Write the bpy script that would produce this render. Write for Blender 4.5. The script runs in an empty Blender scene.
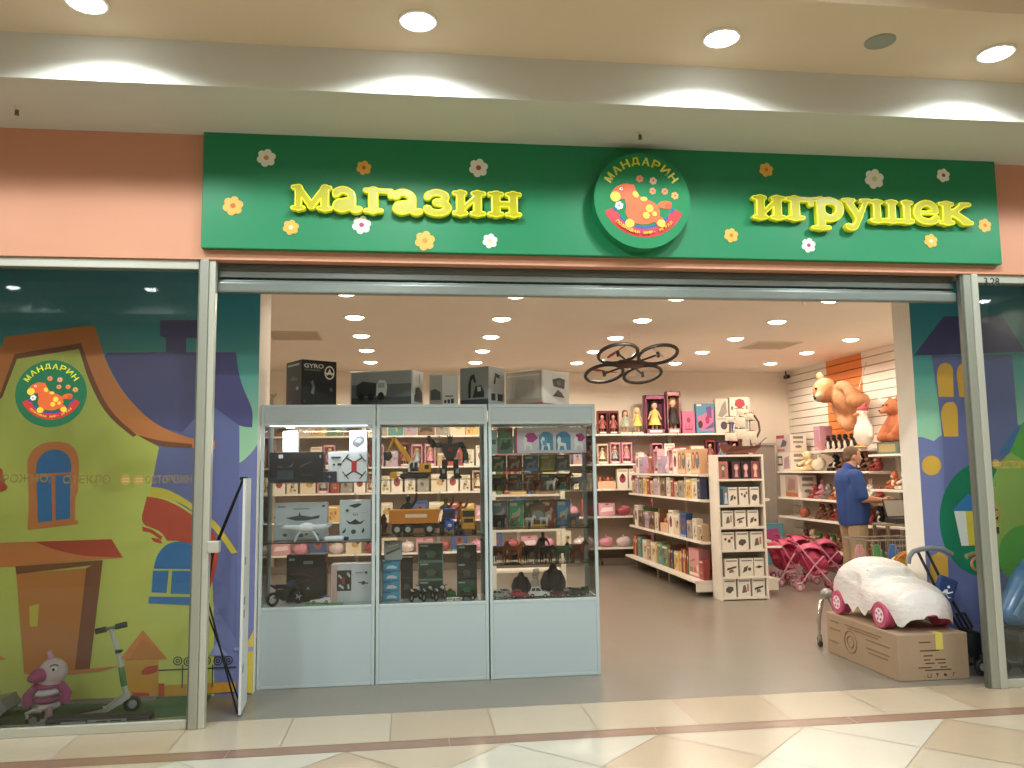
WSHOP, WMALL, WMID = 66, 112, 165
import bpy, bmesh, math, random
import numpy as np
from mathutils import Vector, Matrix, noise
random.seed(7)
C = bpy.context.scene.collection
sc = bpy.context.scene
PI = math.pi

# ------------------------------------------------------------------ materials
def lin(h):
    h = h.lstrip('#')
    v = [int(h[i:i+2], 16)/255 for i in (0, 2, 4)]
    return tuple(c/12.92 if c <= .04045 else ((c+.055)/1.055)**2.4 for c in v) + (1,)
_M = {}
SATF = [1.0]
def mat(col, rough=.55, metal=0, emit=0, var=.07, scale=9, bump=0, trans=0, coat=0):
    key = (col, rough, metal, emit, var, scale, bump, trans, coat, SATF[0])
    if key in _M: return _M[key]
    m = bpy.data.materials.new('mat_'+col.strip('#')); m.use_nodes = True
    nt = m.node_tree; N = nt.nodes; b = N['Principled BSDF']
    c = lin(col); L = .3*c[0]+.59*c[1]+.11*c[2]; c = tuple(L+(x-L)*SATF[0] for x in c[:3])+(1,)
    b.inputs['Roughness'].default_value = rough
    b.inputs['Metallic'].default_value = metal
    b.inputs['Coat Weight'].default_value = coat
    b.inputs['Transmission Weight'].default_value = trans
    if emit:
        b.inputs['Base Color'].default_value = c
        b.inputs['Emission Color'].default_value = c
        b.inputs['Emission Strength'].default_value = emit
    else:
        tc = N.new('ShaderNodeTexCoord'); no = N.new('ShaderNodeTexNoise')
        no.inputs['Scale'].default_value = scale; no.inputs['Detail'].default_value = 3
        nt.links.new(tc.outputs['Object'], no.inputs['Vector'])
        mx = N.new('ShaderNodeMix'); mx.data_type = 'RGBA'
        mx.inputs[6].default_value = tuple(min(1, x*(1-var)) for x in c[:3])+(1,)
        mx.inputs[7].default_value = tuple(min(1, x*(1+var)) for x in c[:3])+(1,)
        nt.links.new(no.outputs['Fac'], mx.inputs[0])
        nt.links.new(mx.outputs[2], b.inputs['Base Color'])
        if bump:
            bp = N.new('ShaderNodeBump'); bp.inputs['Strength'].default_value = bump; bp.inputs['Distance'].default_value = .01
            nt.links.new(no.outputs['Fac'], bp.inputs['Height']); nt.links.new(bp.outputs['Normal'], b.inputs['Normal'])
    _M[key] = m
    return m
def glass_mat(name, tint=(.93, .97, .96), refl=1.5):
    if name in _M: return _M[name]
    m = bpy.data.materials.new(name); m.use_nodes = True
    nt = m.node_tree; N = nt.nodes; N.remove(N['Principled BSDF'])
    tr = N.new('ShaderNodeBsdfTransparent'); tr.inputs[0].default_value = tint+(1,)
    gl = N.new('ShaderNodeBsdfGlossy'); gl.inputs['Roughness'].default_value = .02
    fr = N.new('ShaderNodeFresnel'); fr.inputs['IOR'].default_value = refl
    mx = N.new('ShaderNodeMixShader')
    nt.links.new(fr.outputs[0], mx.inputs[0]); nt.links.new(tr.outputs[0], mx.inputs[1]); nt.links.new(gl.outputs[0], mx.inputs[2])
    nt.links.new(mx.outputs[0], N['Material Output'].inputs[0])
    _M[name] = m
    return m
def film_mat(name, col, alpha):
    if name in _M: return _M[name]
    m = bpy.data.materials.new(name); m.use_nodes = True
    nt = m.node_tree; N = nt.nodes; b = N['Principled BSDF']
    b.inputs['Base Color'].default_value = lin(col); b.inputs['Roughness'].default_value = .3
    no = N.new('ShaderNodeTexNoise'); no.inputs['Scale'].default_value = 14; no.inputs['Detail'].default_value = 4
    bp = N.new('ShaderNodeBump'); bp.inputs['Strength'].default_value = .5; bp.inputs['Distance'].default_value = .02
    nt.links.new(no.outputs['Fac'], bp.inputs['Height']); nt.links.new(bp.outputs['Normal'], b.inputs['Normal'])
    tr = N.new('ShaderNodeBsdfTransparent'); mx = N.new('ShaderNodeMixShader'); mx.inputs[0].default_value = alpha
    nt.links.new(tr.outputs[0], mx.inputs[1]); nt.links.new(b.outputs[0], mx.inputs[2])
    nt.links.new(mx.outputs[0], N['Material Output'].inputs[0])
    _M[name] = m
    return m
def gradient_mat(name, stops, z0, z1, rough=.45):
    m = bpy.data.materials.new(name); m.use_nodes = True
    nt = m.node_tree; N = nt.nodes; b = N['Principled BSDF']; b.inputs['Roughness'].default_value = rough
    tc = N.new('ShaderNodeTexCoord'); sp = N.new('ShaderNodeSeparateXYZ'); mr = N.new('ShaderNodeMapRange')
    mr.inputs[1].default_value = z0; mr.inputs[2].default_value = z1
    cr = N.new('ShaderNodeValToRGB'); e = cr.color_ramp.elements
    e[0].position = stops[0][0]; e[0].color = lin(stops[0][1]); e[1].position = stops[-1][0]; e[1].color = lin(stops[-1][1])
    for p, c in stops[1:-1]:
        x = e.new(p); x.color = lin(c)
    nt.links.new(tc.outputs['Object'], sp.inputs[0]); nt.links.new(sp.outputs['Z'], mr.inputs[0])
    nt.links.new(mr.outputs[0], cr.inputs[0]); nt.links.new(cr.outputs[0], b.inputs['Base Color'])
    return m
def M(x, **k): return x if not isinstance(x, str) else mat(x, **k)

# ------------------------------------------------------------------ mesh builder
class B:
    def __init__(s): s.bm = bmesh.new(); s.mats = []; s.sm = False
    def mi(s, m):
        m = M(m)
        if m not in s.mats: s.mats.append(m)
        return s.mats.index(m)
    def _fin(s, verts, m, mtx=None, smooth=False):
        if mtx is not None: bmesh.ops.transform(s.bm, matrix=mtx, verts=verts)
        i = s.mi(m)
        fs = set(f for v in verts for f in v.link_faces)
        for f in fs: f.material_index = i; f.smooth = smooth
        return verts
    def box(s, c, d, m, rz=0, bev=0, rot=None):
        r = bmesh.ops.create_cube(s.bm, size=1); vs = r['verts']
        bmesh.ops.scale(s.bm, vec=d, verts=vs)
        if bev:
            es = list(set(e for v in vs for e in v.link_edges))
            q = bmesh.ops.bevel(s.bm, geom=es, offset=bev, segments=2, affect='EDGES', profile=.5)
            vs = list(set(q['verts']) | set(v for v in vs if v.is_valid))
        R = (rot.to_matrix().to_4x4() if rot is not None else Matrix.Rotation(rz, 4, 'Z'))
        return s._fin(vs, m, Matrix.Translation(c) @ R)
    def box2(s, lo, hi, m, bev=0):
        return s.box([(a+b)/2 for a, b in zip(lo, hi)], [b-a for a, b in zip(lo, hi)], m, bev=bev)
    def cone(s, p, q, r1, r2, m, n=12):
        p = Vector(p); q = Vector(q); d = q-p
        r = bmesh.ops.create_cone(s.bm, cap_ends=True, segments=n, radius1=r1, radius2=r2, depth=d.length)
        return s._fin(r['verts'], m, Matrix.Translation((p+q)/2) @ d.to_track_quat('Z', 'Y').to_matrix().to_4x4(), True)
    def cyl(s, p, q, r, m, n=12): return s.cone(p, q, r, r, m, n)
    def ell(s, c, r, m, rot=None, u=14, v=9):
        if not hasattr(r, '__len__'): r = (r, r, r)
        g = bmesh.ops.create_uvsphere(s.bm, u_segments=u, v_segments=v, radius=1)
        R = rot.to_matrix().to_4x4() if rot is not None else Matrix()
        return s._fin(g['verts'], m, Matrix.Translation(c) @ R @ Matrix.Diagonal((*r, 1)), True)
    def cap(s, p, q, r1, r2, m, n=12):        # tapered limb: cone with round ends
        s.ell(p, r1, m, u=n, v=8); s.ell(q, r2, m, u=n, v=8)
        if (Vector(p)-Vector(q)).length > 1e-4: s.cone(p, q, r1, r2, m, n)
    def limb(s, pts, rs, m, n=12):
        for a, b, x, y in zip(pts, pts[1:], rs, rs[1:]): s.cap(a, b, x, y, m, n)
    def poly(s, pts, m):
        vs = [s.bm.verts.new(p) for p in pts]
        f = s.bm.faces.new(vs); f.material_index = s.mi(m); f.normal_update()
        return f
    def prism(s, pts, y0, y1, m):             # outline in XZ, extruded along y
        a = sum(p[0]*q[1]-q[0]*p[1] for p, q in zip(pts, pts[1:]+pts[:1]))
        if a < 0: pts = pts[::-1]
        i = s.mi(m)
        A = [s.bm.verts.new((p[0], y0, p[1])) for p in pts]; D = [s.bm.verts.new((p[0], y1, p[1])) for p in pts]
        fs = [s.bm.faces.new(A), s.bm.faces.new(D[::-1])]
        n = len(pts)
        for k in range(n): fs.append(s.bm.faces.new([A[k], D[k], D[(k+1) % n], A[(k+1) % n]]))
        for f in fs: f.material_index = i
        return A+D
    def prismx(s, pts, x0, x1, m):            # outline in YZ, extruded along x
        vs = s.prism(pts, x0, x1, m)
        for v in vs: v.co = Vector((v.co.y, v.co.x, v.co.z))
        bmesh.ops.reverse_faces(s.bm, faces=list(set(f for v in vs for f in v.link_faces)))
        return vs
    def tube(s, pts, r, m, n=8, closed=False):
        pts = [Vector(p) for p in pts]; i = s.mi(m); rings = []
        L = len(pts); up = None
        for k in range(L):
            if closed: t = pts[(k+1) % L]-pts[k-1]
            else: t = pts[min(k+1, L-1)]-pts[max(k-1, 0)]
            t.normalize()
            if up is None:
                up = Vector((0, 0, 1)) if abs(t.z) < .9 else Vector((1, 0, 0))
            a = t.cross(up)
            if a.length < 1e-4: a = t.cross(Vector((0, 1, 0)))
            a.normalize(); b = a.cross(t); b.normalize(); up = b
            rings.append([s.bm.verts.new(pts[k]+a*r*math.cos(2*PI*j/n)+b*r*math.sin(2*PI*j/n)) for j in range(n)])
        R = range(L) if closed else range(L-1)
        for k in R:
            A, D = rings[k], rings[(k+1) % L]
            for j in range(n):
                f = s.bm.faces.new([A[j], A[(j+1) % n], D[(j+1) % n], D[j]]); f.material_index = i; f.smooth = True
        if not closed:
            for g in (rings[0][::-1], rings[-1]):
                f = s.bm.faces.new(g); f.material_index = i
        return [v for g in rings for v in g]
    def ring(s, c, R, r, m, axis='Z', n=24, k=6, sx=1, sy=1):
        pts = []
        for j in range(n):
            a = 2*PI*j/n; x, y = R*sx*math.cos(a), R*sy*math.sin(a)
            p = {'Z': (x, y, 0), 'Y': (x, 0, y), 'X': (0, x, y)}[axis]
            pts.append(Vector(c)+Vector(p))
        return s.tube(pts, r, m, k, True)
    def lathe(s, prof, m, c=(0, 0, 0), n=16):
        i = s.mi(m); rings = []
        for r, z in prof: rings.append([s.bm.verts.new((c[0]+r*math.cos(2*PI*j/n), c[1]+r*math.sin(2*PI*j/n), c[2]+z)) for j in range(n)])
        for A, D in zip(rings, rings[1:]):
            for j in range(n):
                f = s.bm.faces.new([A[j], A[(j+1) % n], D[(j+1) % n], D[j]]); f.material_index = i; f.smooth = True
        f = s.bm.faces.new(rings[0][::-1]); f.material_index = i
        f = s.bm.faces.new(rings[-1]); f.material_index = i
    def text(s, body, h, at, m, depth=.002, width=None, rot=0, bold=.0, align='CENTER', face='-Y', italic=0):
        vs, fs = text_geo(body, depth, bold)
        if not vs: return
        xs = [v[0] for v in vs]; ys = [v[1] for v in vs]
        hh = max(ys)-min(ys); w = max(xs)-min(xs); k = h/max(hh, 1e-6); kx = k if width is None else width/max(w, 1e-6)
        cx = (max(xs)+min(xs))/2 if align == 'CENTER' else min(xs); cy = (max(ys)+min(ys))/2
        i = s.mi(m); nv = []
        cr, sr = math.cos(rot), math.sin(rot)
        for x, y, z in vs:
            a, b = (x-cx)*kx, (y-cy)*k; a, b = a*cr-b*sr, a*sr+b*cr
            if face == '-Y': p = (at[0]+a, at[1]-z, at[2]+b)
            else: p = (at[0]-z, at[1]-a, at[2]+b)     # '-X'
            nv.append(s.bm.verts.new(p))
        for f in fs:
            try:
                g = s.bm.faces.new([nv[j] for j in f]); g.material_index = i
            except ValueError: pass
    def build(s, name, parent=None, angle=40, loc=None):
        me = bpy.data.meshes.new(name)
        if not s.mats: s.mats.append(mat('#888888'))
        s.bm.normal_update(); s.bm.to_mesh(me); s.bm.free()
        for m in s.mats: me.materials.append(m)
        if any(p.use_smooth for p in me.polygons): me.set_sharp_from_angle(angle=math.radians(angle))
        o = bpy.data.objects.new(name, me); C.objects.link(o)
        if parent: o.parent = parent
        if loc is not None: o.location = loc
        return o
    def fuse(s, name, parent=None, voxel=.01, smooth=3, angle=180, disp=None):
        # one continuous skin over everything added so far
        o = s.build(name+'_raw')
        r = o.modifiers.new('r', 'REMESH'); r.mode = 'VOXEL'; r.voxel_size = voxel; r.use_smooth_shade = True
        if smooth:
            q = o.modifiers.new('s', 'SMOOTH'); q.iterations = smooth; q.factor = .5
        dg = bpy.context.evaluated_depsgraph_get()
        me = bpy.data.meshes.new_from_object(o.evaluated_get(dg))
        mts = list(o.data.materials); old = o.data
        bpy.data.objects.remove(o); bpy.data.meshes.remove(old)
        me.name = name; me.materials.clear(); me.materials.append(mts[0])
        for p in me.polygons: p.use_smooth = True; p.material_index = 0
        if disp:
            for v in me.vertices: v.co += v.normal*disp(v.co)
        o = bpy.data.objects.new(name, me); C.objects.link(o)
        if parent: o.parent = parent
        return o
_T = {}
def text_geo(body, depth, bold):
    key = (body, depth, bold)
    if key not in _T:
        cu = bpy.data.curves.new('t', 'FONT'); cu.body = body; cu.extrude = depth/2/1.0; cu.offset = bold; cu.resolution_u = 3
        cu.size = 1
        o = bpy.data.objects.new('t', cu); C.objects.link(o)
        dg = bpy.context.evaluated_depsgraph_get()
        me = bpy.data.meshes.new_from_object(o.evaluated_get(dg))
        _T[key] = ([tuple(v.co) for v in me.vertices], [tuple(p.vertices) for p in me.polygons])
        bpy.data.objects.remove(o); bpy.data.curves.remove(cu); bpy.data.meshes.remove(me)
    return _T[key]

def tag(o, label=None, cat=None, group=None, kind=None):
    if label: o['label'] = label
    if cat: o['category'] = cat
    if group: o['group'] = group
    if kind: o['kind'] = kind
    return o
def thing(name, label, cat, loc=(0, 0, 0), rz=0, group=None):
    o = bpy.data.objects.new(name, None); C.objects.link(o); o.empty_display_size = .1
    o.location = loc; o.rotation_euler = (0, 0, rz)
    return tag(o, label, cat, group)
_K = {}
def kids(o):
    return [c for c in C.objects if c.parent == o]
def learn(root):
    _K[root.name] = [(c, kids(c)) for c in kids(root)]
def dup(root, loc, rz, label, group=None):
    if root.name not in _K: learn(root)
    r = root.copy(); C.objects.link(r); r.location = loc; r.rotation_euler = (0, 0, rz)
    if label: r['label'] = label
    if group: r['group'] = group
    for c, gs in _K[root.name]:
        d = c.copy(); C.objects.link(d); d.parent = r
        for g in gs:
            e = g.copy(); C.objects.link(e); e.parent = d
    return r
def struct(name, b, label=None):
    o = b.build(name); o['kind'] = 'structure'
    if label: o['label'] = label
    return o
ORD = 'first second third fourth fifth sixth seventh eighth ninth tenth eleventh twelfth thirteenth fourteenth fifteenth sixteenth seventeenth eighteenth nineteenth twentieth'.split()
ORD += ['twenty-'+x for x in ORD[:9]] + ['thirtieth'] + ['thirty-'+x for x in ORD[:9]] + ['fortieth'] + ['forty-'+x for x in ORD[:9]] + ['fiftieth'] + ['fifty-'+x for x in ORD[:9]] + ['sixtieth'] + ['sixty-'+x for x in ORD[:9]] + ['seventieth']

# ------------------------------------------------------------------ camera (solved from the photograph's perspective)
F, YAW, PITCH, ROLL = 812.46, -.1261, .1052, -.013
cam = bpy.data.cameras.new('camera'); camo = bpy.data.objects.new('camera', cam); C.objects.link(camo)
cam.sensor_width = 36; cam.lens = F/1024*36; cam.clip_start = .05; cam.clip_end = 60
cy, sy = math.cos(YAW), math.sin(YAW)
fw = Vector((-sy*math.cos(PITCH), cy*math.cos(PITCH), math.sin(PITCH))); rt = Vector((cy, sy, 0)); up = rt.cross(fw)
r2 = rt*math.cos(ROLL)+up*math.sin(ROLL); u2 = up*math.cos(ROLL)-rt*math.sin(ROLL)
camo.matrix_world = Matrix(((r2.x, u2.x, -fw.x, -.4201), (r2.y, u2.y, -fw.y, -5.1965), (r2.z, u2.z, -fw.z, 1.5086), (0, 0, 0, 1)))
sc.camera = camo
vs_ = sc.view_settings; vs_.view_transform = 'Standard'; vs_.look = 'None'; vs_.gamma = 1; vs_.use_curve_mapping = False
vs_.exposure = EXPOSURE = 0.0
sc.cycles.transparent_max_bounces = 40; sc.cycles.max_bounces = 8
w = bpy.data.worlds.new('world'); sc.world = w; w.use_nodes = True
w.node_tree.nodes['Background'].inputs[0].default_value = (.9, .95, 1, 1); w.node_tree.nodes['Background'].inputs[1].default_value = .03
MURAL_LEFT = [('hill',[(-1.624,1.567),(-1.54,1.637),(-1.431,1.713),(-1.386,-0.045),(-2.355,0.001),(-2.21,1.471)]),('purple',[(-2.382,2.043),(-2.528,1.89),(-2.205,1.333),(-1.608,0.366),(-1.612,1.814),(-1.652,2.372),(-2.239,2.369)]),('roof',[(-2.544,2.34),(-2.524,2.364),(-1.652,2.368),(-1.634,2.239),(-1.602,2.122),(-1.548,2.006),(-1.526,1.936),(-1.529,1.832),(-1.607,1.837),(-1.833,2.007),(-2.004,1.801),(-2.18,1.836),(-2.382,2.042),(-2.486,2.214)]),('roof',[(-2.178,2.598),(-1.905,2.601),(-1.902,2.471),(-1.998,2.47),(-1.995,2.363),(-2.13,2.362),(-2.134,2.469),(-2.175,2.483)]),('window',[(-1.818,1.605),(-1.805,1.632),(-1.791,1.597),(-1.792,1.367),(-1.819,1.361)]),('lime',[(-3.628,1.558),(-3.391,1.826),(-3.211,2.044),(-3.132,2.35),(-2.701,2.43),(-2.605,2.169),(-2.484,1.938),(-2.306,1.784),(-2.157,1.699),(-2.201,1.422),(-2.073,1.344),(-1.835,1.188),(-1.771,0.776),(-1.754,0.371),(-1.744,-0.028),(-3.537,-0.02)]),('orange',[(-3.647,1.895),(-3.466,2.031),(-3.31,2.224),(-3.228,2.377),(-3.2,2.468),(-2.65,2.554),(-2.613,2.551),(-2.522,2.261),(-2.382,2.043),(-2.182,1.846),(-1.937,1.753),(-1.781,1.738),(-1.78,1.681),(-1.935,1.69),(-2.157,1.699),(-2.306,1.784),(-2.484,1.938),(-2.605,2.169),(-2.701,2.43),(-3.132,2.35),(-3.211,2.044),(-3.391,1.826),(-3.573,1.692)]),('brown',[(-3.132,2.35),(-2.701,2.43),(-2.605,2.169),(-2.484,1.938),(-2.306,1.784),(-2.332,1.77),(-2.51,1.917),(-2.63,2.134),(-2.713,2.387),(-3.115,2.315),(-3.199,2.044),(-3.223,2.031)]),('brown',[(-2.306,1.784),(-2.157,1.699),(-1.935,1.69),(-1.936,1.718),(-2.152,1.741)]),('yellow',[(-2.206,1.424),(-2.116,1.413),(-2.001,1.358),(-1.886,1.274),(-1.812,1.221),(-1.728,1.135),(-1.61,0.96),(-1.65,0.952),(-1.757,1.108),(-1.85,1.192),(-1.977,1.299),(-2.114,1.353),(-2.195,1.356)]),('red',[(-2.226,1.357),(-2.136,1.344),(-2.022,1.295),(-1.907,1.216),(-1.803,1.144),(-1.735,1.042),(-1.744,0.876),(-1.796,0.698),(-1.861,0.764),(-1.901,0.996),(-1.992,1.049),(-2.082,1.051),(-2.125,1.116),(-2.242,1.165),(-2.257,1.212)]),('red',[(-2.251,1.151),(-2.192,1.136),(-2.115,1.081),(-2.123,1.056),(-2.196,1.113),(-2.245,1.119)]),('red',[(-2.19,1.076),(-2.132,1.066),(-2.113,1.033),(-2.171,1.044)]),('blue',[(-2.166,0.864),(-2.155,0.933),(-2.121,0.996),(-2.071,1.037),(-2.004,1.047),(-1.933,1.031),(-1.878,0.983),(-1.863,0.852)]),('blue',[(-2.17,0.851),(-2.065,0.848),(-2.076,0.698),(-2.174,0.705)]),('blue',[(-2.043,0.847),(-1.937,0.844),(-1.863,0.842),(-1.859,0.682),(-2.049,0.692)]),('blue',[(-2.189,0.678),(-1.858,0.663),(-1.857,0.604),(-2.194,0.633)]),('orange',[(-2.991,1.173),(-2.992,1.369),(-3.015,1.581),(-3.011,1.634),(-2.977,1.696),(-2.92,1.731),(-2.845,1.745),(-2.768,1.736),(-2.707,1.694),(-2.679,1.613),(-2.678,1.399),(-2.694,1.364),(-2.69,1.202),(-2.67,1.201),(-2.669,1.178),(-2.99,1.145)]),('blue',[(-2.956,1.522),(-2.956,1.598),(-2.925,1.658),(-2.868,1.69),(-2.809,1.689),(-2.753,1.653),(-2.729,1.596),(-2.728,1.531)]),('blue',[(-2.951,1.495),(-2.855,1.506),(-2.835,1.204),(-2.926,1.192)]),('blue',[(-2.83,1.51),(-2.731,1.519),(-2.721,1.216),(-2.813,1.206)]),('red',[(-3.188,1.566),(-3.168,1.552),(-3.164,1.484),(-3.13,1.437),(-3.142,1.416),(-3.217,1.391),(-3.225,1.553)]),('orange',[(-3.294,1.063),(-2.447,1.071),(-2.37,0.945),(-3.154,0.9),(-3.285,0.895)]),('red',[(-2.942,1.066),(-2.447,1.071),(-2.37,0.945),(-2.647,0.963),(-2.828,1.015)]),('brown',[(-3.056,0.904),(-2.499,0.931),(-2.502,0.906),(-3.047,0.853)]),('dooror',[(-3.047,0.853),(-2.603,0.88),(-2.649,0.209),(-2.968,0.2)]),('brown',[(-2.603,0.88),(-2.499,0.931),(-2.554,0.214),(-2.649,0.209)]),('yellow',[(-2.955,0.641),(-2.894,0.651),(-2.898,0.504),(-2.945,0.506)]),('orange',[(-2.968,0.2),(-2.649,0.209),(-2.371,0.225),(-2.46,0.199),(-2.681,0.181),(-2.879,0.174)]),('orange',[(-3.148,0.336),(-3.081,0.3),(-3.146,0.287)]),('gold',[(-2.332,0.265),(-2.113,0.256),(-2.106,0.019),(-2.308,0.028)]),('orange',[(-2.222,0.456),(-2.056,0.258),(-2.362,0.27)]),('dooror',[(-2.22,0.403),(-2.056,0.258),(-2.301,0.268)]),('red',[(-2.224,0.184),(-2.191,0.215),(-2.112,0.219),(-2.117,0.18),(-2.167,0.159),(-2.216,0.161)]),('red',[(-2.108,0.099),(-2.07,0.097),(-2.067,0.012),(-2.105,0.014)]),('red',[(-2.276,0.049),(-2.163,0.04),(-2.167,0.017),(-2.27,0.022)]),('gold',[(-2.069,0.086),(-1.602,0.088),(-1.6,0.023),(-2.067,0.012)]),('yellow',[(-1.551,0.307),(-1.448,0.428),(-1.389,0.407),(-1.382,0.004),(-1.538,0.02)]),('lilac',[(-1.621,0.317),(-1.434,0.319),(-1.434,0.286),(-1.616,0.298)]),('lilac',[(-1.782,0.27),(-1.733,0.361),(-1.654,0.265)])]
MURAL_RIGHT = [('hill',[(3.682,1.691),(3.745,1.738),(3.841,1.753),(4.791,1.851),(4.747,-0.481),(3.545,-0.421),(3.515,1.724),(3.583,1.724)]),('purple',[(3.711,2.378),(3.765,1.738),(3.694,0.279),(4.529,0.25),(4.42,1.058),(4.415,2.381)]),('roof',[(3.84,2.691),(4.354,2.697),(4.527,2.422),(4.521,2.407),(3.559,2.371)]),('window',[(3.749,2.04),(3.745,2.219),(3.758,2.277),(3.801,2.313),(3.85,2.313),(3.888,2.278),(3.877,2.039)]),('window',[(3.926,2.039),(3.915,2.219),(3.929,2.278),(3.963,2.309),(4.004,2.314),(4.046,2.278),(4.041,2.039)]),('window',[(3.771,1.726),(3.756,1.886),(3.77,1.959),(3.813,2.0),(3.872,2.0),(3.904,1.958),(3.893,1.725)]),('window',[(3.732,1.499),(3.723,1.469),(3.703,1.444),(3.674,1.427),(3.642,1.422),(3.61,1.428),(3.584,1.445),(3.567,1.471),(3.563,1.501),(3.571,1.53),(3.591,1.555),(3.62,1.572),(3.653,1.578),(3.685,1.571),(3.711,1.554),(3.728,1.529)]),('window',[(3.585,0.796),(3.664,0.832),(3.732,0.792),(3.724,0.568),(3.563,0.578)]),('dgreen',[(4.449,1.068),(4.417,0.929),(4.352,0.805),(4.258,0.708),(4.145,0.648),(4.026,0.629),(3.91,0.655),(3.809,0.72),(3.733,0.82),(3.689,0.945),(3.68,1.084),(3.709,1.222),(3.772,1.346),(3.865,1.445),(3.977,1.509),(4.098,1.53),(4.216,1.506),(4.32,1.439),(4.397,1.337),(4.442,1.209)]),('lgreen',[(4.69,1.134),(4.662,0.984),(4.608,0.85),(4.533,0.745),(4.445,0.679),(4.353,0.659),(4.265,0.684),(4.189,0.754),(4.134,0.862),(4.104,0.996),(4.101,1.145),(4.128,1.294),(4.181,1.429),(4.255,1.537),(4.343,1.606),(4.436,1.629),(4.526,1.604),(4.603,1.533),(4.66,1.423),(4.689,1.285)]),('bgreen',[(4.53,1.893),(4.795,1.892),(4.718,1.055),(4.579,1.452),(4.329,1.598),(4.396,1.773)]),('bgreen',[(4.606,0.783),(4.588,0.712),(4.551,0.648),(4.496,0.598),(4.431,0.567),(4.361,0.558),(4.293,0.572),(4.234,0.606),(4.19,0.658),(4.163,0.723),(4.158,0.795),(4.175,0.866),(4.212,0.93),(4.266,0.98),(4.331,1.012),(4.401,1.022),(4.47,1.009),(4.53,0.975),(4.575,0.922),(4.601,0.856)]),('sky',[(4.223,1.576),(4.36,1.757),(4.453,1.821),(4.329,1.598)]),('sky',[(3.796,1.148),(3.941,1.277),(4.05,1.19),(4.046,1.143)]),('blue',[(3.888,1.154),(3.969,1.258),(4.05,1.19),(4.046,1.143)]),('white',[(3.81,1.142),(3.908,1.14),(3.915,0.873),(3.853,0.874)]),('yellow',[(3.908,1.14),(4.046,1.143),(4.002,0.876),(3.915,0.873)])]
# ------------------------------------------------------------------ the setting
ZC, ZM = 3.10, 3.92           # shop ceiling, mall ceiling
PAINT = {'hill': '#7981b4', 'purple': '#6c74a8', 'roof': '#55568c', 'window': '#e0b04a', 'lime': '#d0d468', 'orange': '#e0864a', 'brown': '#8a5034',
         'yellow': '#dcc64a', 'red': '#c64a36', 'blue': '#2f7cc0', 'dooror': '#d0823f', 'gold': '#d69b3a', 'lilac': '#9aa2d4', 'dgreen': '#137a58',
         'lgreen': '#9abc5c', 'bgreen': '#5cae46', 'sky': '#3a78b4', 'white': '#dfe3dc'}
sky_print = gradient_mat('mural_sky', [(0, '#c4e6b8'), (.35, '#9ed2ae'), (.6, '#5fb0a8'), (.8, '#439cae'), (1, '#3892ae')], 1.2, 2.9)

# shop floor and mall floor
b = B(); b.box2((-3.6, .15, -.1), (6.2, 8.0, 0), mat('#7e776c', rough=.28, var=.10, scale=2.5)); struct('floor', b)
cream = mat('#b5a892', rough=.24, var=.05, scale=3); pale = mat('#bdb8a9', rough=.24, var=.05, scale=3)
sand = mat('#ae9c83', rough=.24, var=.06, scale=3); band = mat('#8a6d5b', rough=.24, var=.06, scale=4)
joint = mat('#9a8670', rough=.6)
def clip(poly, y):                     # keep the part with Y below y
    out = []
    for p, q in zip(poly, poly[1:]+poly[:1]):
        if p[1] <= y: out.append(p)
        if (p[1] < y) != (q[1] < y):
            t = (y-p[1])/(q[1]-p[1]); out.append((p[0]+t*(q[0]-p[0]), y))
    return out
b = B(); b.box2((-6, -6.7, -.1), (8.4, .15, -.002), joint)
g = .003
for i in range(-9, 15):
    x = -.53+.6*i
    b.poly([(x+g, -.395, 0), (x+.6-g, -.395, 0), (x+.6-g, .148, 0), (x+g, .148, 0)], cream if i % 3 else sand)
for i in range(-5, 8):
    x = -.2+1.2*i
    b.poly([(x+g, -.525, 0), (x+1.2-g, -.525, 0), (x+1.2-g, -.4, 0), (x+g, -.4, 0)], band)
s = .62
for i in range(-20, 21):
    for j in range(-20, 21):
        cx, cyy = .55+(i-j)*s*.7071, -.53-(i+j)*s*.7071
        if not (-6 < cx < 8.4 and -6.9 < cyy < .3): continue
        h = (s-2*g)*.7071
        p = clip([(cx+h, cyy), (cx, cyy+h), (cx-h, cyy), (cx, cyy-h)], -.53)
        if len(p) > 2: b.poly([(x, y, 0) for x, y in p], pale if i % 2 == 0 else (cream if j % 2 else sand))
o = struct('floor_mall', b)
bpy.context.view_layer.update()

# shop shell
plaster = mat('#e9e0d2', rough=.8, var=.03, scale=3)
b = B(); b.box2((-3.6, .2, ZC), (6.2, 8.0, ZC+.1), mat('#ece2d4', rough=.85, var=.03, scale=2)); struct('ceiling', b)
b = B(); b.box2((-3.7, 7.85, 0), (6.2, 8.0, ZC), plaster); struct('wall_back', b)
b = B(); b.box2((-3.75, .0, 0), (-3.6, 8.0, ZC), plaster); struct('wall_far_side', b)
# slatted display wall on the right: boards with open grooves, one orange stretch
b = B(); b.box2((6.0, .9, 0), (6.15, 7.85, ZC), mat('#6b5a48', rough=.8))
white = mat('#efe8dc', rough=.6, var=.03); oran = mat('#e58a45', rough=.6, var=.04)
z = .02
while z < ZC-.02:
    t = min(z+.108, ZC)
    for y0, y1, m in ((1.1, 5.545, white), (5.555, 6.535, oran), (6.545, 7.85, white)): b.box2((5.95, y0, z), (6.0, y1, t), m)
    z += .12
struct('wall_right', b)
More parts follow.
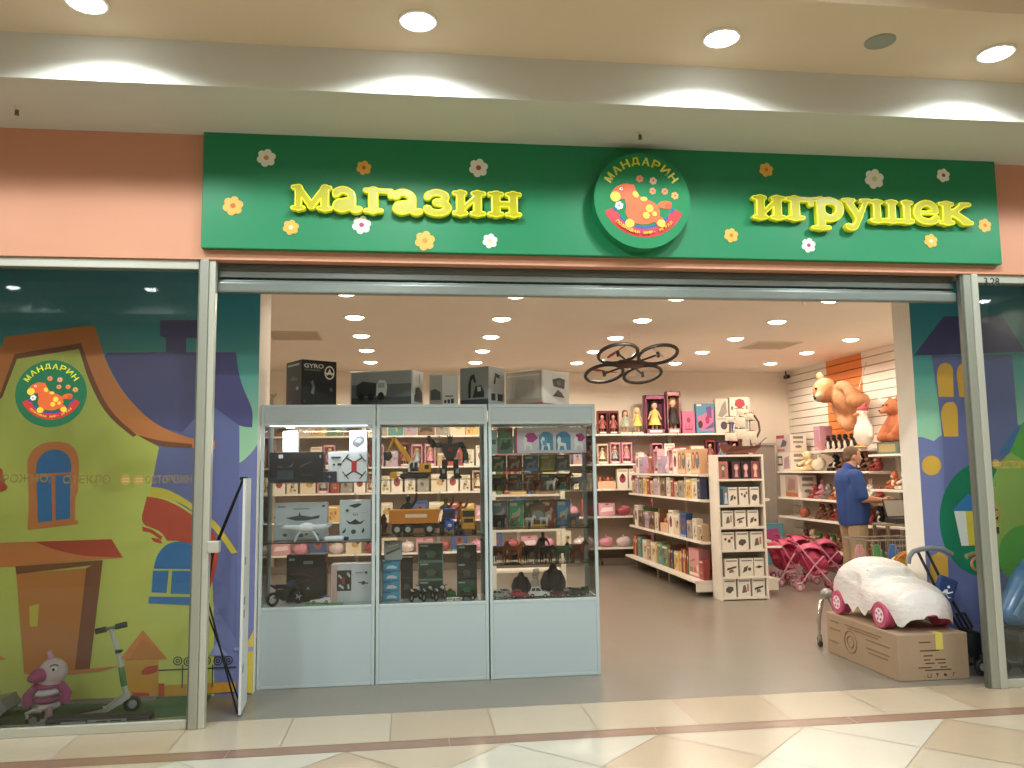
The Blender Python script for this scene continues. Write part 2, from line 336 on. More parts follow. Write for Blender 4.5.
# painted panels that close the shop on both sides of the opening
def soften(p):                          # cut the corners of shallow bends, keep the sharp ones
    for _ in range(2):
        out = []; n = len(p)
        for i in range(n):
            a, c, d = Vector(p[i-1]), Vector(p[i]), Vector(p[(i+1) % n]); u, v = c-a, d-c
            if u.length < .012 or v.length < .012 or abs(u.angle(v)) > R_SOFT or abs(u.angle(v)) < .02: out.append(p[i]); continue
            l = min(u.length, v.length)*.27; out += [tuple(c-u.normalized()*l), tuple(c+v.normalized()*l)]
        p = out
    return p
R_SOFT = math.radians(52)
def mural(name, polys, x0, x1, y0, y1, extra=None):
    b = B(); b.box2((x0, y0, 0), (x1, y1, ZC), mat('#e4ddd2', rough=.7, var=.03))
    o = struct(name, b)
    b = B()
    b.poly([(x0, y0-.001, 0), (x1, y0-.001, 0), (x1, y0-.001, ZC), (x0, y0-.001, ZC)], sky_print)
    for k, (c, pts) in enumerate(polys):
        pts = [(min(max(px, x0), x1), min(max(pz, 0), ZC)) for px, pz in pts]
        q = []
        for p in pts:
            if not q or (p[0]-q[-1][0])**2+(p[1]-q[-1][1])**2 > 1e-6: q.append(p)
        if len(q) < 3: continue
        if c != 'roof' or name == 'wall_left': q = soften(q)
        a = sum(p[0]*r[1]-r[0]*p[1] for p, r in zip(q, q[1:]+q[:1]))
        if a < 0: q = q[::-1]
        y = y0-.0015-.00025*k
        b.poly([(px, y, pz) for px, pz in q], mat(PAINT[c], rough=.45, var=.04, scale=4))
    if extra: extra(b, y0-.0015-.00025*(len(polys)+2))
    bmesh.ops.triangulate(b.bm, faces=b.bm.faces[:])
    m = b.build('mural', o)
    return o
def fence(b, y):
    k = mat('#2b2a26')
    for x, z in [(-1.987, .243), (-1.919, .236), (-1.799, .236), (-1.723, .233), (-1.654, .234)]:
        for r in (.030, .014):
            n = 14
            for j in range(n):
                a0, a1 = 2*PI*j/n, 2*PI*(j+1)/n
                b.poly([(x+r*math.cos(a0), y, z+r*math.sin(a0)), (x+(r-.006)*math.cos(a0), y, z+(r-.006)*math.sin(a0)),
                        (x+(r-.006)*math.cos(a1), y, z+(r-.006)*math.sin(a1)), (x+r*math.cos(a1), y, z+r*math.sin(a1))][::-1], k)
    for x0, z0, x1, z1 in ((-2.11, .182, -1.6, .19), (-1.957, .06, -1.950, .215), (-1.76, .06, -1.753, .21)): b.poly([(x0, y, z0), (x1, y, z0), (x1, y, z1), (x0, y, z1)], k)
mural('wall_left', MURAL_LEFT, -3.6, -1.49, .76, 1.22, fence)
mural('wall_display', MURAL_RIGHT, 3.548, 6.0, .76, 1.0)

# front wall, mall ceiling with its dropped soffit
salmon = mat('#cb9174', rough=.7, var=.04, scale=3)
b = B(); b.box2((-6, .0, 2.85), (8.4, .2, 3.66), salmon); b.box2((-6, 0, 0), (-3.75, .2, 2.85), salmon); b.box2((6.2, 0, 0), (8.4, .2, 2.85), salmon)
b.box2((-3.75, .2, ZC), (6.2, .3, 3.66), salmon); struct('wall_front', b)
cw = mat('#c9c9be', rough=.85, var=.03, scale=2)
b = B(); b.box2((-6, -.69, 3.66), (8.4, .3, ZM), cw); struct('ceiling_soffit', b)
b = B(); b.box2((-6, -1.42, ZM), (8.4, .3, ZM+.5), mat('#dcc9ac', rough=.85, var=.03, scale=2)); struct('ceiling_strip', b)
b = B(); b.box2((-6, -5.3, 4.32), (8.4, -1.42, 4.42), mat('#cfcabb', rough=.85)); b.box2((-6, -6.7, ZM), (8.4, -5.3, ZM+.5), cw); b.box2((-6, -6.7, 3.66), (8.4, -6.0, ZM), cw); struct('ceiling_mall', b)
b = B(); b.box2((-6, -6.85, 0), (8.4, -6.7, 4.42), mat('#a9937c', rough=.8)); struct('wall_opposite', b)
b = B(); b.box2((-6.15, -6.85, 0), (-6, .2, 4.42), mat('#8f8474', rough=.8)); struct('wall_added_west', b)  # added end wall that contains the light; the corridor runs on
b = B(); b.box2((8.4, -6.85, 0), (8.55, .2, 4.42), mat('#8f8474', rough=.8)); struct('wall_added_east', b)  # likewise added, closes this end to hold the light in

# aluminium posts of the shop front, glass with rails, roller shutter
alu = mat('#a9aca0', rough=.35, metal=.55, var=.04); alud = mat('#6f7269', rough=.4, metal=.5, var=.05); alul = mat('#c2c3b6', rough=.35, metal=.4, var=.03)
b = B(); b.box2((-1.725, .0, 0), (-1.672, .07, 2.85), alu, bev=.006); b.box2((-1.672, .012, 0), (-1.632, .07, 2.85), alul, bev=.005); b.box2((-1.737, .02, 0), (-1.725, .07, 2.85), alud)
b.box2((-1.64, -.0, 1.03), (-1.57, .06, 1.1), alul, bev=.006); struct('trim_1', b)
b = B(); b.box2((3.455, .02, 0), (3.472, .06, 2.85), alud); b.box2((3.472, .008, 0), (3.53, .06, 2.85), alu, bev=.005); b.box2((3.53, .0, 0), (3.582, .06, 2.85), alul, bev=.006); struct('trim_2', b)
pane = glass_mat('shop_glass', (.95, .98, .97), 1.45)
for n, x0, x1 in (('window_1', -3.6, -1.737), ('window_2', 3.583, 6.0)):
    b = B(); b.box2((x0, .02, .0), (x1, .1, .055), alul, bev=.004); b.box2((x0, .02, 2.79), (x1, .1, 2.85), alul, bev=.004)
    if n == 'window_1': b.box2((-2.93, .03, .055), (-2.922, .06, 2.79), alud)
    o = struct(n, b)
    q = B(); q.box2((x0, .04, .055), (x1, .05, 2.79), pane); q.build('glass_pane', o)
steel = mat('#7d8480', rough=.35, metal=.6, var=.06)
b = B()
for z0, z1, y in ((2.80, 2.85, .10), (2.757, 2.80, .085), (2.744, 2.757, .115), (2.72, 2.744, .09)):
    b.box2((-1.632, y, z0), (3.455, .18, z1), steel, bev=.008)
for k in range(4): b.box2((-1.632, .094-.004*k, 2.803+.011*k), (3.455, .1, 2.808+.011*k), steel)
b.box2((-1.632, .06, 2.655), (3.455, .12, 2.725), mat('#8b938e', rough=.3, metal=.6), bev=.012)
struct('trim_shutter', b)

# ------------------------------------------------------------------ lamps
glow_w = mat('#fff4e2', emit=14); glow_m = mat('#f4fbff', emit=22)
bez = mat('#e8e4dc', rough=.4)
def downlight(name, label, group, x, y, z, r, col, watt, glow, spot):
    t = thing(name, label, 'ceiling light', (x, y, z), 0, group)
    b = B(); b.ring((0, 0, -.004), r+.012, .010, bez, n=24); b.build('bezel', t)
    b = B(); b.lathe([(r, .004), (r, -.008), (r*.9, -.02), (r*.6, -.03), (r*.2, -.034)], glow, n=24); b.build('diffuser', t)  # dome bulges to imitate the lamp's bloom in its shape
    l = bpy.data.lights.new(name+'_lamp', 'SPOT'); l.energy = watt; l.color = col; l.spot_size = math.radians(spot); l.spot_blend = .35; l.shadow_soft_size = r*.9
    lo = bpy.data.objects.new(name+'_lamp', l); C.objects.link(lo); lo.parent = t; lo.location = (0, 0, -.04)
    return t
GX, GY, SX, SY = -.9812, 2.0334, 1.5245, 1.1588
for i in range(5):
    for j in range(5):
        if GY+SY*j > 7: continue
        downlight('ceiling_downlight', f'round warm downlight in the shop ceiling, {ORD[j]} from the shutter in the {ORD[i]} row', 'downlights in the shop ceiling', GX+SX*i, GY+SY*j, ZC, .09, (1, .83, .66), WSHOP, glow_w, 165)
for k, x in enumerate((-3.75, -2.06, -.375, 1.325, 3.01, 4.7)):
    downlight('ceiling_spotlight', f'bright white mall spotlight above the shop sign, {ORD[k]} of the row from the west', 'spotlights along the mall soffit', x, -1.03, ZM, .085, (.88, .97, 1), WMALL, glow_m, 155)
for k, x in enumerate((-5.45, -3.76, -2.06, -.375, 1.325, 3.01, 4.7, 6.4, 8.05)):
    downlight('ceiling_spotlight', f'bright mall spotlight by the opposite soffit, {ORD[k]} of its row from the west', 'spotlights along the opposite soffit', x, -5.62, ZM, .075, (.88, .97, 1), WMALL*.6, glow_m, 155)
for k, (x, y) in enumerate([(x, y) for x in (-3.5, -.8, 1.9, 4.6) for y in (-2.4, -4.2)]):  # unseen lamps added to fill the corridor with light
    downlight('ceiling_spotlight', f'mall spotlight in the raised corridor ceiling, {ORD[k]} counted from the west', 'spotlights in the raised corridor ceiling', x, y, 4.32, .10, (.93, 1, .97), WMID, glow_m, 150)
b = B(); b.lathe([(.085, 0), (.085, -.006), (.07, -.012), (.01, -.012)], mat('#8f9487', rough=.6)); o = b.build('ceiling_speaker', loc=(2.25, -1.08, ZM)); tag(o, 'round grey speaker grille in the mall ceiling between two spotlights', 'speaker')
for k, (x, lab) in enumerate(((1.05, 'small brass sprinkler head under the soffit above the round emblem'), (-2.7, 'small brass sprinkler head under the soffit above the salmon wall'))):
    t = thing('ceiling_sprinkler', lab, 'sprinkler', (x, -.315, 3.66)); m = mat('#7a6a4a', rough=.3, metal=.8)
    b = B(); b.lathe([(.02, 0), (.02, -.004), (.008, -.008), (.008, -.02)], mat('#cfc8b8')); b.build('escutcheon', t)
    b = B(); b.cyl((0, 0, -.02), (0, 0, -.04), .006, m); b.box((-.009, 0, -.035), (.003, .006, .03), m); b.box((.009, 0, -.035), (.003, .006, .03), m); b.cyl((0, 0, -.048), (0, 0, -.05), .014, m); b.build('head', t)
# shop ceiling fittings
for k, (x, y, lab) in enumerate(((4.3, 4.9, 'flat beige air vent in the shop ceiling above the gondola'), (-1.75, 4.4, 'flat beige air vent in the shop ceiling behind the gyro box'))):
    t = thing('ceiling_vent', lab, 'vent', (x, y, ZC))
    b = B()
    for q in (-1, 1): b.box((q*.29, 0, -.006), (.02, .6, .012), mat('#d8cab8')); b.box((0, q*.29, -.006), (.56, .02, .012), mat('#d8cab8'))
    b.build('frame', t)
    b = B()
    for q in range(9): b.box((0, -.24+.06*q, -.005), (.56, .035, .006), mat('#c4b4a0'))
    b.build('slats', t)
t = thing('ceiling_camera', 'small dark security camera high in the back corner', 'security camera', (5.86, 7.7, 3.08))
b = B(); b.cyl((0, 0, .02), (0, 0, -.05), .012, mat('#3a352e')); b.build('bracket', t)
b = B(); b.box((0, -.03, -.08), (.06, .14, .06), mat('#4a443c'), bev=.012); b.build('housing', t)
b = B(); b.cyl((0, -.1, -.08), (0, -.108, -.08), .02, mat('#101010', rough=.1)); b.build('lens', t)

# ------------------------------------------------------------------ shop sign
sign = thing('shop_sign', 'long green shop sign with yellow raised letters, small flowers and a round horse emblem', 'shop sign', (1.02, -.0005, 2.91))
SX0, SZ0 = 1.02, 2.91
green = mat('#107e50', rough=.5, var=.04, scale=2)
b = B(); b.box2((-1.712-SX0, -.05, 0), (3.738-SX0, 0, .752), green, bev=.004); b.build('board', sign)
# lettering: strokes (points, half width) on a unit x-height, joined into one outline
ST = {
 'м': (1.5, [([(.27, .1), (.27, .9)], .13), ([(.27, .88), (.75, .18)], .13), ([(.75, .18), (1.22, .88)], .13), ([(1.24, .1), (1.24, .9)], .15), ([(.08, .09), (.44, .09)], .09), ([(1.04, .09), (1.43, .09)], .09), ([(.08, .91), (.3, .91)], .09), ([(1.2, .91), (1.42, .91)], .09)]),
 'а': (1.1, [([(.3, .3), (.5, .3)], .2), ([(.3, .42), (.74, .5)], .12), ([(.74, .25), (.74, .68), (.6, .85), (.4, .9), (.2, .8)], .12), ([(.2, .72), (.24, .76)], .12), ([(.74, .22), (.85, .1), (1.0, .14)], .11), ([(.2, .2), (.4, .1), (.66, .2)], .1)]),
 'г': (1.0, [([(.32, .1), (.32, .9)], .16), ([(.1, .09), (.56, .09)], .09), ([(.1, .9), (.88, .88)], .1), ([(.86, .86), (.87, .68)], .09)]),
 'з': (.95, [([(.12, .72), (.2, .84), (.45, .92), (.7, .82), (.72, .66), (.55, .54), (.42, .52)], .11), ([(.42, .52), (.7, .46), (.8, .3), (.7, .14), (.45, .08), (.2, .15), (.12, .27)], .12)]),
 'и': (1.15, [([(.28, .1), (.28, .9)], .15), ([(.86, .1), (.86, .9)], .15), ([(.3, .2), (.84, .8)], .09), ([(.08, .09), (.45, .09)], .09), ([(.68, .09), (1.06, .09)], .09), ([(.08, .91), (.42, .91)], .09), ([(.72, .91), (1.06, .91)], .09)]),
 'н': (1.15, [([(.28, .1), (.28, .9)], .15), ([(.86, .1), (.86, .9)], .15), ([(.3, .5), (.84, .5)], .12), ([(.08, .09), (.46, .09)], .09), ([(.67, .09), (1.06, .09)], .09), ([(.08, .91), (.46, .91)], .09), ([(.67, .91), (1.06, .91)], .09)]),
 'р': (1.15, [([(.32, -.28), (.32, .9)], .15), ([(.08, -.3), (.56, -.3)], .09), ([(.1, .91), (.34, .91)], .09), ([(.34, .72), (.6, .88), (.9, .72), (.95, .48), (.85, .22), (.6, .1), (.36, .26)], .13)]),
 'у': (1.1, [([(.24, .88), (.6, .2)], .14), ([(.9, .88), (.52, -.1), (.34, -.28), (.2, -.24)], .1), ([(.2, -.2), (.24, -.22)], .12), ([(.06, .91), (.44, .91)], .09), ([(.74, .91), (1.04, .91)], .09)]),
 'ш': (1.7, [([(.28, .1), (.28, .9)], .14), ([(.83, .1), (.83, .9)], .14), ([(1.38, .1), (1.38, .9)], .14), ([(.1, .1), (1.56, .1)], .1), ([(.1, .91), (.44, .91)], .09), ([(.68, .91), (.98, .91)], .09), ([(1.24, .91), (1.56, .91)], .09)]),
 'е': (1.0, [([(.25, .48), (.8, .5)], .08), ([(.82, .52), (.76, .78), (.5, .9), (.24, .76), (.14, .48), (.24, .2), (.5, .09), (.74, .12), (.86, .26)], .12)]),
 'к': (1.2, [([(.28, .1), (.28, .9)], .15), ([(.4, .46), (.84, .86)], .11), ([(.48, .54), (.94, .14)], .15), ([(.08, .09), (.46, .09)], .09), ([(.08, .91), (.46, .91)], .09), ([(.78, .9), (1.05, .9)], .09), ([(.84, .09), (1.1, .09)], .09)]),
}
def curve(s):
    if len(s) < 3: return s
    out = []
    for i in range(len(s)-1):
        p0, p1, p2, p3 = (s[max(i-1, 0)], s[i], s[i+1], s[min(i+2, len(s)-1)])
        for q in range(5):
            t = q/5; out.append(tuple(.5*(2*p1[a]+(p2[a]-p0[a])*t+(2*p0[a]-5*p1[a]+4*p2[a]-p3[a])*t*t+(3*p1[a]-p0[a]-3*p2[a]+p3[a])*t**3) for a in (0, 1)))
    return out+[s[-1]]
def outline(strokes, grow=0, n=44):
    pts = [p for s, r in strokes for p in s]
    x0, x1 = min(p[0] for p in pts)-.35, max(p[0] for p in pts)+.35; y0, y1 = min(p[1] for p in pts)-.35, max(p[1] for p in pts)+.35
    h = 1/n; X = np.arange(x0, x1, h); Y = np.arange(y0, y1, h); gx, gy = np.meshgrid(X, Y, indexing='ij')
    D = np.full(gx.shape, 9.)
    for s, r in strokes:
        for a, q in zip(s, s[1:]):
            a = np.array(a); d = np.array(q)-a; L2 = max((d*d).sum(), 1e-9)
            t = np.clip(((gx-a[0])*d[0]+(gy-a[1])*d[1])/L2, 0, 1)
            e = np.hypot(gx-a[0]-t*d[0], gy-a[1]-t*d[1])-r-grow
            k = .05; hh = np.clip(.5+.5*(D-e)/k, 0, 1); D = D*(1-hh)+e*hh-k*hh*(1-hh)
    V = {}; nxt = {}
    def ev(i, j, ax):
        key = (i, j, ax)
        if key not in V:
            u = D[i, j]; v = D[i+1, j] if ax == 0 else D[i, j+1]; t = u/(u-v)
            V[key] = (X[i]+(t*h if ax == 0 else 0), Y[j]+(t*h if ax == 1 else 0))
        return key
    for i in range(len(X)-1):
        for j in range(len(Y)-1):
            c = (D[i, j] < 0)+2*(D[i+1, j] < 0)+4*(D[i+1, j+1] < 0)+8*(D[i, j+1] < 0)
            if c in (0, 15): continue
            bo, ri, to, le = (i, j, 0), (i+1, j, 1), (i, j+1, 0), (i, j, 1)
            seg = {1: [(bo, le)], 2: [(ri, bo)], 3: [(ri, le)], 4: [(to, ri)], 5: [(bo, le), (to, ri)], 6: [(to, bo)], 7: [(to, le)],
                   8: [(le, to)], 9: [(bo, to)], 10: [(ri, bo), (le, to)], 11: [(ri, to)], 12: [(le, ri)], 13: [(bo, ri)], 14: [(le, bo)]}[c]
            for a, q in seg: nxt[ev(*a)] = ev(*q)
    loops = []
    while nxt:
        st, k = None, next(iter(nxt)); loop = []
        while k in nxt:
            loop.append(V[k]); k = nxt.pop(k)
        if len(loop) > 8: loops.append(loop)
    return loops
def solid_outline(name, loops, kx, kz, extr, bev, face, edge, parent, loc):
    cu = bpy.data.curves.new('l', 'CURVE'); cu.dimensions = '2D'; cu.fill_mode = 'BOTH'; cu.extrude = extr; cu.bevel_depth = bev; cu.bevel_resolution = 2; cu.offset = -bev*.3
    for lp in loops:
        sp = cu.splines.new('POLY'); sp.points.add(len(lp)-1); sp.use_cyclic_u = True
        for p, q in zip(sp.points, lp): p.co = (q[0]*kx, q[1]*kz, 0, 1)
    o = bpy.data.objects.new('l', cu); C.objects.link(o)
    me = bpy.data.meshes.new_from_object(o.evaluated_get(bpy.context.evaluated_depsgraph_get()))
    bpy.data.objects.remove(o); bpy.data.curves.remove(cu)
    me.materials.clear(); me.materials.append(face); me.materials.append(edge)
    for p in me.polygons: p.material_index = 0 if abs(p.normal.z) > .97 else 1; p.use_smooth = False
    me.transform(Matrix(((1, 0, 0, 0), (0, 0, -1, 0), (0, 1, 0, 0), (0, 0, 0, 1)))); me.name = name
    o = bpy.data.objects.new(name, me); C.objects.link(o); o.parent = parent; o.location = loc
    return o
olive = mat('#b4ae1c', rough=.3, var=.05); lemon = mat('#f2f03a', rough=.25, var=.03)
glowy = mat('#e6ea2c', rough=.2, var=.03)
word1 = [('м', -1.16, -.91, 3.147), ('а', -.904, -.722, 3.14), ('г', -.711, -.523, 3.142), ('а', -.528, -.338, 3.135), ('з', -.328, -.156, 3.138), ('и', -.144, .067, 3.14), ('н', .085, .302, 3.14)]
word2 = [('и', 1.886, 2.117, 3.17), ('г', 2.126, 2.326, 3.17), ('р', 2.307, 2.539, 3.17), ('у', 2.53, 2.743, 3.17), ('ш', 2.733, 3.058, 3.165), ('е', 3.058, 3.247, 3.168), ('к', 3.247, 3.502, 3.165)]
for ch, x0, x1, zb in word1+word2:
    adv, stk = ST[ch]
    stk = [(curve(s_), r_) for s_, r_ in stk]
    lp = outline(stk, -.022); xs = [p[0] for l in lp for p in l]
    k = (x1-x0)/(max(xs)-min(xs)); lp = [[(p[0]-min(xs), p[1]) for p in l] for l in lp]
    solid_outline('letter', lp, k, .163, .014, .010, olive, lemon, sign, (x0-SX0, -.078, zb+.006-SZ0))
def flower_bm(b, x, z, r, y, pet, core):
    for k in range(6):
        a = k*PI/3+.3
        b.cyl((x+.62*r*math.cos(a), y, z+.62*r*math.sin(a)), (x+.62*r*math.cos(a), y-.0025-.0003*k, z+.62*r*math.sin(a)), r*.4, pet, 10)
    b.cyl((x, y, z), (x, y-.0046, z), r*.5, pet, 10)
    b.cyl((x, y-.003, z), (x, y-.0055, z), r*.27, core, 12)
pw, po = mat('#e9e6da'), mat('#e2ae4e')
FL = [('w', -1.325, 3.503, .059, '#c9a050'), ('o', -1.523, 3.183, .063, '#c8641e'), ('o', -1.166, 3.053, .05, '#eee0b0'), ('o', -.713, 3.459, .048, '#b8641e'), ('w', .029, 3.484, .063, '#b04848'), ('w', -.725, 3.08, .06, '#b04068'),
      ('o', -.322, 2.985, .065, '#c88a3c'), ('w', .1, 2.994, .049, '#d8c890'), ('o', 2.015, 3.539, .05, '#c87838'), ('w', 2.807, 3.501, .072, '#cfc890'), ('w', 3.332, 3.544, .05, '#a04a4a'), ('o', 1.743, 3.07, .05, '#c87028'),
      ('w', 2.295, 3.013, .051, '#a03a50'), ('o', 3.202, 3.065, .05, '#eee0b0'), ('o', 3.623, 3.187, .05, '#c8702a')]
for kind, x, z, r, core in FL:
    b = B(); flower_bm(b, x-SX0, z-SZ0, r, -.0502, pw if kind == 'w' else po, mat(core)); f = b.build('flower', sign)
    if kind == 'o': f['label'] = 'orange-yellow flower'
def emblem(parent, x, y, z, R, d, disc_t, dcol='#0f7f4c'):
    # x, y, z: centre of the disc's face; shapes as thin raised layers on it
    b = B(); b.cyl((x, y+disc_t, z), (x, y, z), R, mat(dcol, rough=.7), 56); disc = b.build('emblem_disc', parent)
    def P(px, py): return (x+(px-425)/282*R, z+(362-py)/282*R)
    cnt = [0]
    def poly(b, pts, lay, m):
        cnt[0] += 1
        b.prism([P(*p) for p in pts], y-d*(.3+cnt[0]*.12), y, m)
    def oval(b, px, py, rx, ry, lay, m, a=0):
        c, s_ = math.cos(a), math.sin(a)
        poly(b, [(px+rx*math.cos(t)*c-ry*math.sin(t)*s_, py+rx*math.cos(t)*s_+ry*math.sin(t)*c) for t in [2*PI*k/20 for k in range(20)]], lay, m)
    red, blu, om, yl, do = mat('#c42a30'), mat('#2a4a9c'), mat('#dd6226'), mat('#eccb44'), mat('#c24d18')
    b = B()
    def arc(r0, r1, a0, a1, cx, cyy, n=18): return [(cx+r0*math.cos(a0+(a1-a0)*k/n), cyy+r0*math.sin(a0+(a1-a0)*k/n)) for k in range(n+1)]+[(cx+r1*math.cos(a1-(a1-a0)*k/n), cyy+r1*math.sin(a1-(a1-a0)*k/n)) for k in range(n+1)]
    A0, A1 = math.radians(24), math.radians(156)
    poly(b, arc(186, 204, A0, A1, 430, 330), 1, blu); poly(b, arc(200, 250, A0, A1, 430, 330), 2, red)
    oval(b, 262, 455, 24, 22, 2.2, red); oval(b, 598, 455, 24, 22, 2.2, red)
    b.build('emblem_rocker', parent)
    b = B()
    oval(b, 425, 430, 102, 74, 3, om); poly(b, [(300, 280), (375, 270), (400, 330), (470, 380), (430, 470), (360, 460), (330, 400), (318, 350)], 3, om)
    oval(b, 300, 318, 58, 40, 3.4, om, -.5); oval(b, 332, 285, 34, 18, 3.4, om); oval(b, 555, 385, 42, 22, 3, om, -.15); oval(b, 575, 394, 20, 18, 3.6, do)
    oval(b, 355, 490, 26, 34, 3.2, om, .3); oval(b, 522, 485, 26, 30, 3.2, om, -.3)
    b.build('emblem_horse', parent)
    for px, py, rx, ry, rot_ in ((266, 345, 30, 30, 0), (345, 500, 26, 24, 0), (530, 495, 24, 22, 0), (464, 410, 22, 22, 0), (443, 452, 20, 20, 0), (492, 442, 14, 14, 0), (384, 330, 16, 20, -.6), (432, 356, 20, 13, 0)):
        b = B(); oval(b, px, py, rx, ry, 4, yl, rot_); b.build('emblem_spot', parent)
    b = B(); oval(b, 300, 300, 10, 8, 4.5, mat('#f2efe6')); oval(b, 302, 300, 4, 4, 4.8, mat('#222222')); b.build('emblem_eye', parent)
    for px, py, r, m in ((412, 236, 22, '#d98a5c'), (491, 246, 22, '#d9a37c'), (486, 306, 20, '#d98a5c'), (558, 306, 20, '#d98a5c'), (617, 330, 22, '#d9a05c'), (287, 397, 24, '#f0f0ea')):
        b = B(); X, Z = P(px, py); flower_bm(b, X, Z, r/282*R, y-d*.2, mat(m), mat('#b05a30')); b.build('emblem_flower', parent)
    b = B(); lm = mat('#d8d83a', rough=.3)
    for k, ch in enumerate('МАНДАРИН'):
        a = math.radians(146-k*15.64)
        b.text(ch, .17*R, (x+.815*R*math.cos(a), y-d*1.0, z+.815*R*math.sin(a)), lm, depth=d*2, width=.165*R, rot=a-PI/2, bold=.02)
    b.build('emblem_name_lettering', parent)
    b = B(); wd = 'ПОЗНАВАЙ МИР, ИГРАЯ'
    cxx, czz = P(430, 330)
    for k, ch in enumerate(wd):
        if ch == ' ': continue
        a = math.radians(270-44+88*k/(len(wd)-1)); rr = 225/282*R
        b.text(ch, (.062 if ch != ',' else .03)*R, (cxx+rr*math.cos(a), y-d*4, czz+rr*math.sin(a)), yl, depth=d*2, width=(.058 if ch != ',' else .02)*R, rot=a+PI/2, bold=.02)
    b.build('emblem_motto_lettering', parent)
b = B()
emblem(sign, 1.102-SX0, -.15, 3.263-SZ0, .325, .003, .1)

# round sticker and warnings on the left glass
st = thing('glass_sticker', 'round green rocking-horse sticker on the window glass', 'sticker', (-2.585, .0395, 2.006))
emblem(st, 0, -.002, 0, .205, .0006, .002, '#0b5f3c')
def decal(name, label, cat, body, x, z, h, col, w=None, y=.0385, bold=.01):
    b = B(); b.text(body, h, (x, y, z), mat(col, rough=.4), depth=.001, width=w, bold=bold)
    return tag(b.build(name), label, cat)
decal('glass_lettering', 'brown warning word with a comma, cut off by the picture edge, on the window glass', 'sticker', 'ОСТОРОЖНО,', -2.80, 1.492, .058, '#7d6a38', .47)
decal('glass_lettering', 'brown warning word on the glass between the arched window and two dots', 'sticker', 'СТЕКЛО', -2.36, 1.485, .05, '#7d6a38', .27)
decal('glass_lettering', 'brown warning word on the window glass beside the metal post', 'sticker', 'ОСТОРОЖНО', -1.865, 1.478, .05, '#8a7440', .31)
decal('glass_lettering', 'tan warning word on the glass beyond the metal post, near the cut-off edge', 'sticker', 'ОСТОРОЖНО', 3.85, 1.50, .05, '#b08a40', .36)
decal('unit_number', 'small dark unit number at the top of the narrow window', 'sticker', '3.28', 3.70, 2.8, .055, '#16201c', .12, y=.0185)
for k, (x, z, lab) in enumerate(((-2.134, 1.477, 'tan warning dot on the window glass, nearer the arched window'), (-2.057, 1.476, 'tan warning dot on the window glass, nearer the metal post'), (3.643, 1.505, 'tan warning dot on the glass beyond the metal post'))):
    b = B(); b.cyl((x, .0395, z), (x, .0385, z), .032, mat('#9a803c'), 20)
    for q in (-.008, .008): b.box((x, .0382, z+q), (.04, .0006, .006), mat('#c4b070'))
    tag(b.build('warning_dot'), lab, 'sticker')
for k, (x, z, lab, c) in enumerate(((3.597, 1.385, 'tiny green-rimmed notice, topmost on the narrow glass', '#5a8a4a'), (3.617, 1.196, 'tiny prohibition pictogram in red, second down the narrow glass', '#b4603a'), (3.612, 1.13, 'tiny no-dogs pictogram in red, third down the narrow glass', '#b4603a'), (3.605, 1.05, 'tiny dark notice with tan rim, lowest on the narrow glass', '#8a7a3a'))):
    t = thing('glass_notice', lab, 'sticker', (x, .0395, z))
    b = B(); s = .028
    for q in (-1, 1): b.box((q*s, -.0006, 0), (.006, .001, .062), mat(c)); b.box((0, -.0006, q*s), (.056, .001, .006), mat(c))
    b.build('rim', t)
    b = B()
    if k == 2: b.box((0, -.0006, 0), (.03, .001, .012), mat('#1a1a18')); b.box((.014, -.0006, .009), (.012, .001, .01), mat('#1a1a18')); b.box((-.011, -.0006, -.01), (.005, .001, .012), mat('#1a1a18')); b.box((.009, -.0006, -.01), (.005, .001, .012), mat('#1a1a18'))
    elif k == 3: b.box((0, -.0006, 0), (.048, .001, .045), mat('#23251c'))
    elif k == 1: b.box((0, -.0006, 0), (.045, .001, .006), mat('#b4503a'), rot=Matrix.Rotation(.7, 3, 'Y').to_quaternion()); b.box((0, -.0006, -.008), (.024, .001, .014), mat('#6a4a3a'))
    else: b.box((0, -.0006, .01), (.036, .001, .006), mat(c)); b.box((0, -.0006, -.006), (.03, .001, .012), mat(c))
    b.build('pictogram', t)
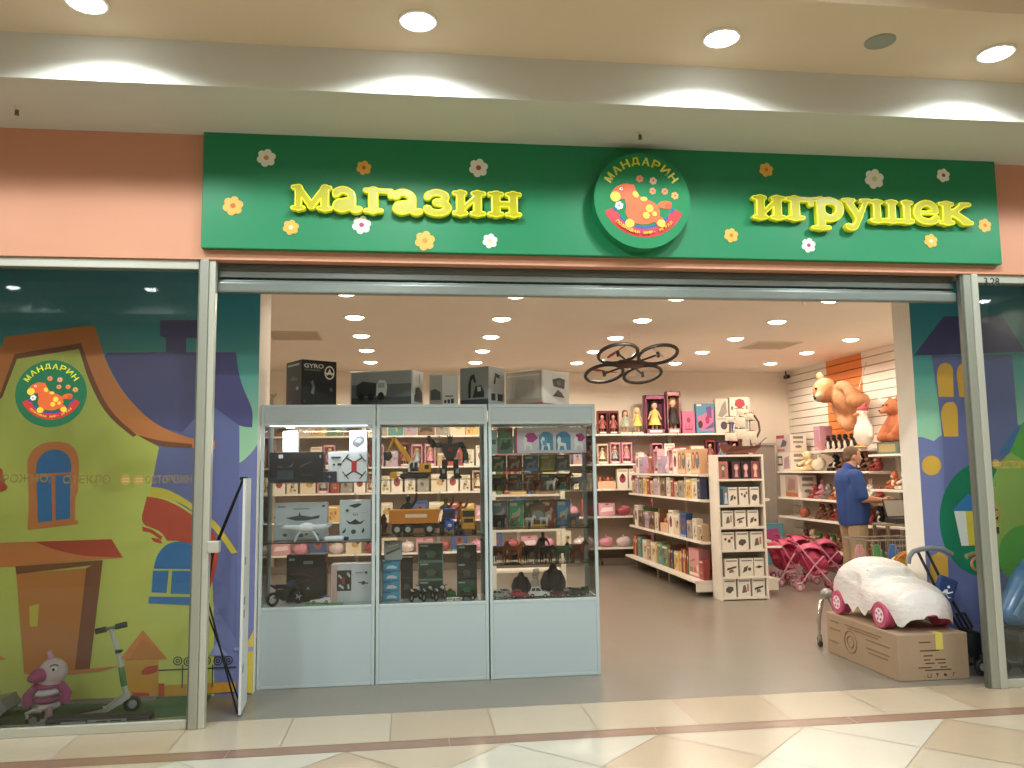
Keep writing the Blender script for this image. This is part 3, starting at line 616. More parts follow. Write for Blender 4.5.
# ------------------------------------------------------------------ display cabinets
R = math.radians
cab_m = mat('#abb8bb', rough=.4, metal=.0, var=.03, scale=3); cab_e = mat('#b4c2c2', rough=.4, metal=.15, var=.04); cab_g = glass_mat('cabinet_glass', (.97, .985, .98), 1.4)
shelf_g = glass_mat('shelf_glass', (.94, .975, .965), 1.5)
CY0, CY1 = .85, 1.25
CABS = [(-1.484, (1.008, 1.436), 'white-lit display cabinet with drones and a bike, beside the painted wall panel'), (-.661, (1.036, 1.448), 'display cabinet with the toy excavator and dark robot, middle of the three'), (.164, (.813, 1.074, 1.35, 1.496, 1.632), 'display cabinet full of toy horses and cars, nearest the doorway')]
CAB_FLOOR = .558
for k, (x0, shelves, lab) in enumerate(CABS):
    w = .816
    t = thing('display_cabinet', lab, 'display cabinet', (x0+w/2, CY0, 0), 0, 'glass display cabinets'); x = w/2
    b = B()
    for sx in (-1, 1):
        for y in (.012, CY1-CY0-.012): b.box((sx*(x-.012), y, 1.0), (.024, .024, 2.0), cab_e, bev=.003)
    for y in (.012, CY1-CY0-.012):
        for z in (.013, .548, 1.862, 1.988): b.box((0, y, z), (w-.048, .022, .024), cab_e, bev=.003)
    for sx in (-1, 1):
        for z in (.013, .548, 1.862, 1.988): b.box((sx*(x-.012), (CY1-CY0)/2, z), (.022, CY1-CY0-.048, .024), cab_e)
    b.build('frame', t)
    b = B(); b.box((0, .008, .281), (w-.05, .012, .51), cab_m); b.build('front_panel', t)
    b = B(); b.box((0, .008, 1.925), (w-.05, .012, .10), cab_m); b.build('header_panel', t)
    b = B()
    for sx in (-1, 1): b.box((sx*(x-.008), .2, .29), (.01, .35, .49), cab_m)
    b.box((0, .39, .29), (w-.05, .01, .49), cab_m); b.box((0, .2, .03), (w-.05, .35, .012), cab_m); b.build('base_carcass', t)
    b = B(); b.box((0, .2, 1.993), (w-.03, .37, .012), cab_m); b.build('top_panel', t)
    b = B(); b.box((0, .2, .55), (w-.05, .37, .014), mat('#cfd6d2', rough=.4)); b.build('cabinet_floor', t)
    b = B(); b.box((0, .010, 1.205), (w-.05, .004, 1.28), cab_g); b.build('front_glass', t)
    b = B()
    b.box((0, .39, 1.205), (w-.05, .004, 1.28), cab_g)
    for sx in (-1, 1): b.box((sx*(x-.006), .2, 1.205), (.004, .35, 1.28), cab_g)
    b.build('glazing', t)
    for z in shelves:
        b = B(); b.box((0, .2, z-.004), (w-.056, .35, .006), shelf_g); b.build('glass_shelf', t)
    if k < 2:
        b = B(); b.cyl((x-.05, -.004, 1.0), (x-.05, .0, 1.0), .01, mat('#3a3d3c', metal=.6, rough=.3)); b.build('lock', t)
    if k == 0:
        b = B(); b.cyl((-.215, .1, 1.853), (-.215, .1, 1.835), .03, mat('#eef4ff', emit=5), 14); b.build('lamp', t)
        b = B(); b.box((0, .022, 1.848), (w-.12, .012, .008), mat('#eef4ff', emit=3)); b.build('added_glow_strip', t)  # added glowing strip with its own area light, brightens the cartons
        l = bpy.data.lights.new('added_fill_lamp', 'AREA'); l.shape = 'RECTANGLE'; l.size = w-.12; l.size_y = .02; l.energy = 2.4; l.color = (.93, .97, 1)
        lo = bpy.data.objects.new('added_fill_lamp', l); C.objects.link(lo); lo.parent = t; lo.location = (0, .03, 1.84); lo.rotation_euler = (R(22), 0, 0)
        l = bpy.data.lights.new('cabinet_lamp', 'SPOT'); l.energy = 9; l.color = (.95, .97, 1); l.spot_size = R(150); l.shadow_soft_size = .03
        lo = bpy.data.objects.new('cabinet_lamp', l); C.objects.link(lo); lo.parent = t; lo.location = (-.215, .1, 1.83)

# ------------------------------------------------------------------ cartons with printed faces
def art(b, shapes, w, h, y, axis='-Y', x=0, off=0):
    # shapes in unit coordinates over a face; each a hair proud of the last
    for k, s in enumerate(shapes):
        kind, col = s[0], s[1]; d0 = y-.0006*(k+1)
        m = mat(col, rough=.4)
        if kind == 'r': pts = [(s[2], s[3]), (s[4], s[3]), (s[4], s[5]), (s[2], s[5])]
        elif kind == 'e': pts = [(s[2]+s[4]*math.cos(a), s[3]+s[5]*math.sin(a)) for a in [2*PI*q/14 for q in range(14)]]
        elif kind == 'p': pts = s[2]
        if kind == 't':
            if axis == '-Y': b.text(s[2], s[5]*h, ((s[3]-.5)*w, d0-.0004, s[4]*h), m, depth=.0006, width=s[6]*w if len(s) > 6 else None, bold=.02)
            continue
        P = [((px-.5)*w, pz*h) for px, pz in pts]
        if axis == '-Y': b.prism(P, d0, y+.0004, m)
        else:                                                     # a side face: print runs along y
            v = b.prism(P, d0-y, .0004, m)
            for q in v:
                c = q.co.copy()
                q.co = Vector((x-c.y, off+c.x, c.z)) if axis == '+X' else Vector((x+c.y, off-c.x, c.z))
def carton(name, label, cat, loc, rz, dims, col, front=(), side=None, sside='+X', group=None, top=None, bev=.003):
    w, d, h = dims
    t = thing(name, label, cat, loc, rz, group)
    b = B(); b.box((0, d/2, h/2), (w, d, h), mat(col, rough=.45) if isinstance(col, str) else col, bev=bev)
    b.build('carton', t)
    if front:
        b = B(); art(b, front, w, h, 0); b.build('front_print', t)
    if side:
        b = B(); art(b, side, d, h, 0, sside, x=(w/2 if sside == '+X' else -w/2), off=d/2); b.build('side_print', t)
    if top:
        b = B(); b.box((0, d/2, h+.0008), (w*.96, d*.96, .001), mat(top)); b.build('top_print', t)
    return t
R = math.radians
TOP = 2.0005
# the gyro box: dark carton, emblem and lettering
gyro_f = [('r', '#23282a', .03, .03, .97, .97), ('t', '#d8dcd6', 'GYRO', .34, .87, .095, .56), ('r', '#5c6460', .07, .76, .52, .80), ('e', '#e4dfd2', .79, .74, .145, .155), ('e', '#1c2020', .79, .74, .115, .125),
          ('p', '#e4dfd2', [(.70, .66), (.79, .84), (.88, .66), (.79, .72)]), ('r', '#e4dfd2', .68, .70, .90, .74), ('p', '#6d7673', [(.26, .26), (.34, .24), (.37, .4), (.31, .56), (.25, .5), (.3, .42)]), ('e', '#5a6468', .84, .36, .04, .05), ('r', '#3f4a4c', .06, .06, .1, .12)]
gyro_s = [('r', '#111c26', .03, .03, .97, .97), ('r', '#9fb4a8', .1, .89, .85, .93), ('p', '#3c5568', [(.25, .58), (.4, .66), (.7, .62), (.72, .55)]), ('e', '#7d93a0', .74, .38, .08, .04), ('r', '#2c4460', .1, .06, .4, .1)]
carton('gyro_box', 'tall dark carton with a white lettered top and round white emblem, on the cabinets', 'box', (-1.085, .93, TOP), R(32), (.28, .27, .335), '#171b1d', gyro_f, gyro_s, '-X')
# vehicle boxes
def truckart(w):
    return [('r', '#5d6565', .02, .04, .98, .97), ('r', '#8b9290', .02, .62, .98, .97), ('r', '#3c4242', .02, .04, .98, .25), ('p', '#c9cecb', [(.42, .3), (.58, .3), (.6, .55), (.57, .72), (.47, .74), (.43, .6)]), ('p', '#30373a', [(.1, .3), (.42, .3), (.42, .66), (.2, .72), (.1, .6)]),
            ('e', '#1d2021', .18, .28, .05, .12), ('e', '#1d2021', .34, .28, .05, .12), ('e', '#1d2021', .5, .28, .05, .12), ('r', '#9ba6a8', .45, .52, .56, .66)]
carton('truck_box', 'long grey carton showing a truck, left of the excavator boxes on the cabinets', 'box', (-.635, 1.02, TOP), R(-22), (.51, .23, .27), '#b9bebc', truckart(1), [('r', '#c9cecc', .02, .02, .98, .98), ('r', '#4a5050', .15, .12, .85, .3), ('p', '#3b4243', [(.2, .2), (.8, .2), (.85, .4), (.6, .55), (.3, .5)]), ('r', '#e2a8a0', .3, .7, .34, .9), ('r', '#8a8f8e', .6, .66, .64, .92)], '+X')
carton('truck_box', 'pale carton half hidden behind the long grey truck carton on the cabinets', 'box', (-.16, 1.07, TOP), R(-4), (.22, .16, .25), '#c4c6bf', [('r', '#a2a49d', .03, .03, .45, .97), ('r', '#d7dad6', .46, .03, .97, .97), ('p', '#4a4f4d', [(.05, .2), (.4, .2), (.4, .45), (.2, .55), (.05, .5)]), ('r', '#3f4442', .52, .1, .6, .2), ('r', '#3f4442', .64, .1, .72, .22), ('r', '#3f4442', .76, .1, .86, .24), ('r', '#6a6f6c', .56, .3, .84, .34)])
carton('excavator_box', 'grey carton showing an excavator, between the pale carton and the clear-window carton', 'box', (.07, .98, TOP), R(-40), (.27, .22, .295), '#9fa4a3', [('r', '#858b8b', .02, .02, .98, .98), ('r', '#3d4345', .02, .02, .98, .16), ('p', '#23282a', [(.3, .2), (.3, .55), (.38, .78), (.5, .82), (.58, .6), (.52, .58), (.46, .7), (.4, .64), (.38, .2)]), ('p', '#2c3234', [(.45, .2), (.85, .2), (.85, .34), (.75, .52), (.55, .5)]), ('r', '#b5bab8', .62, .36, .74, .48)], [('r', '#b4b9b7', .02, .02, .98, .98), ('p', '#2c3234', [(.3, .55), (.4, .85), (.7, .8), (.65, .7), (.45, .74), (.4, .55)]), ('r', '#3a4040', .15, .12, .4, .3), ('r', '#3a4040', .55, .12, .85, .3)], '+X')
t = carton('robot_box', 'carton with clear wrinkled window and white end, standing nearest the doorway on the cabinets', 'box', (.455, 1.0, TOP), R(-44), (.36, .37, .27), '#d8d6cf', [('r', '#a39a8c', .03, .05, .97, .97), ('r', '#b03a34', .0, .0, 1, .06), ('p', '#6b655e', [(.25, .2), (.75, .2), (.8, .7), (.3, .8)]), ('r', '#dedbd4', .06, .84, .94, .88)],
       [('r', '#dfe0dc', .02, .02, .98, .98), ('r', '#b03a34', .0, .0, 1, .05), ('p', '#23272a', [(.4, .55), (.8, .5), (.84, .78), (.62, .82), (.36, .74)]), ('e', '#55605f', .6, .66, .08, .07), ('p', '#2a2e30', [(.36, .26), (.8, .24), (.7, .38), (.55, .46), (.45, .34)])], '+X')
b = B(); b.box((0, -.006, .15), (.31, .003, .2), film_mat('clear_film', '#e8e2d8', .25)); b.build('clear_window', t)
t = thing('pillar_figurine', 'small pale plaster-like figurine beside the dark carton on the cabinets', 'figurine', (-1.435, 1.06, TOP))
b = B(); b.box((0, 0, .006), (.06, .05, .012), mat('#b9a693')); b.build('base', t)
b = B(); b.cap((-.012, 0, .012), (-.012, 0, .07), .016, .014, '#b9a693'); b.ell((-.012, 0, .092), .016, '#b9a693'); b.cap((0, 0, .065), (.02, 0, .1), .006, .005, '#b9a693'); b.fuse('body', t, .003, 2)

# ------------------------------------------------------------------ toys in the cabinets
def wheelset(t, pts, r, w, tyre='#1c1c1c', hub='#b8b8b4', name='wheel', axis='Y'):
    for p in pts:
        b = B(); d = Vector((0, w/2, 0)) if axis == 'Y' else Vector((w/2, 0, 0)); p = Vector(p)
        b.cyl(p-d, p+d, r, tyre, 16); b.cyl(p-d*1.06, p+d*1.06, r*.5, hub, 10); b.build(name, t)
z1, z2, zf = 1.008, 1.436, CAB_FLOOR
CX = -1.478
drone4 = lambda cx, cz, s, col, arm: [('r', col, cx-.07*s, cz-.2*s, cx+.07*s, cz+.2*s)]+[('p', arm, [(cx+sx*.06*s, cz+sz*.16*s), (cx+sx*.24*s, cz+sz*.3*s), (cx+sx*.22*s, cz+sz*.34*s), (cx+sx*.04*s, cz+sz*.2*s)]) for sx in (-1, 1) for sz in (-1, 1)]+[('p', arm, [(cx+sx*.14*s, cz+sz*.42*s), (cx+sx*.16*s, cz+sz*.44*s), (cx+sx*.32*s, cz+sz*.18*s), (cx+sx*.3*s, cz+sz*.16*s)]) for sx in (-1, 1) for sz in (-1, 1)]
carton('drone_box', 'black glossy carton on the upper glass shelf, beside the white carton with a red drone', 'box', (-1.242, .93, z2), 0, (.385, .16, .222), '#15191c', [('r', '#1a1f24', .02, .03, .98, .97), ('p', '#58606a', [(.3, .5), (.42, .52), (.44, .66), (.40, .56)]), ('p', '#4a535a', [(.55, .48), (.78, .68), (.8, .72), (.57, .54)]), ('e', '#39424a', .2, .52, .06, .03), ('r', '#c9cfd0', .17, .8, .25, .92), ('r', '#33414a', .15, .1, .45, .4), ('r', '#24303a', .6, .2, .8, .28), ('r', '#8a9092', .93, .8, .96, .9)])
carton('drone_box', 'white carton printed with a red drone, on the upper glass shelf', 'box', (-.872, .93, z2), 0, (.285, .15, .222), '#d4d8dc', [('r', '#dbe0e4', .02, .02, .98, .98)]+drone4(.66, .5, .95, '#c03038', '#23282c')+[('r', '#4a5258', .08, .78, .32, .84), ('e', '#2b3034', .15, .58, .03, .03), ('r', '#2b3034', .24, .55, .34, .62)])
carton('controller_box', 'small dark-blue pack with a pad, leaning before the two drone cartons', 'box', (-1.0, .902, z2), 0, (.10, .02, .078), '#1f2634', [('r', '#2a3346', .04, .05, .96, .95), ('e', '#16202e', .5, .5, .3, .3), ('r', '#6d7da0', .47, .3, .53, .7), ('r', '#6d7da0', .35, .45, .65, .55)])
carton('drone_box', 'brightly lit plain white carton on top of the black carton in the cabinet', 'box', (-1.297, .98, z2+.2245), 0, (.105, .1, .155), '#f1f1f0', [('r', '#f6f6f6', .02, .02, .98, .98)])
carton('camera_box', 'white carton showing a grey shell, on top of the red drone carton', 'box', (-.80, .975, z2+.2245), 0, (.13, .1, .155), '#eeeeee', [('r', '#f1f2f2', .02, .02, .98, .98), ('p', '#77787c', [(.16, .32), (.45, .16), (.82, .4), (.86, .62), (.7, .74), (.4, .7), (.2, .5)]), ('p', '#a7a8ac', [(.3, .46), (.6, .38), (.75, .56), (.6, .64), (.4, .6)])])
carton('drone_box', 'large white carton printed with a dark quadcopter, behind the white drone', 'box', (-1.225, 1.10, z1), 0, (.385, .1, .275), '#c3cdd3', [('r', '#cdd8de', .02, .02, .98, .98), ('p', '#5a5c66', [(.2, .6), (.3, .62), (.45, .66), (.47, .76), (.5, .66), (.7, .62), (.86, .66), (.84, .58), (.6, .52), (.4, .52)]), ('r', '#8d9aa2', .35, .82, .66, .85), ('r', '#3e464c', .9, .88, .95, .93), ('r', '#7a8890', .06, .88, .2, .91), ('e', '#6a747a', .2, .14, .04, .04), ('e', '#6a747a', .5, .12, .05, .05), ('e', '#6a747a', .8, .14, .04, .04)])
carton('drone_box', 'white carton with small drone pictures in three rows, beside the white drone', 'box', (-.822, 1.03, z1), 0, (.23, .12, .29), '#cad7de', [('r', '#d2dfe6', .02, .02, .98, .98), ('t', '#4a5258', 'W1', .5, .63, .06, .16), ('p', '#3f464b', [(.28, .86), (.5, .8), (.62, .84), (.72, .9), (.6, .92), (.45, .9)]), ('e', '#30363a', .25, .74, .05, .035), ('p', '#3a4045', [(.2, .5), (.35, .44), (.5, .52), (.65, .44), (.82, .5), (.7, .4), (.5, .38), (.3, .4)]), ('p', '#33393e', [(.08, .18), (.2, .3), (.2, .22), (.14, .16)]), ('e', '#50585e', .45, .2, .08, .06), ('p', '#33393e', [(.7, .18), (.76, .3), (.8, .24), (.76, .16)]), ('r', '#9fb0b8', .1, .68, .9, .685)])
carton('drone_box', 'black carton with grey title and red curve, on the cabinet floor behind the toy motorbike', 'box', (-1.18, 1.10, zf), 0, (.29, .11, .34), '#16191b', [('r', '#1d2123', .02, .02, .98, .98), ('r', '#7d8486', .42, .8, .66, .87), ('p', '#5b2c28', [(.1, .6), (.4, .62), (.7, .52), (.7, .49), (.4, .58), (.1, .56)]), ('p', '#4a2a2a', [(.3, .42), (.6, .48), (.6, .45), (.3, .38)]), ('p', '#a7acac', [(.5, .26), (.55, .32), (.58, .26)]), ('r', '#9aa0a0', .06, .88, .2, .93), ('r', '#c43c30', .97, .85, .995, .97)])
t = carton('drone_box', 'white carton with a dark see-through window and red trim, on the cabinet floor', 'box', (-.845, 1.0, zf), 0, (.29, .13, .275), '#cfd6dc', [('r', '#d6dee5', .5, .02, .98, .98), ('r', '#d9b7b4', .02, .02, .16, .98), ('r', '#2a2f30', .14, .3, .5, .84), ('p', '#c8ccce', [(.16, .7), (.2, .74), (.32, .6), (.3, .56)]), ('p', '#c8ccce', [(.38, .74), (.42, .8), (.48, .7), (.46, .64)]), ('r', '#a33a36', .26, .48, .34, .66), ('p', '#c8ccce', [(.18, .44), (.22, .48), (.32, .4), (.3, .34)]), ('p', '#c8ccce', [(.4, .46), (.44, .48), (.46, .36), (.42, .34)]), ('e', '#343a40', .8, .5, .05, .05), ('p', '#4a525a', [(.68, .5), (.92, .47), (.92, .5), (.68, .53)]), ('r', '#4c545a', .84, .74, .9, .8), ('r', '#9aa4ac', .6, .76, .8, .79)])
# white quadcopter on the middle glass shelf
def quadcopter(t, s, body, armc, prop, legs=True):
    b = B(); b.ell((0, 0, .13*s), (.12*s, .1*s, .04*s), body); b.ell((0, -.02*s, .15*s), (.07*s, .07*s, .035*s), body)
    for sx in (-1, 1):
        for sy in (-1, 1): b.cap((sx*.06*s, sy*.05*s, .135*s), (sx*.22*s, sy*.17*s, .15*s), .026*s, .016*s, body)
    b.fuse('body', t, .008*s, 3)
    for sx in (-1, 1):
        for sy in (-1, 1):
            q = B(); c = (sx*.22*s, sy*.17*s, .175*s); q.cyl((c[0], c[1], .15*s), (c[0], c[1], .18*s), .016*s, armc, 10)
            for a in ((.4*sx+sy, .4*sx+sy+PI) if s > 1 else (.12*sx, .12*sx+PI)):
                e = Vector((math.cos(a), math.sin(a), 0)); n = Vector((-e.y, e.x, 0))*.012*s; cc = Vector(c)
                q.poly([cc-n, cc+e*.14*s-n*.5, cc+e*.14*s+n*.5, cc+n], mat(prop)); q.poly([cc+n+Vector((0, 0, .002)), cc+e*.14*s+n*.5+Vector((0, 0, .002)), cc+e*.14*s-n*.5+Vector((0, 0, .002)), cc-n+Vector((0, 0, .002))], mat(prop))
            q.build('propeller', t)
    if legs:
        for sx in (-1, 1):
            q = B(); q.tube([(sx*.05*s, -.04*s, .11*s), (sx*.09*s, -.05*s, .06*s), (sx*.11*s, -.05*s, .01*s), (sx*.11*s, .06*s, .01*s), (sx*.09*s, .05*s, .06*s), (sx*.05*s, .04*s, .11*s)], .009*s, mat(body)); q.build('landing_leg', t)
        q = B(); q.ell((0, -.05*s, .075*s), (.022*s, .02*s, .022*s), '#c9c0b8'); q.cyl((0, -.06*s, .075*s), (0, -.074*s, .075*s), .012*s, '#26282a'); q.build('camera', t)
t = thing('toy_quadcopter', 'white quadcopter on landing legs on the lower glass shelf', 'toy drone', (-1.165, .955, z1+.001)); t.scale = (1, .5, 1); quadcopter(t, .74, '#e6ecef', '#d0d6da', '#dde3e6')
t = thing('foam_float', 'white cylinder with rounded end and black cap lying beside the white quadcopter', 'toy part', (-.96, .90, z1+.021))
b = B(); b.cap((-.055, 0, 0), (.05, 0, 0), .020, .020, '#e3e9ec'); b.fuse('body', t, .004, 1)
b = B(); b.cyl((.068, 0, 0), (.1, 0, -.004), .014, '#22262a'); b.build('cap', t)
def motorbike(t, s, fair, frame='#23282c', seat='#1a1a1a'):
    b = B()
    b.limb([(-.05*s, 0, .085*s), (0, 0, .08*s), (.05*s, 0, .11*s), (.075*s, 0, .14*s)], [.018*s, .022*s, .018*s, .01*s], frame)
    b.ell((0, 0, .055*s), (.04*s, .02*s, .03*s), frame); b.cap((-.085*s, 0, .05*s), (-.02*s, 0, .06*s), .009*s, .01*s, frame)
    for sy in (-1, 1): b.cap((.095*s, sy*.014*s, .05*s), (.075*s, sy*.012*s, .14*s), .006*s, .006*s, frame)
    b.fuse('chassis', t, .004*s, 1)
    b = B(); b.ell((.045*s, 0, .125*s), (.035*s, .02*s, .026*s), fair); b.cap((.08*s, 0, .105*s), (.1*s, 0, .1*s), .014*s, .008*s, fair); b.cap((-.06*s, 0, .115*s), (-.1*s, 0, .135*s), .014*s, .006*s, fair); b.fuse('fairing', t, .004*s, 1)
    b = B(); b.cap((-.06*s, 0, .122*s), (.01*s, 0, .116*s), .014*s, .014*s, seat); b.build('saddle', t)
    b = B(); b.tube([(.07*s, -.045*s, .16*s), (.078*s, -.02*s, .15*s), (.078*s, .02*s, .15*s), (.07*s, .045*s, .16*s)], .004*s, mat('#2c3034')); b.build('handlebar', t)
    for x in (-.085, .1):
        b = B(); b.ring((x*s, 0, .045*s), .036*s, .010*s, mat('#1a1a1a'), 'Y', 18, 6); b.cyl((x*s, -.008*s, .045*s), (x*s, .008*s, .045*s), .012*s, '#c4c8ca', 10)
        for q in range(5):
            a = 2*PI*q/5; b.cyl((x*s, 0, .045*s), (x*s+.032*s*math.cos(a), 0, .045*s+.032*s*math.sin(a)), .003*s, '#c9cdd0', 6)
        b.build('wheel', t)
t = thing('toy_motorbike', 'large dark toy motorbike standing on the first cabinet floor', 'toy motorbike', (-1.315, .965, zf+.001), R(38)); motorbike(t, 1.12, '#2a3b58')
t = thing('toy_car_track', 'low toy race car in white and blue on a green strip, before the black carton', 'toy car', (-1.07, .925, zf))
b = B(); b.box((.04, 0, .006), (.27, .05, .008), mat('#7fae6a'), bev=.002); b.build('base', t)
b = B(); b.prism([(-.06, .022), (.08, .022), (.08, .05), (.05, .056), (.0, .04), (-.06, .032)], -.018, .018, mat('#dfe3e6')); b.build('body', t)
b = B(); b.prism([(.0, .041), (.05, .057), (.075, .055), (.07, .062), (.045, .064)], -.014, .014, mat('#2c4a8c')); b.build('stripe', t)
wheelset(t, [(-.035, -.02, .022), (.055, -.02, .022), (-.035, .02, .022), (.055, .02, .022)], .012, .008)
# middle cabinet
z1, z2 = 1.036, 1.448
Y_, YD = '#e0a02c', '#b9801c'
t = thing('toy_excavator', 'yellow toy excavator with raised boom on the upper glass shelf', 'toy excavator', (-.385, .985, z2+.001)); t.scale = (1.08, 1.0, 1.05)
b = B()
for sy in (-1, 1): b.cap((-.08, sy*.045, .022), (.08, sy*.045, .022), .02, .02, '#23272c'); b.box((0, sy*.045, .022), (.16, .036, .036), '#23272c')
b.build('track', t)
b = B(); b.prism([(-.17, .012), (-.125, .0), (-.12, .05), (-.165, .05)], -.06, .06, mat(Y_)); b.box((-.1, 0, .02), (.06, .02, .012), YD); b.build('dozer_blade', t)
b = B(); b.cyl((0, 0, .03), (0, 0, .05), .045, '#3a3a38'); b.box((.04, 0, .068), (.15, .1, .045), Y_, bev=.008); b.box((.075, 0, .095), (.08, .1, .03), Y_, bev=.008); b.box((.085, -.051, .085), (.03, .002, .03), '#2a2620'); b.build('upper_body', t)
b = B(); b.prism([(-.04, .05), (.03, .05), (.03, .13), (-.025, .13), (-.045, .1)], -.05, 0, mat('#e4e2d8')); c = b.build('cab', t)
b = B(); b.prism([(-.03, .07), (-.008, .07), (-.008, .118), (-.022, .118), (-.034, .1)], -.052, -.049, mat('#2b3234')); b.prism([(.0, .07), (.022, .07), (.022, .118), (.0, .118)], -.052, -.049, mat('#2b3234')); b.build('window', c)
b = B(); b.limb([(-.015, .02, .1), (-.075, .02, .2), (-.135, .02, .285)], [.016, .02, .012], Y_, 8); b.build('boom', t)
b = B(); b.limb([(-.12, .02, .27), (-.14, .02, .29), (-.185, .02, .185)], [.009, .014, .008], YD, 8); b.cap((-.1, .02, .265), (-.15, .02, .26), .005, .005, '#55504a', 6); b.build('stick', t)
b = B(); b.prism([(-.215, .19), (-.16, .195), (-.15, .16), (-.175, .13), (-.205, .14)], -.02, .06, mat('#1f2a2c')); b.build('bucket', t)
# dark robot
def robot(t, s, body, dark, acc):
    b = B(); b.prism([(-.05*s, .2*s), (.05*s, .2*s), (.085*s, .3*s), (.07*s, .34*s), (-.07*s, .34*s), (-.085*s, .3*s)], -.04*s, .04*s, mat(body)); b.box((0, -.042*s, .28*s), (.05*s, .012*s, .05*s), acc, bev=.003); b.box((0, 0, .19*s), (.08*s, .06*s, .05*s), dark, bev=.006*s); b.build('torso', t)
    b = B(); b.box((0, -.005*s, .37*s), (.045*s, .05*s, .05*s), dark, bev=.008*s); b.prism([(-.024*s, .39*s), (-.03*s, .425*s), (-.01*s, .4*s), (0, .43*s), (.01*s, .4*s), (.03*s, .425*s), (.024*s, .39*s)], -.02*s, .02*s, mat(dark)); b.box((0, -.032*s, .372*s), (.03*s, .004*s, .008*s), acc); b.build('head', t)
    for sx in (-1, 1):
        b = B(); b.box((sx*.055*s, 0, .13*s), (.05*s, .06*s, .11*s), dark, bev=.008*s); b.box((sx*.065*s, -.004*s, .055*s), (.062*s, .07*s, .09*s), body, bev=.012*s); b.box((sx*.07*s, -.02*s, .014*s), (.075*s, .11*s, .028*s), dark, bev=.008*s); b.box((sx*.066*s, -.04*s, .07*s), (.03*s, .012*s, .04*s), '#8a8f8e'); b.build('leg', t)
    for sx in (-1, 1):
        b = B(); b.box((sx*.105*s, 0, .325*s), (.06*s, .07*s, .05*s), body, bev=.012*s); b.prism([(sx*.09*s, .35*s), (sx*.15*s, .39*s), (sx*.13*s, .33*s)], -.012*s, .012*s, mat('#8d9290'))
        if sx < 0: b.cap((-.12*s, 0, .32*s), (-.165*s, -.01*s, .33*s), .022*s, .024*s, dark, 8); b.cap((-.165*s, -.01*s, .33*s), (-.205*s, -.02*s, .39*s), .032*s, .026*s, dark, 8)
        else: b.cap((.125*s, 0, .31*s), (.15*s, -.005*s, .24*s), .024*s, .024*s, dark, 8); b.box((.15*s, -.01*s, .2*s), (.055*s, .06*s, .1*s), body, bev=.012*s); b.box((.15*s, -.042*s, .16*s), (.03*s, .008*s, .03*s), '#a9aeac')
        b.build('arm', t)
t = thing('toy_robot', 'large black toy robot with one arm raised, on the upper glass shelf', 'toy robot', (-.115, 1.0, z2+.001)); robot(t, .78, '#1c1f22', '#121416', '#5a2226')
t = thing('toy_robot', 'slim red-brown action figure at the side of the orange dump truck', 'toy robot', (-.608, .957, z1+.001), R(80)); robot(t, .37, '#6a3a2c', '#3a2620', '#b0a89c')
# figures standing on the dump truck's bed edge are separate toys
t = thing('toy_dump_truck', 'big orange toy dump truck with dark wheels on the lower glass shelf', 'toy truck', (-.372, 1.035, z1+.001))
b = B(); b.box((0, 0, .06), (.36, .08, .03), '#22262a', bev=.006); b.build('chassis', t)
b = B(); b.prism([(-.2, .085), (.16, .085), (.18, .185), (-.2, .185)], -.075, .075, mat('#d08024')); b.box((-.01, -.0755, .184), (.38, .006, .01), '#f0a444'); b.box((0, -.078, .14), (.16, .002, .026), '#f0dcb8'); b.build('tipper_body', t)
wheelset(t, [(x, y, .042) for x in (-.14, -.06, .1) for y in (-.062, .062)], .042, .03)
t = thing('toy_tractor', 'bright blue toy tractor facing outward beside the orange dump truck', 'toy tractor', (-.125, .952, z1+.001))
b = B(); b.box((0, .02, .075), (.07, .12, .06), '#1f52b4', bev=.01); b.box((0, -.045, .066), (.06, .03, .05), '#2a63c8', bev=.006); b.build('hood', t)
b = B(); b.box((0, .04, .145), (.088, .08, .065), '#1b3f8c', bev=.008); b.box((0, -.001, .148), (.07, .004, .045), '#1c2530'); b.box((0, .04, .182), (.1, .09, .01), '#1f52b4', bev=.003); b.build('cab', t)
wheelset(t, [(-.055, .06, .045), (.055, .06, .045)], .045, .03, axis='X'); wheelset(t, [(-.05, -.035, .028), (.05, -.035, .028)], .028, .02, axis='X')
b = B(); b.ell((0, -.07, .07), (.016, .01, .012), '#e4e6e4'); b.build('badge_lamp', t)
t = thing('toy_forklift', 'yellow and black toy truck front beside the blue tractor', 'toy truck', (.015, .95, z1+.001))
b = B(); b.box((0, .06, .06), (.1, .2, .05), '#c8902a', bev=.008); b.box((0, .02, .135), (.105, .1, .1), '#d39a2e', bev=.01); b.build('body', t)
b = B(); b.box((0, -.032, .15), (.088, .004, .045), '#22221f'); b.box((0, -.031, .1), (.07, .004, .028), '#2a2620'); b.build('windscreen', t)
wheelset(t, [(-.05, 0, .03), (.05, 0, .03), (-.05, .12, .03), (.05, .12, .03)], .03, .022, axis='X')
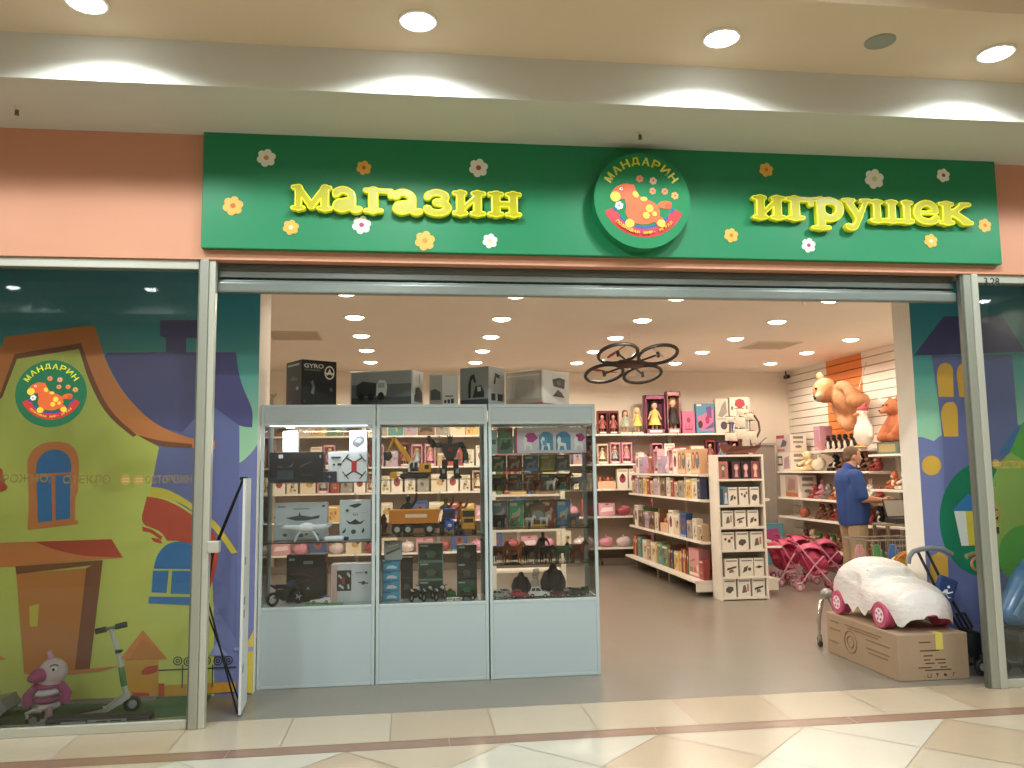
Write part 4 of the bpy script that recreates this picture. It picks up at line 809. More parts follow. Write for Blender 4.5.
# action figures
def figure(t, s, skin, col, pose=0, voxel=.0045):
    b = B(); P = [(0, .62), (.1, .5)][pose] if pose < 2 else (0, .6)
    b.limb([(0, 0, .48*s), (0, 0, .72*s)], [.075*s, .1*s], col); b.ell((0, -.01*s, .9*s), (.065*s, .07*s, .08*s), skin); b.cap((0, 0, .75*s), (0, 0, .86*s), .035*s, .035*s, skin)
    for sx in (-1, 1):
        b.limb([(sx*.05*s, 0, .46*s), (sx*.09*s, -.02*s, .25*s), (sx*.1*s, .01*s, .04*s)], [.06*s, .05*s, .035*s], col); b.cap((sx*.1*s, 0, .025*s), (sx*.1*s, -.07*s, .022*s), .03*s, .022*s, col)
        up = pose == 1 and sx > 0
        b.limb([(sx*.11*s, 0, .72*s), (sx*.2*s, -.02*s, .6*s if not up else .84*s), (sx*.22*s, -.1*s, .5*s if not up else 1.02*s)], [.045*s, .035*s, .028*s], skin)
    return b.fuse('body', t, voxel, 2)
t = thing('action_figure', 'small dark green action figure standing behind the orange dump truck', 'action figure', (-.43, 1.165, z1+.002)); figure(t, .29, '#3a4a38', '#2c4034', 1)
t = thing('action_figure', 'olive action figure with arm raised, behind the blue tractor', 'action figure', (-.145, 1.13, z1+.002)); figure(t, .27, '#7a7a40', '#66642e', 1)
t = thing('action_figure', 'orange-brown action figure behind the yellow truck front', 'action figure', (-.03, 1.15, z1+.002)); figure(t, .25, '#b87a44', '#a85c34', 1)
# cabinet floor: cartons, motorbikes, quad
bk = lambda c1, c2: [('r', c1, .04, .06, .96, .95), ('p', c2, [(.2, .3), (.35, .55), (.55, .6), (.8, .35), (.75, .25), (.3, .22)]), ('e', '#161a1a', .28, .28, .08, .12), ('e', '#161a1a', .74, .28, .08, .12), ('r', '#a8b4a8', .08, .82, .4, .9)]
for k in range(3):
    carton('bike_box', f'green-rimmed carton with a dark picture, {("lowest", "middle", "topmost")[k]} of the tower behind the motorbikes', 'box', (-.262, 1.06, zf+.136*k+.0005), 0, (.19, .12, .134), '#7d9488', bk('#2a4438', '#55685c'), group='tower of bike cartons')
for k in range(3):
    carton('tractor_box', f'dark carton with grey picture, {("lowest", "middle", "topmost")[k]} of the stack at the side by the third cabinet', 'box', (.01, 1.05, zf+.13*k+.0005), R(-4), (.15, .13, .128), '#2c3230', bk('#22292a', '#4a5450') if k else bk('#1f5a3c', '#39785a'), group='stack of dark cartons')
for k in range(4):
    carton('vehicle_box', f'flat blue carton with a white vehicle picture, {ORD[k]} from the bottom of the blue stack', 'box', (-.555, 1.0, zf+.072*k+.0005), R(4), (.125, .11, .07), '#3f9ac4', [('r', '#4fa8d0', .05, .06, .95, .94), ('p', '#d8e4e8', [(.2, .25), (.3, .55), (.6, .6), (.85, .4), (.8, .25)]), ('r', '#2a6a94', .06, .8, .5, .92)], [('r', '#e4ecee', .1, .1, .9, .9), ('r', '#2b5a78', .2, .3, .8, .7)], '+X', group='stack of blue cartons')
carton('gun_box', 'grey carton with pale stripe picture, on top of the blue stack', 'box', (-.54, 1.02, zf+.29), R(3), (.13, .1, .14), '#9aa3a6', [('r', '#a7b0b2', .03, .03, .97, .97), ('p', '#5c6468', [(.1, .3), (.9, .6), (.9, .7), (.1, .42)]), ('p', '#e2e4e2', [(.2, .7), (.8, .82), (.8, .88), (.2, .76)]), ('r', '#b05050', .1, .86, .3, .94)])
carton('gun_box', 'small black carton standing between the blue stack and the green tower', 'box', (-.44, 1.1, zf), 0, (.09, .1, .30), '#1d2122', [('r', '#22282a', .04, .03, .96, .97), ('r', '#4a5654', .2, .5, .8, .52), ('p', '#52605c', [(.2, .2), (.8, .24), (.7, .34), (.3, .36)])])
for k, (x, fair, lab) in enumerate(((-.375, '#e6e8e6', 'white and black toy motorbike nearest the blue stack'), (-.285, '#d4dcd8', 'white and black toy motorbike between two others'), (-.195, '#dfe6e4', 'white toy motorbike with green trim, nearest the white card tags'))):
    t = thing('toy_motorbike', lab, 'toy motorbike', (x, .955, zf+.001), R(58), 'white toy motorbikes'); motorbike(t, .68, fair)
t = thing('toy_quad_bike', 'small black toy quad bike before the dark carton stack', 'toy quad bike', (.0, .93, zf+.001), R(0))
b = B(); b.limb([(-.04, 0, .035), (0, 0, .04), (.045, 0, .035)], [.014, .016, .013], '#2a2a26'); b.cap((.03, 0, .04), (.025, 0, .065), .005, .005, '#2a2a26'); b.cap((.025, -.025, .066), (.025, .025, .066), .004, .004, '#2a2a26'); b.fuse('body', t, .003, 1)
wheelset(t, [(-.042, -.028, .018), (.042, -.028, .018), (-.042, .028, .018), (.042, .028, .018)], .018, .018)
for k, x in enumerate((-.125, -.065)):
    b = B(); b.prism([(-.022, 0), (.022, 0), (.022, .028), (-.022, .028)], -.012, -.010, mat('#e8e8dc')); b.box((0, 0, .003), (.044, .022, .004), '#e8e8dc'); b.box((0, -.0125, .015), (.03, .001, .008), '#6a8a4a')
    tag(b.build('card_tag', loc=(x, .905, zf)), 'small white price card on the cabinet floor, '+('nearer the motorbikes' if k == 0 else 'nearer the quad bike'), 'price card')
b = B(); b.cap((-.03, 0, .05), (.03, 0, .05), .045, .045, '#3d6a34'); b.ell((0, 0, .09), .03, '#c8b24a'); b.cap((.05, -.01, .05), (.07, -.02, .02), .02, .016, '#3d6a34'); b.cap((-.05, -.01, .05), (-.07, -.02, .02), .02, .016, '#3d6a34'); o = b.fuse('plush_turtle', None, .006, 2); o.scale = (.6, .6, .6); o.location = (-.117, 1.05, zf+.0); tag(o, 'little green and yellow soft turtle on the cabinet floor behind the price cards', 'soft toy')

# third cabinet: toy animals and cars
Z3 = (.813, 1.074, 1.35, 1.496, 1.632)
def quadruped(name, s, col, mane, neck=.9, heavy=1.0, voxel=.0035):
    t = thing(name, None, 'toy animal'); h = heavy
    b = B()
    b.limb([(-.32*s, 0, .62*s), (-.1*s, 0, .6*s), (.15*s, 0, .62*s), (.3*s, 0, .66*s)], [.14*s*h, .15*s*h, .15*s*h, .12*s*h], col)
    b.limb([(.3*s, 0, .68*s), (.42*s, 0, .85*s*neck+.08*s), (.47*s, 0, 1.0*s*neck)], [.11*s*h, .09*s*h, .07*s*h], col); b.limb([(.46*s, 0, 1.0*s*neck), (.56*s, 0, .95*s*neck), (.66*s, 0, .86*s*neck)], [.075*s*h, .06*s, .045*s], col)
    for sy in (-1, 1):
        b.cap((.47*s, sy*.04*s, 1.03*s*neck), (.45*s, sy*.05*s, 1.11*s*neck), .022*s, .01*s, col, 6)
        b.limb([(.26*s, sy*.07*s, .58*s), (.28*s, sy*.08*s, .32*s), (.27*s, sy*.08*s, .04*s)], [.075*s*h, .045*s*h, .035*s*h], col, 8); b.limb([(-.32*s, sy*.07*s, .58*s), (-.28*s, sy*.08*s, .4*s), (-.37*s, sy*.08*s, .25*s), (-.34*s, sy*.08*s, .04*s)], [.095*s*h, .06*s*h, .04*s*h, .035*s*h], col, 8)
    b.fuse('body', t, voxel, 1)
    b = B(); b.limb([(.33*s, 0, .88*s*neck), (.42*s, 0, 1.04*s*neck), (.48*s, 0, 1.1*s*neck)], [.03*s, .035*s, .02*s], mane, 8); b.build('mane', t)
    b = B(); b.limb([(-.44*s, 0, .66*s), (-.54*s, 0, .55*s), (-.55*s, 0, .3*s)], [.03*s, .04*s, .015*s], mane, 8); b.build('tail', t)
    return t
def bull(name, s, col): return quadruped(name, s, col, col, .78, 1.35)
protoA = {'brown': quadruped('toy_horse', .135, '#6a3a22', '#2a1c14'), 'black': quadruped('toy_horse', .135, '#22201e', '#171514'), 'chestnut': quadruped('toy_horse', .135, '#9a5428', '#d8c8a8'), 'white': quadruped('toy_horse', .095, '#e2ddd2', '#c8c2b4'), 'spotted': quadruped('toy_horse', .095, '#8a7a68', '#e0d8c8'), 'green': bull('toy_dinosaur', .12, '#4a6440'), 'grey': bull('toy_elephant', .12, '#6d7274'), 'dark': bull('toy_buffalo', .12, '#2c2620'), 'rust': bull('toy_bison', .10, '#70402a')}
usedA = set()
def put(protos, used, key, loc, rz, label, group=None, sc_=1):
    p = protos[key]
    if key not in used:
        used.add(key); learn(p); p.location = loc; p.rotation_euler = (0, 0, rz); p.scale = (sc_,)*3; tag(p, label, None, group); return p
    r = dup(p, loc, rz, label, group); r.scale = (sc_,)*3; return r
X3 = .162+.404
rows = [(.813, 'lowest glass shelf', .99, ['brown', 'chestnut', 'black', 'dark', 'green', 'brown'], .12, 'toy animals on the lowest glass shelf'),
        (1.074, 'third glass shelf from below', .98, ['dark', 'spotted', 'white', 'white', 'spotted', 'grey'], .115, 'toy animals on the third glass shelf'),
        (1.35, 'narrow middle glass shelf', .98, ['dark', 'rust', 'spotted', 'rust', 'white', 'brown', 'grey'], .1, 'toy animals on the middle glass shelf')]
nameA = {'brown': 'dark brown toy horse', 'black': 'black toy horse', 'chestnut': 'chestnut toy horse with pale mane', 'white': 'small white toy horse', 'spotted': 'small grey-brown toy foal', 'green': 'stocky green toy beast', 'grey': 'stocky grey toy beast', 'dark': 'stocky black-brown toy bull', 'rust': 'stocky rust-brown toy bull'}
for z, ph, y, ks, stp, grp in rows:
    x = .235
    for k, key in enumerate(ks):
        put(protoA, usedA, key, (x+stp*k+.02, y+.02*(k % 2), z+.0), R(-48+random.uniform(-5, 5)), f'{nameA[key]}, {ORD[k]} from the middle cabinet on the {ph}', grp, 1.22 if z < .9 else 1)
for k, (x, key) in enumerate(((.525, 'brown'), (.755, 'black'), (.885, 'chestnut'))):
    put(protoA, usedA, key, (x, 1.148, .813), R(-50), f'{nameA[key]}, {ORD[k]} in the back row of the lowest glass shelf', 'toy animals in the back row of the lowest glass shelf', 1.0)
# boxes at the back of that cabinet's shelves
cs = ['#2e5a44', '#6a3026', '#3c6a8a', '#7a7a34', '#4a5a5e', '#8a4a2c', '#50646c', '#2f7a5c']
nmc = ['green', 'dark red', 'blue', 'olive', 'slate', 'rust', 'grey-blue', 'jade']
def animal_art(c): return [('r', c, .04, .04, .96, .96), ('p', '#b8b09a', [(.15, .2), (.25, .5), (.6, .58), (.75, .72), (.85, .6), (.75, .45), (.72, .2), (.6, .2), (.56, .38), (.34, .36), (.28, .2)]), ('r', '#d8d0b0', .08, .78, .6, .9)]
for j, (z, hh, n, ph) in enumerate(((1.496, .125, 5, 'upper narrow shelf'), (1.35, .125, 5, 'middle narrow shelf'), (1.074, .2, 5, 'third shelf from below'))):
    for k in range(n):
        q = (k+3*j) % 8
        carton('animal_box', f'small {nmc[q]} carton behind toy animals, {ORD[k]} from middle cabinet, {ph}', 'box', (.27+.125*k, 1.09, z+.0005), 0, (.11, .09, hh), cs[q], animal_art('#%02x%02x%02x' % tuple(min(255, int(int(cs[q][i:i+2], 16)*1.35)) for i in (1, 3, 5))), group=f'cartons at the back of the {ph}')
t = carton('book_box', 'dark picture carton with a yellow base strip, at the back of the third shelf', 'box', (.555, 1.03, 1.075), 0, (.115, .05, .17), '#5a4632', [('r', '#6b5136', .04, .1, .96, .96), ('e', '#7f8a86', .5, .5, .4, .22), ('r', '#d8b23a', .0, .0, 1, .1), ('r', '#d8b23a', .0, .1, .15, .4)])
# pony carton with arched windows on the top glass shelf
pony = [('r', '#dcd2dc', .0, .0, 1, 1), ('p', '#4a90b4', [(.33, .12), (.33, .7), (.4, .84), (.47, .84), (.53, .7), (.53, .12)]), ('p', '#4a90b4', [(.57, .12), (.57, .7), (.64, .84), (.72, .84), (.78, .7), (.78, .12)]),
        ('p', '#b03a8a', [(.1, .5), (.16, .78), (.26, .8), (.32, .6), (.24, .42)]), ('p', '#b8347c', [(.84, .5), (.86, .74), (.94, .78), (.99, .6), (.94, .45)])]
for cx in (.18, .43, .66, .9):
    pony += [('p', '#eef0ea', [(cx-.07, .12), (cx-.06, .3), (cx-.075, .5), (cx-.05, .66), (cx-.02, .6), (cx-.02, .42), (cx+.05, .38), (cx+.06, .12), (cx+.03, .12), (cx+.02, .28), (cx-.03, .28), (cx-.04, .12)])]
pony += [('r', '#6fa8c4', .38, .3, .44, .5), ('r', '#c23a6a', .0, .0, .02, 1), ('r', '#e8e0e8', .02, .88, .98, .98)]
carton('pony_box', 'wide white and purple carton with four ponies behind arched windows', 'box', (.66, .985, 1.6325), 0, (.55, .12, .195), '#d6ccd8', pony)
carton('dinosaur_box', 'dark green carton with a spiky shape, beside the wide pony carton', 'box', (.31, 1.0, 1.6325), R(-4), (.11, .1, .2), '#3e6a52', [('r', '#47785e', .04, .04, .96, .96), ('p', '#22382c', [(.1, .15), (.3, .5), (.5, .4), (.8, .6), (.9, .3), (.6, .15)]), ('r', '#8a9a60', .1, .55, .9, .6), ('r', '#a03a2c', .4, .8, .9, .92)])
carton('dinosaur_box', 'pale blue carton at the cabinet end, beside the dark green carton', 'box', (.222, 1.02, 1.6325), R(6), (.05, .12, .18), '#9fc4c8', [('r', '#b4d2d4', .06, .04, .94, .96), ('r', '#4a7a80', .2, .4, .8, .6)])
# model cars on the cabinet floor
def model_car(name, s, col, glass='#1c2226', tall=1.0):
    t = thing(name, None, 'toy car')
    b = B(); vs = b.prism([(-.5*s, .10*s), (-.5*s, .24*s), (-.42*s, .3*s), (.22*s, .3*s), (.47*s, .25*s), (.52*s, .18*s), (.5*s, .10*s)], -.19*s, .19*s, mat(col, rough=.25, coat=.4))
    top = .3*s+.16*s*tall
    b.prism([(-.42*s, .29*s), (-.34*s, top), (.02*s, top), (.2*s, .29*s)], -.17*s, .17*s, mat(col, rough=.25, coat=.4)); body = b.build('body', t)
    b = B()
    for sy in (-1, 1):
        y0, y1 = sorted((sy*.171*s, sy*.174*s))
        b.prism([(-.36*s, .32*s), (-.3*s, top-.03*s), (-.16*s, top-.03*s), (-.16*s, .32*s)], y0, y1, mat(glass, rough=.1)); b.prism([(-.13*s, .32*s), (-.13*s, top-.03*s), (0, top-.03*s), (.12*s, .32*s)], y0, y1, mat(glass, rough=.1))
    b.prismx([(-.15*s, 0), (.15*s, 0), (.12*s, .12*s*tall), (-.12*s, .12*s*tall)], 0, .003*s, mat(glass, rough=.1))
    for v in [v for v in b.bm.verts][-8:]:
        z = v.co.z; v.co = Vector((.2*s-z*1.15/tall+.008*s, v.co.y, .31*s+z))
    b.build('windows', body)
    b = B()
    for sy in (-1, 1): b.ell((.5*s, sy*.13*s, .2*s), (.015*s, .035*s, .025*s), '#e8e8e0')
    b.build('headlamps', body)
    for x in (-.3, .3):
        for sy in (-1, 1):
            b = B(); c = Vector((x*s, sy*.175*s, .1*s)); d = Vector((0, .035*s, 0)); b.cyl(c-d, c+d, .1*s, '#161616', 14); b.cyl(c-d*1.05, c+d*1.05, .055*s, '#b4b8ba', 8); b.build('wheel', t)
    return t
cars = {'silver': model_car('model_car', .14, '#9aa29c'), 'crimson': model_car('model_car', .14, '#b02338'), 'white': model_car('model_car', .16, '#e8ecec', tall=1.15), 'maroon': model_car('model_car', .13, '#5c2a24'), 'black': model_car('model_car', .14, '#1d2220', tall=1.1), 'green': model_car('model_car', .13, '#2c6a3a'), 'chrome': model_car('model_car', .13, '#c8c8c4')}
usedC = set()
for k, (key, x, y, rz, lab) in enumerate((('silver', .247, .93, -10, 'silver-green model car nearest the middle cabinet on the cabinet floor'), ('crimson', .393, .93, -10, 'crimson model car on the cabinet floor beside the white one'), ('white', .54, .935, -10, 'white model jeep on the cabinet floor, largest of the row'), ('maroon', .678, .925, 174, 'dark maroon model car on the cabinet floor beside the white jeep'), ('black', .80, .93, 172, 'black model jeep on the cabinet floor, one from the end'), ('green', .893, .99, -118, 'green model car at the doorway end of the cabinet floor'),
        ('chrome', .30, 1.05, -10, 'chrome-pale model car in the second row behind the silver-green one'), ('chrome', .79, 1.04, 170, 'chrome-pale model car in the second row behind the black jeep'))):
    put(cars, usedC, key, (x, y, CAB_FLOOR), R(rz), lab, 'model cars on the cabinet floor')
put(cars, usedC, 'green', (.55, 1.035, CAB_FLOOR), R(-8), 'green model car in the second row behind the white jeep', 'model cars on the cabinet floor')
t = thing('clear_bag', 'clear crinkled plastic bag between the two toy gorillas', 'bag', (.546, 1.16, CAB_FLOOR))
b = B(); b.ell((0, 0, .065), (.036, .03, .065), film_mat('bag_film', '#e4e4dc', .45)); b.cap((0, 0, .12), (.01, 0, .16), .02, .03, film_mat('bag_film', '#e4e4dc', .45)); o = b.fuse('bag_skin', t, .006, 2, disp=lambda c: .008*noise.noise(c*40))
for v in o.data.vertices: v.co.z = max(v.co.z, .001)
b = B(); b.ring((0, 0, .125), .02, .004, mat('#c8c4b8'), n=12); b.build('tie', t)
def gorilla(loc, s, label):
    t = thing('toy_gorilla', label, 'toy animal', loc)
    b = B(); c = '#24221f'
    b.limb([(0, 0, .28*s), (0, -.02*s, .55*s), (0, -.04*s, .7*s)], [.22*s, .26*s, .2*s], c); b.ell((0, -.1*s, .86*s), (.14*s, .14*s, .16*s), c); b.ell((0, -.2*s, .82*s), (.09*s, .08*s, .08*s), c)
    for sx in (-1, 1): b.limb([(sx*.22*s, -.02*s, .66*s), (sx*.36*s, -.06*s, .38*s), (sx*.34*s, -.16*s, .06*s)], [.12*s, .1*s, .075*s], c); b.limb([(sx*.12*s, 0, .25*s), (sx*.2*s, -.14*s, .2*s), (sx*.2*s, -.12*s, .05*s)], [.12*s, .09*s, .07*s], c)
    b.fuse('body', t, .008*s/.2, 2)
    b = B(); b.ell((0, -.27*s, .8*s), (.06*s, .02*s, .045*s), '#4a443e'); b.build('muzzle', t)
gorilla((.43, 1.12, CAB_FLOOR), .17, 'smaller black toy gorilla behind the crimson model car'); gorilla((.68, 1.13, CAB_FLOOR), .225, 'larger black toy gorilla behind the model jeeps')
t = thing('toy_horn', 'dark curved toy horn lying on its arc under the third shelf', 'toy', (.37, 1.12, .815))
b = B(); b.tube([(.09*math.cos(a), 0, .107+.085*math.sin(a)) for a in [R(200+14*q) for q in range(12)]], .02, mat('#241e1c'), 10); b.build('curve', t)
b = B(); b.ell((.09*math.cos(R(200)), 0, .1+.085*math.sin(R(200))), .026, '#3a2f2a'); b.build('end_cap', t)
t = thing('action_figure', 'blue-helmeted knight figure standing among the toy horses', 'action figure', (.612, 1.16, .815)); figure(t, .215, '#2c50a0', '#262a34', 0)
# ------------------------------------------------------------------ shelving
SATF[0] = .82
sh_w = mat('#e6ded0', rough=.5, var=.03); sh_b = mat('#b8a692', rough=.7, var=.04); sh_d = mat('#6a5c50', rough=.7)
BZ = (.28, .764, 1.19, 1.582, 2.054)
def bay(name, label, loc, rz, w, d, zs, top, group, back=True, kick=True, thick=.028, ext=0, cap=0):
    # local: front towards -y, y=0 at the shelf edge
    t = thing(name, label, 'shelving', loc, rz, group)
    if back: b = B(); b.box((0, d+.012, top/2), (w-.01, .02, top), sh_b); b.build('back_panel', t)
    for sx in (-1, 1):
        b = B(); b.box((sx*(w/2-.012), d-.015, top/2), (.024, .03, top), sh_w)
        for z in zs: b.prismx([(.02, z-.033), (d-.03, z-.045), (d-.03, z-thick), (.02, z-thick)], sx*(w/2-.012)-.002, sx*(w/2-.012)+.002, sh_w)
        b.build('upright', t)
    for z in zs:
        e = ext if z == zs[0] else 0
        b = B(); b.box((0, d/2-.005-e/2, z-thick/2), (w-.006, d-.01+e, thick), sh_w); b.box((0, -.004-e, z-thick/2), (w-.01, .006, thick*.8), '#f2ece0'); b.build('shelf', t)
    if cap: b = B(); b.box((cap*(w/2-.02), d/2-ext/2, .11), (.03, d+ext-.02, .10), sh_w, bev=.004); b.build('base_end_panel', t)
    if kick:
        b = B(); b.box((0, .06, .06), (w-.03, .02, .11), sh_d)
        for sx in (-1, 1): b.box((sx*(w/2-.03), .2, .02), (.03, d-.1, .04), sh_d)
        b.build('kick_plate', t)
    else:
        for x in (-w*.36, w*.32): b = B(); b.box((x, d*.45, .08), (.06, d*.75, .15), '#8a7f74'); b.box((x, .1, .02), (.05, .05, .04), '#3a342e'); b.build('floor_riser', t)
    return t
# product prototypes
PR = {}
def reg(key, t, w, h, d, desc): PR[key] = (t, w, h, d, desc)
def doll(t, z, s, dress, hair, skin='#e6b896', y=0, arms=True):
    b = B(); b.ell((0, y, z+.84*s), (.1*s, .1*s, .12*s), skin); b.cap((0, y, z+.55*s), (0, y, z+.74*s), .07*s, .045*s, skin)
    for sx in (-1, 1):
        b.cap((sx*.06*s, y, z+.03*s), (sx*.055*s, y, z+.35*s), .032*s, .05*s, skin)
        if arms: b.cap((sx*.1*s, y, z+.64*s), (sx*.2*s, y-.02*s, z+.42*s), .036*s, .028*s, skin)
    o = b.fuse('doll', t, max(.006, .02*s), 1)
    b = B(); b.lathe([(.21*s, .24*s), (.2*s, .25*s), (.1*s, .52*s), (.11*s, .66*s), (.06*s, .71*s)], mat(dress), (0, y, z), 14); b.build('dress', o)
    b = B(); b.ell((0, y+.025*s, z+.88*s), (.125*s, .11*s, .115*s), hair)
    for sx in (-1, 1): b.cap((sx*.09*s, y+.03*s, z+.86*s), (sx*.11*s, y+.02*s, z+.62*s), .045*s, .03*s, hair)
    b.build('hair', o)
    return o
def dollbox(key, w, h, d, frame, bg, dress, hair, desc, skin='#e6b896'):
    t = thing('doll_box', None, 'boxed doll'); f = .012+.03*w
    b = B(); b.box((0, d-.004, h/2), (w, .008, h), bg)
    for sx in (-1, 1): b.box((sx*(w/2-.004), d/2, h/2), (.008, d, h), frame); b.box((sx*(w/2-f/2), .004, h/2), (f, .008, h), frame)
    b.box((0, d/2, .005), (w, d, .01), frame); b.box((0, d/2, h-.005), (w, d, .01), frame); b.box((0, .0045, h*.06), (w, .009, h*.12), frame); b.box((0, .0045, h*.95), (w, .009, h*.1), frame)
    b.build('carton', t); doll(t, .012, h*.86, dress, hair, skin, d*.5, arms=w > h*.4)
    b = B(); art(b, [('r', '#f2e4e4', .2, .03, .8, .09)], w, h, 0); b.build('front_print', t)
    reg(key, t, w, h, d, desc)
def artbox(key, w, h, d, col, shapes, desc, name='toy_box', side=None):
    t = carton(name, None, 'toy box', (0, 0, 0), 0, (w, d, h), col, shapes, side, '+X'); reg(key, t, w, h, d, desc)
dollbox('pk_yel', .2, .33, .1, '#d98a9c', '#8a3a52', '#e6c83c', '#3a2418', 'pink box with a yellow-dressed doll')
dollbox('pk_gry', .17, .34, .1, '#e2a0ae', '#c07a8c', '#9aa6a8', '#c89a5a', 'pink box with a grey-dressed doll')
dollbox('pk_pk', .17, .34, .1, '#e6aab6', '#d07a94', '#e08aa2', '#e0c080', 'pink box with a pink-dressed doll')
dollbox('red_dk', .16, .37, .1, '#8a2a34', '#4a1a22', '#b05a4a', '#2a1812', 'dark red box with a brown-haired doll')
dollbox('bg_wht', .18, .32, .1, '#dcc6ac', '#c49a7a', '#e6d2b0', '#6a3a22', 'beige box with a cream-dressed doll')
dollbox('pur_blu', .19, .33, .1, '#7a4a86', '#4a2a5a', '#5a86c0', '#e0c070', 'purple box with a blue-dressed doll')
def mixart(seed, base, n=6):
    r = random.Random(seed); pal = ['#b8a88a', '#8a4a3a', '#4a5a6a', '#c8a050', '#6a7a4a', '#d8cab0', '#a86a5a', '#3a4a5a', '#c07a5a', '#8a8a84']
    out = [('r', base, .03, .03, .97, .97)]
    for k in range(n):
        c = r.choice(pal); x, z = r.uniform(.12, .7), r.uniform(.1, .6); w_, h_ = r.uniform(.14, .34), r.uniform(.1, .26)
        if r.random() < .45: out.append(('r', c, x, z, min(.95, x+w_), min(.8, z+h_)))
        elif r.random() < .5: out.append(('e', c, x+w_*.4, z+h_*.5, w_*.5, h_*.55))
        else: out.append(('p', c, [(x, z), (x+w_, z+.02), (x+w_*.7, z+h_), (x+w_*.2, z+h_*.8)]))
    out.append(('r', r.choice(('#e8dcc0', '#d8c06a', '#f0ece0')), .1, .84, .75, .92))
    return out
person_art = lambda a, c, d: [('r', a, .04, .04, .96, .96), ('e', c, .5, .5, .34, .32), ('p', d, [(.25, .1), (.75, .1), (.62, .55), (.38, .55)]), ('e', '#e0b090', .5, .66, .13, .12)]
artbox('wht_red', .17, .31, .09, '#e4dccd', [('r', '#ebe3d4', .03, .03, .97, .97), ('e', '#a83a44', .5, .5, .3, .22), ('e', '#5a2430', .5, .62, .16, .14), ('r', '#c8a878', .1, .86, .9, .93)], 'white box with a red oval picture')
artbox('org_face', .3, .3, .1, '#d4a070', [('r', '#dba672', .03, .0, .97, 1), ('e', '#6a4a32', .28, .55, .2, .34), ('e', '#6a4a32', .74, .55, .2, .34), ('e', '#d88a4a', .28, .5, .13, .24), ('e', '#4a7a9c', .74, .5, .13, .24), ('e', '#e6b48c', .28, .7, .09, .1), ('e', '#e6b48c', .74, .7, .09, .1), ('r', '#e8c49a', .05, .03, .95, .16)], 'orange box with two doll windows')
artbox('pink_flat', .21, .36, .08, '#d8608a', [('r', '#e06c96', .04, .04, .96, .96), ('e', '#a83462', .5, .6, .16, .12), ('r', '#b03a68', .2, .14, .8, .22), ('r', '#b03a68', .22, .2, .28, .36), ('r', '#b03a68', .5, .2, .56, .4), ('r', '#b03a68', .72, .2, .78, .36)], 'plain pink box with darker motif')
artbox('blu_van', .3, .48, .1, '#3f8cb0', [('r', '#4a96ba', .03, .03, .97, .97), ('p', '#d86aa0', [(.06, .55), (.97, .8), (.97, .1), (.2, .1)]), ('p', '#7a4a9a', [(.55, .88), (.86, .92), (.86, .5), (.62, .55)]), ('e', '#b02a62', .62, .45, .12, .14), ('e', '#5a2a22', .22, .3, .13, .13), ('p', '#4a60a8', [(.4, .12), (.95, .2), (.95, .4), (.8, .3)]), ('r', '#dfe6e8', .04, .92, .3, .98)], 'blue box with pink vanity picture')
artbox('wht_fig', .22, .56, .1, '#cfc6b6', [('r', '#d6cebf', .04, .02, .96, .98), ('e', '#4a4a56', .62, .22, .26, .12), ('p', '#9a968c', [(.2, .5), (.5, .8), (.8, .95), (.9, .6), (.5, .45)]), ('r', '#8a7a6a', .1, .4, .8, .42)], 'whitish box with dark figures')
artbox('wht_flow', .34, .58, .12, '#e6dcc8', [('r', '#ece2ce', .03, .02, .97, .98), ('p', '#c43a42', [(.25, .78), (.3, .92), (.5, .97), (.72, .92), (.78, .78), (.62, .72), (.56, .6), (.44, .6), (.4, .72)]), ('p', '#3c3a78', [(.04, .04), (.36, .04), (.36, .36), (.2, .44), (.04, .36)]), ('p', '#c8ccd8', [(.1, .06), (.22, .4), (.26, .3), (.18, .06)]), ('r', '#c8a860', .45, .5, .85, .55), ('e', '#8a7a68', .12, .7, .06, .06), ('e', '#b09078', .85, .72, .06, .06), ('r', '#9aa6a0', .45, .1, .9, .45)], 'large white box with a red flower shape')
artbox('grn_game', .24, .28, .08, '#5a7a4a', mixart(3, '#6b8a58'), 'green picture box')
artbox('red_game', .22, .26, .08, '#a83a32', mixart(5, '#b4463c'), 'red picture box')
artbox('blu_game', .24, .3, .09, '#2f4f8c', [('r', '#3a5c9c', .03, .03, .97, .97), ('e', '#9a5a4a', .5, .5, .26, .24), ('e', '#5a2a2a', .5, .58, .14, .12), ('r', '#7ab0d0', .0, .0, 1, .1), ('r', '#24407a', .1, .82, .9, .92)], 'navy box with a brown oval')
artbox('yel_game', .2, .24, .08, '#d6aa3c', mixart(8, '#dfb64a'), 'yellow picture box')
artbox('cream_game', .23, .27, .09, '#d8c6a4', mixart(11, '#e0d0b0'), 'cream picture box')
artbox('teal_game', .22, .29, .09, '#3f8a86', mixart(13, '#4a9894'), 'teal picture box')
artbox('navy_small', .12, .25, .08, '#24365c', mixart(21, '#2c4068', 4), 'small navy picture box')
artbox('white_small', .16, .25, .08, '#d8d0c0', mixart(23, '#e0d8c8', 5), 'whitish picture box')
artbox('tan_small', .15, .2, .09, '#b8966a', mixart(27, '#c0a076', 4), 'low tan picture box')
artbox('grey_small', .18, .22, .09, '#8a8880', mixart(29, '#96948c', 5), 'grey picture box')
artbox('red_small', .13, .23, .08, '#9a3430', mixart(31, '#a43c38', 4), 'small red picture box')
artbox('lilac_small', .19, .24, .08, '#a890b0', mixart(33, '#b49cbc', 5), 'lilac picture box')
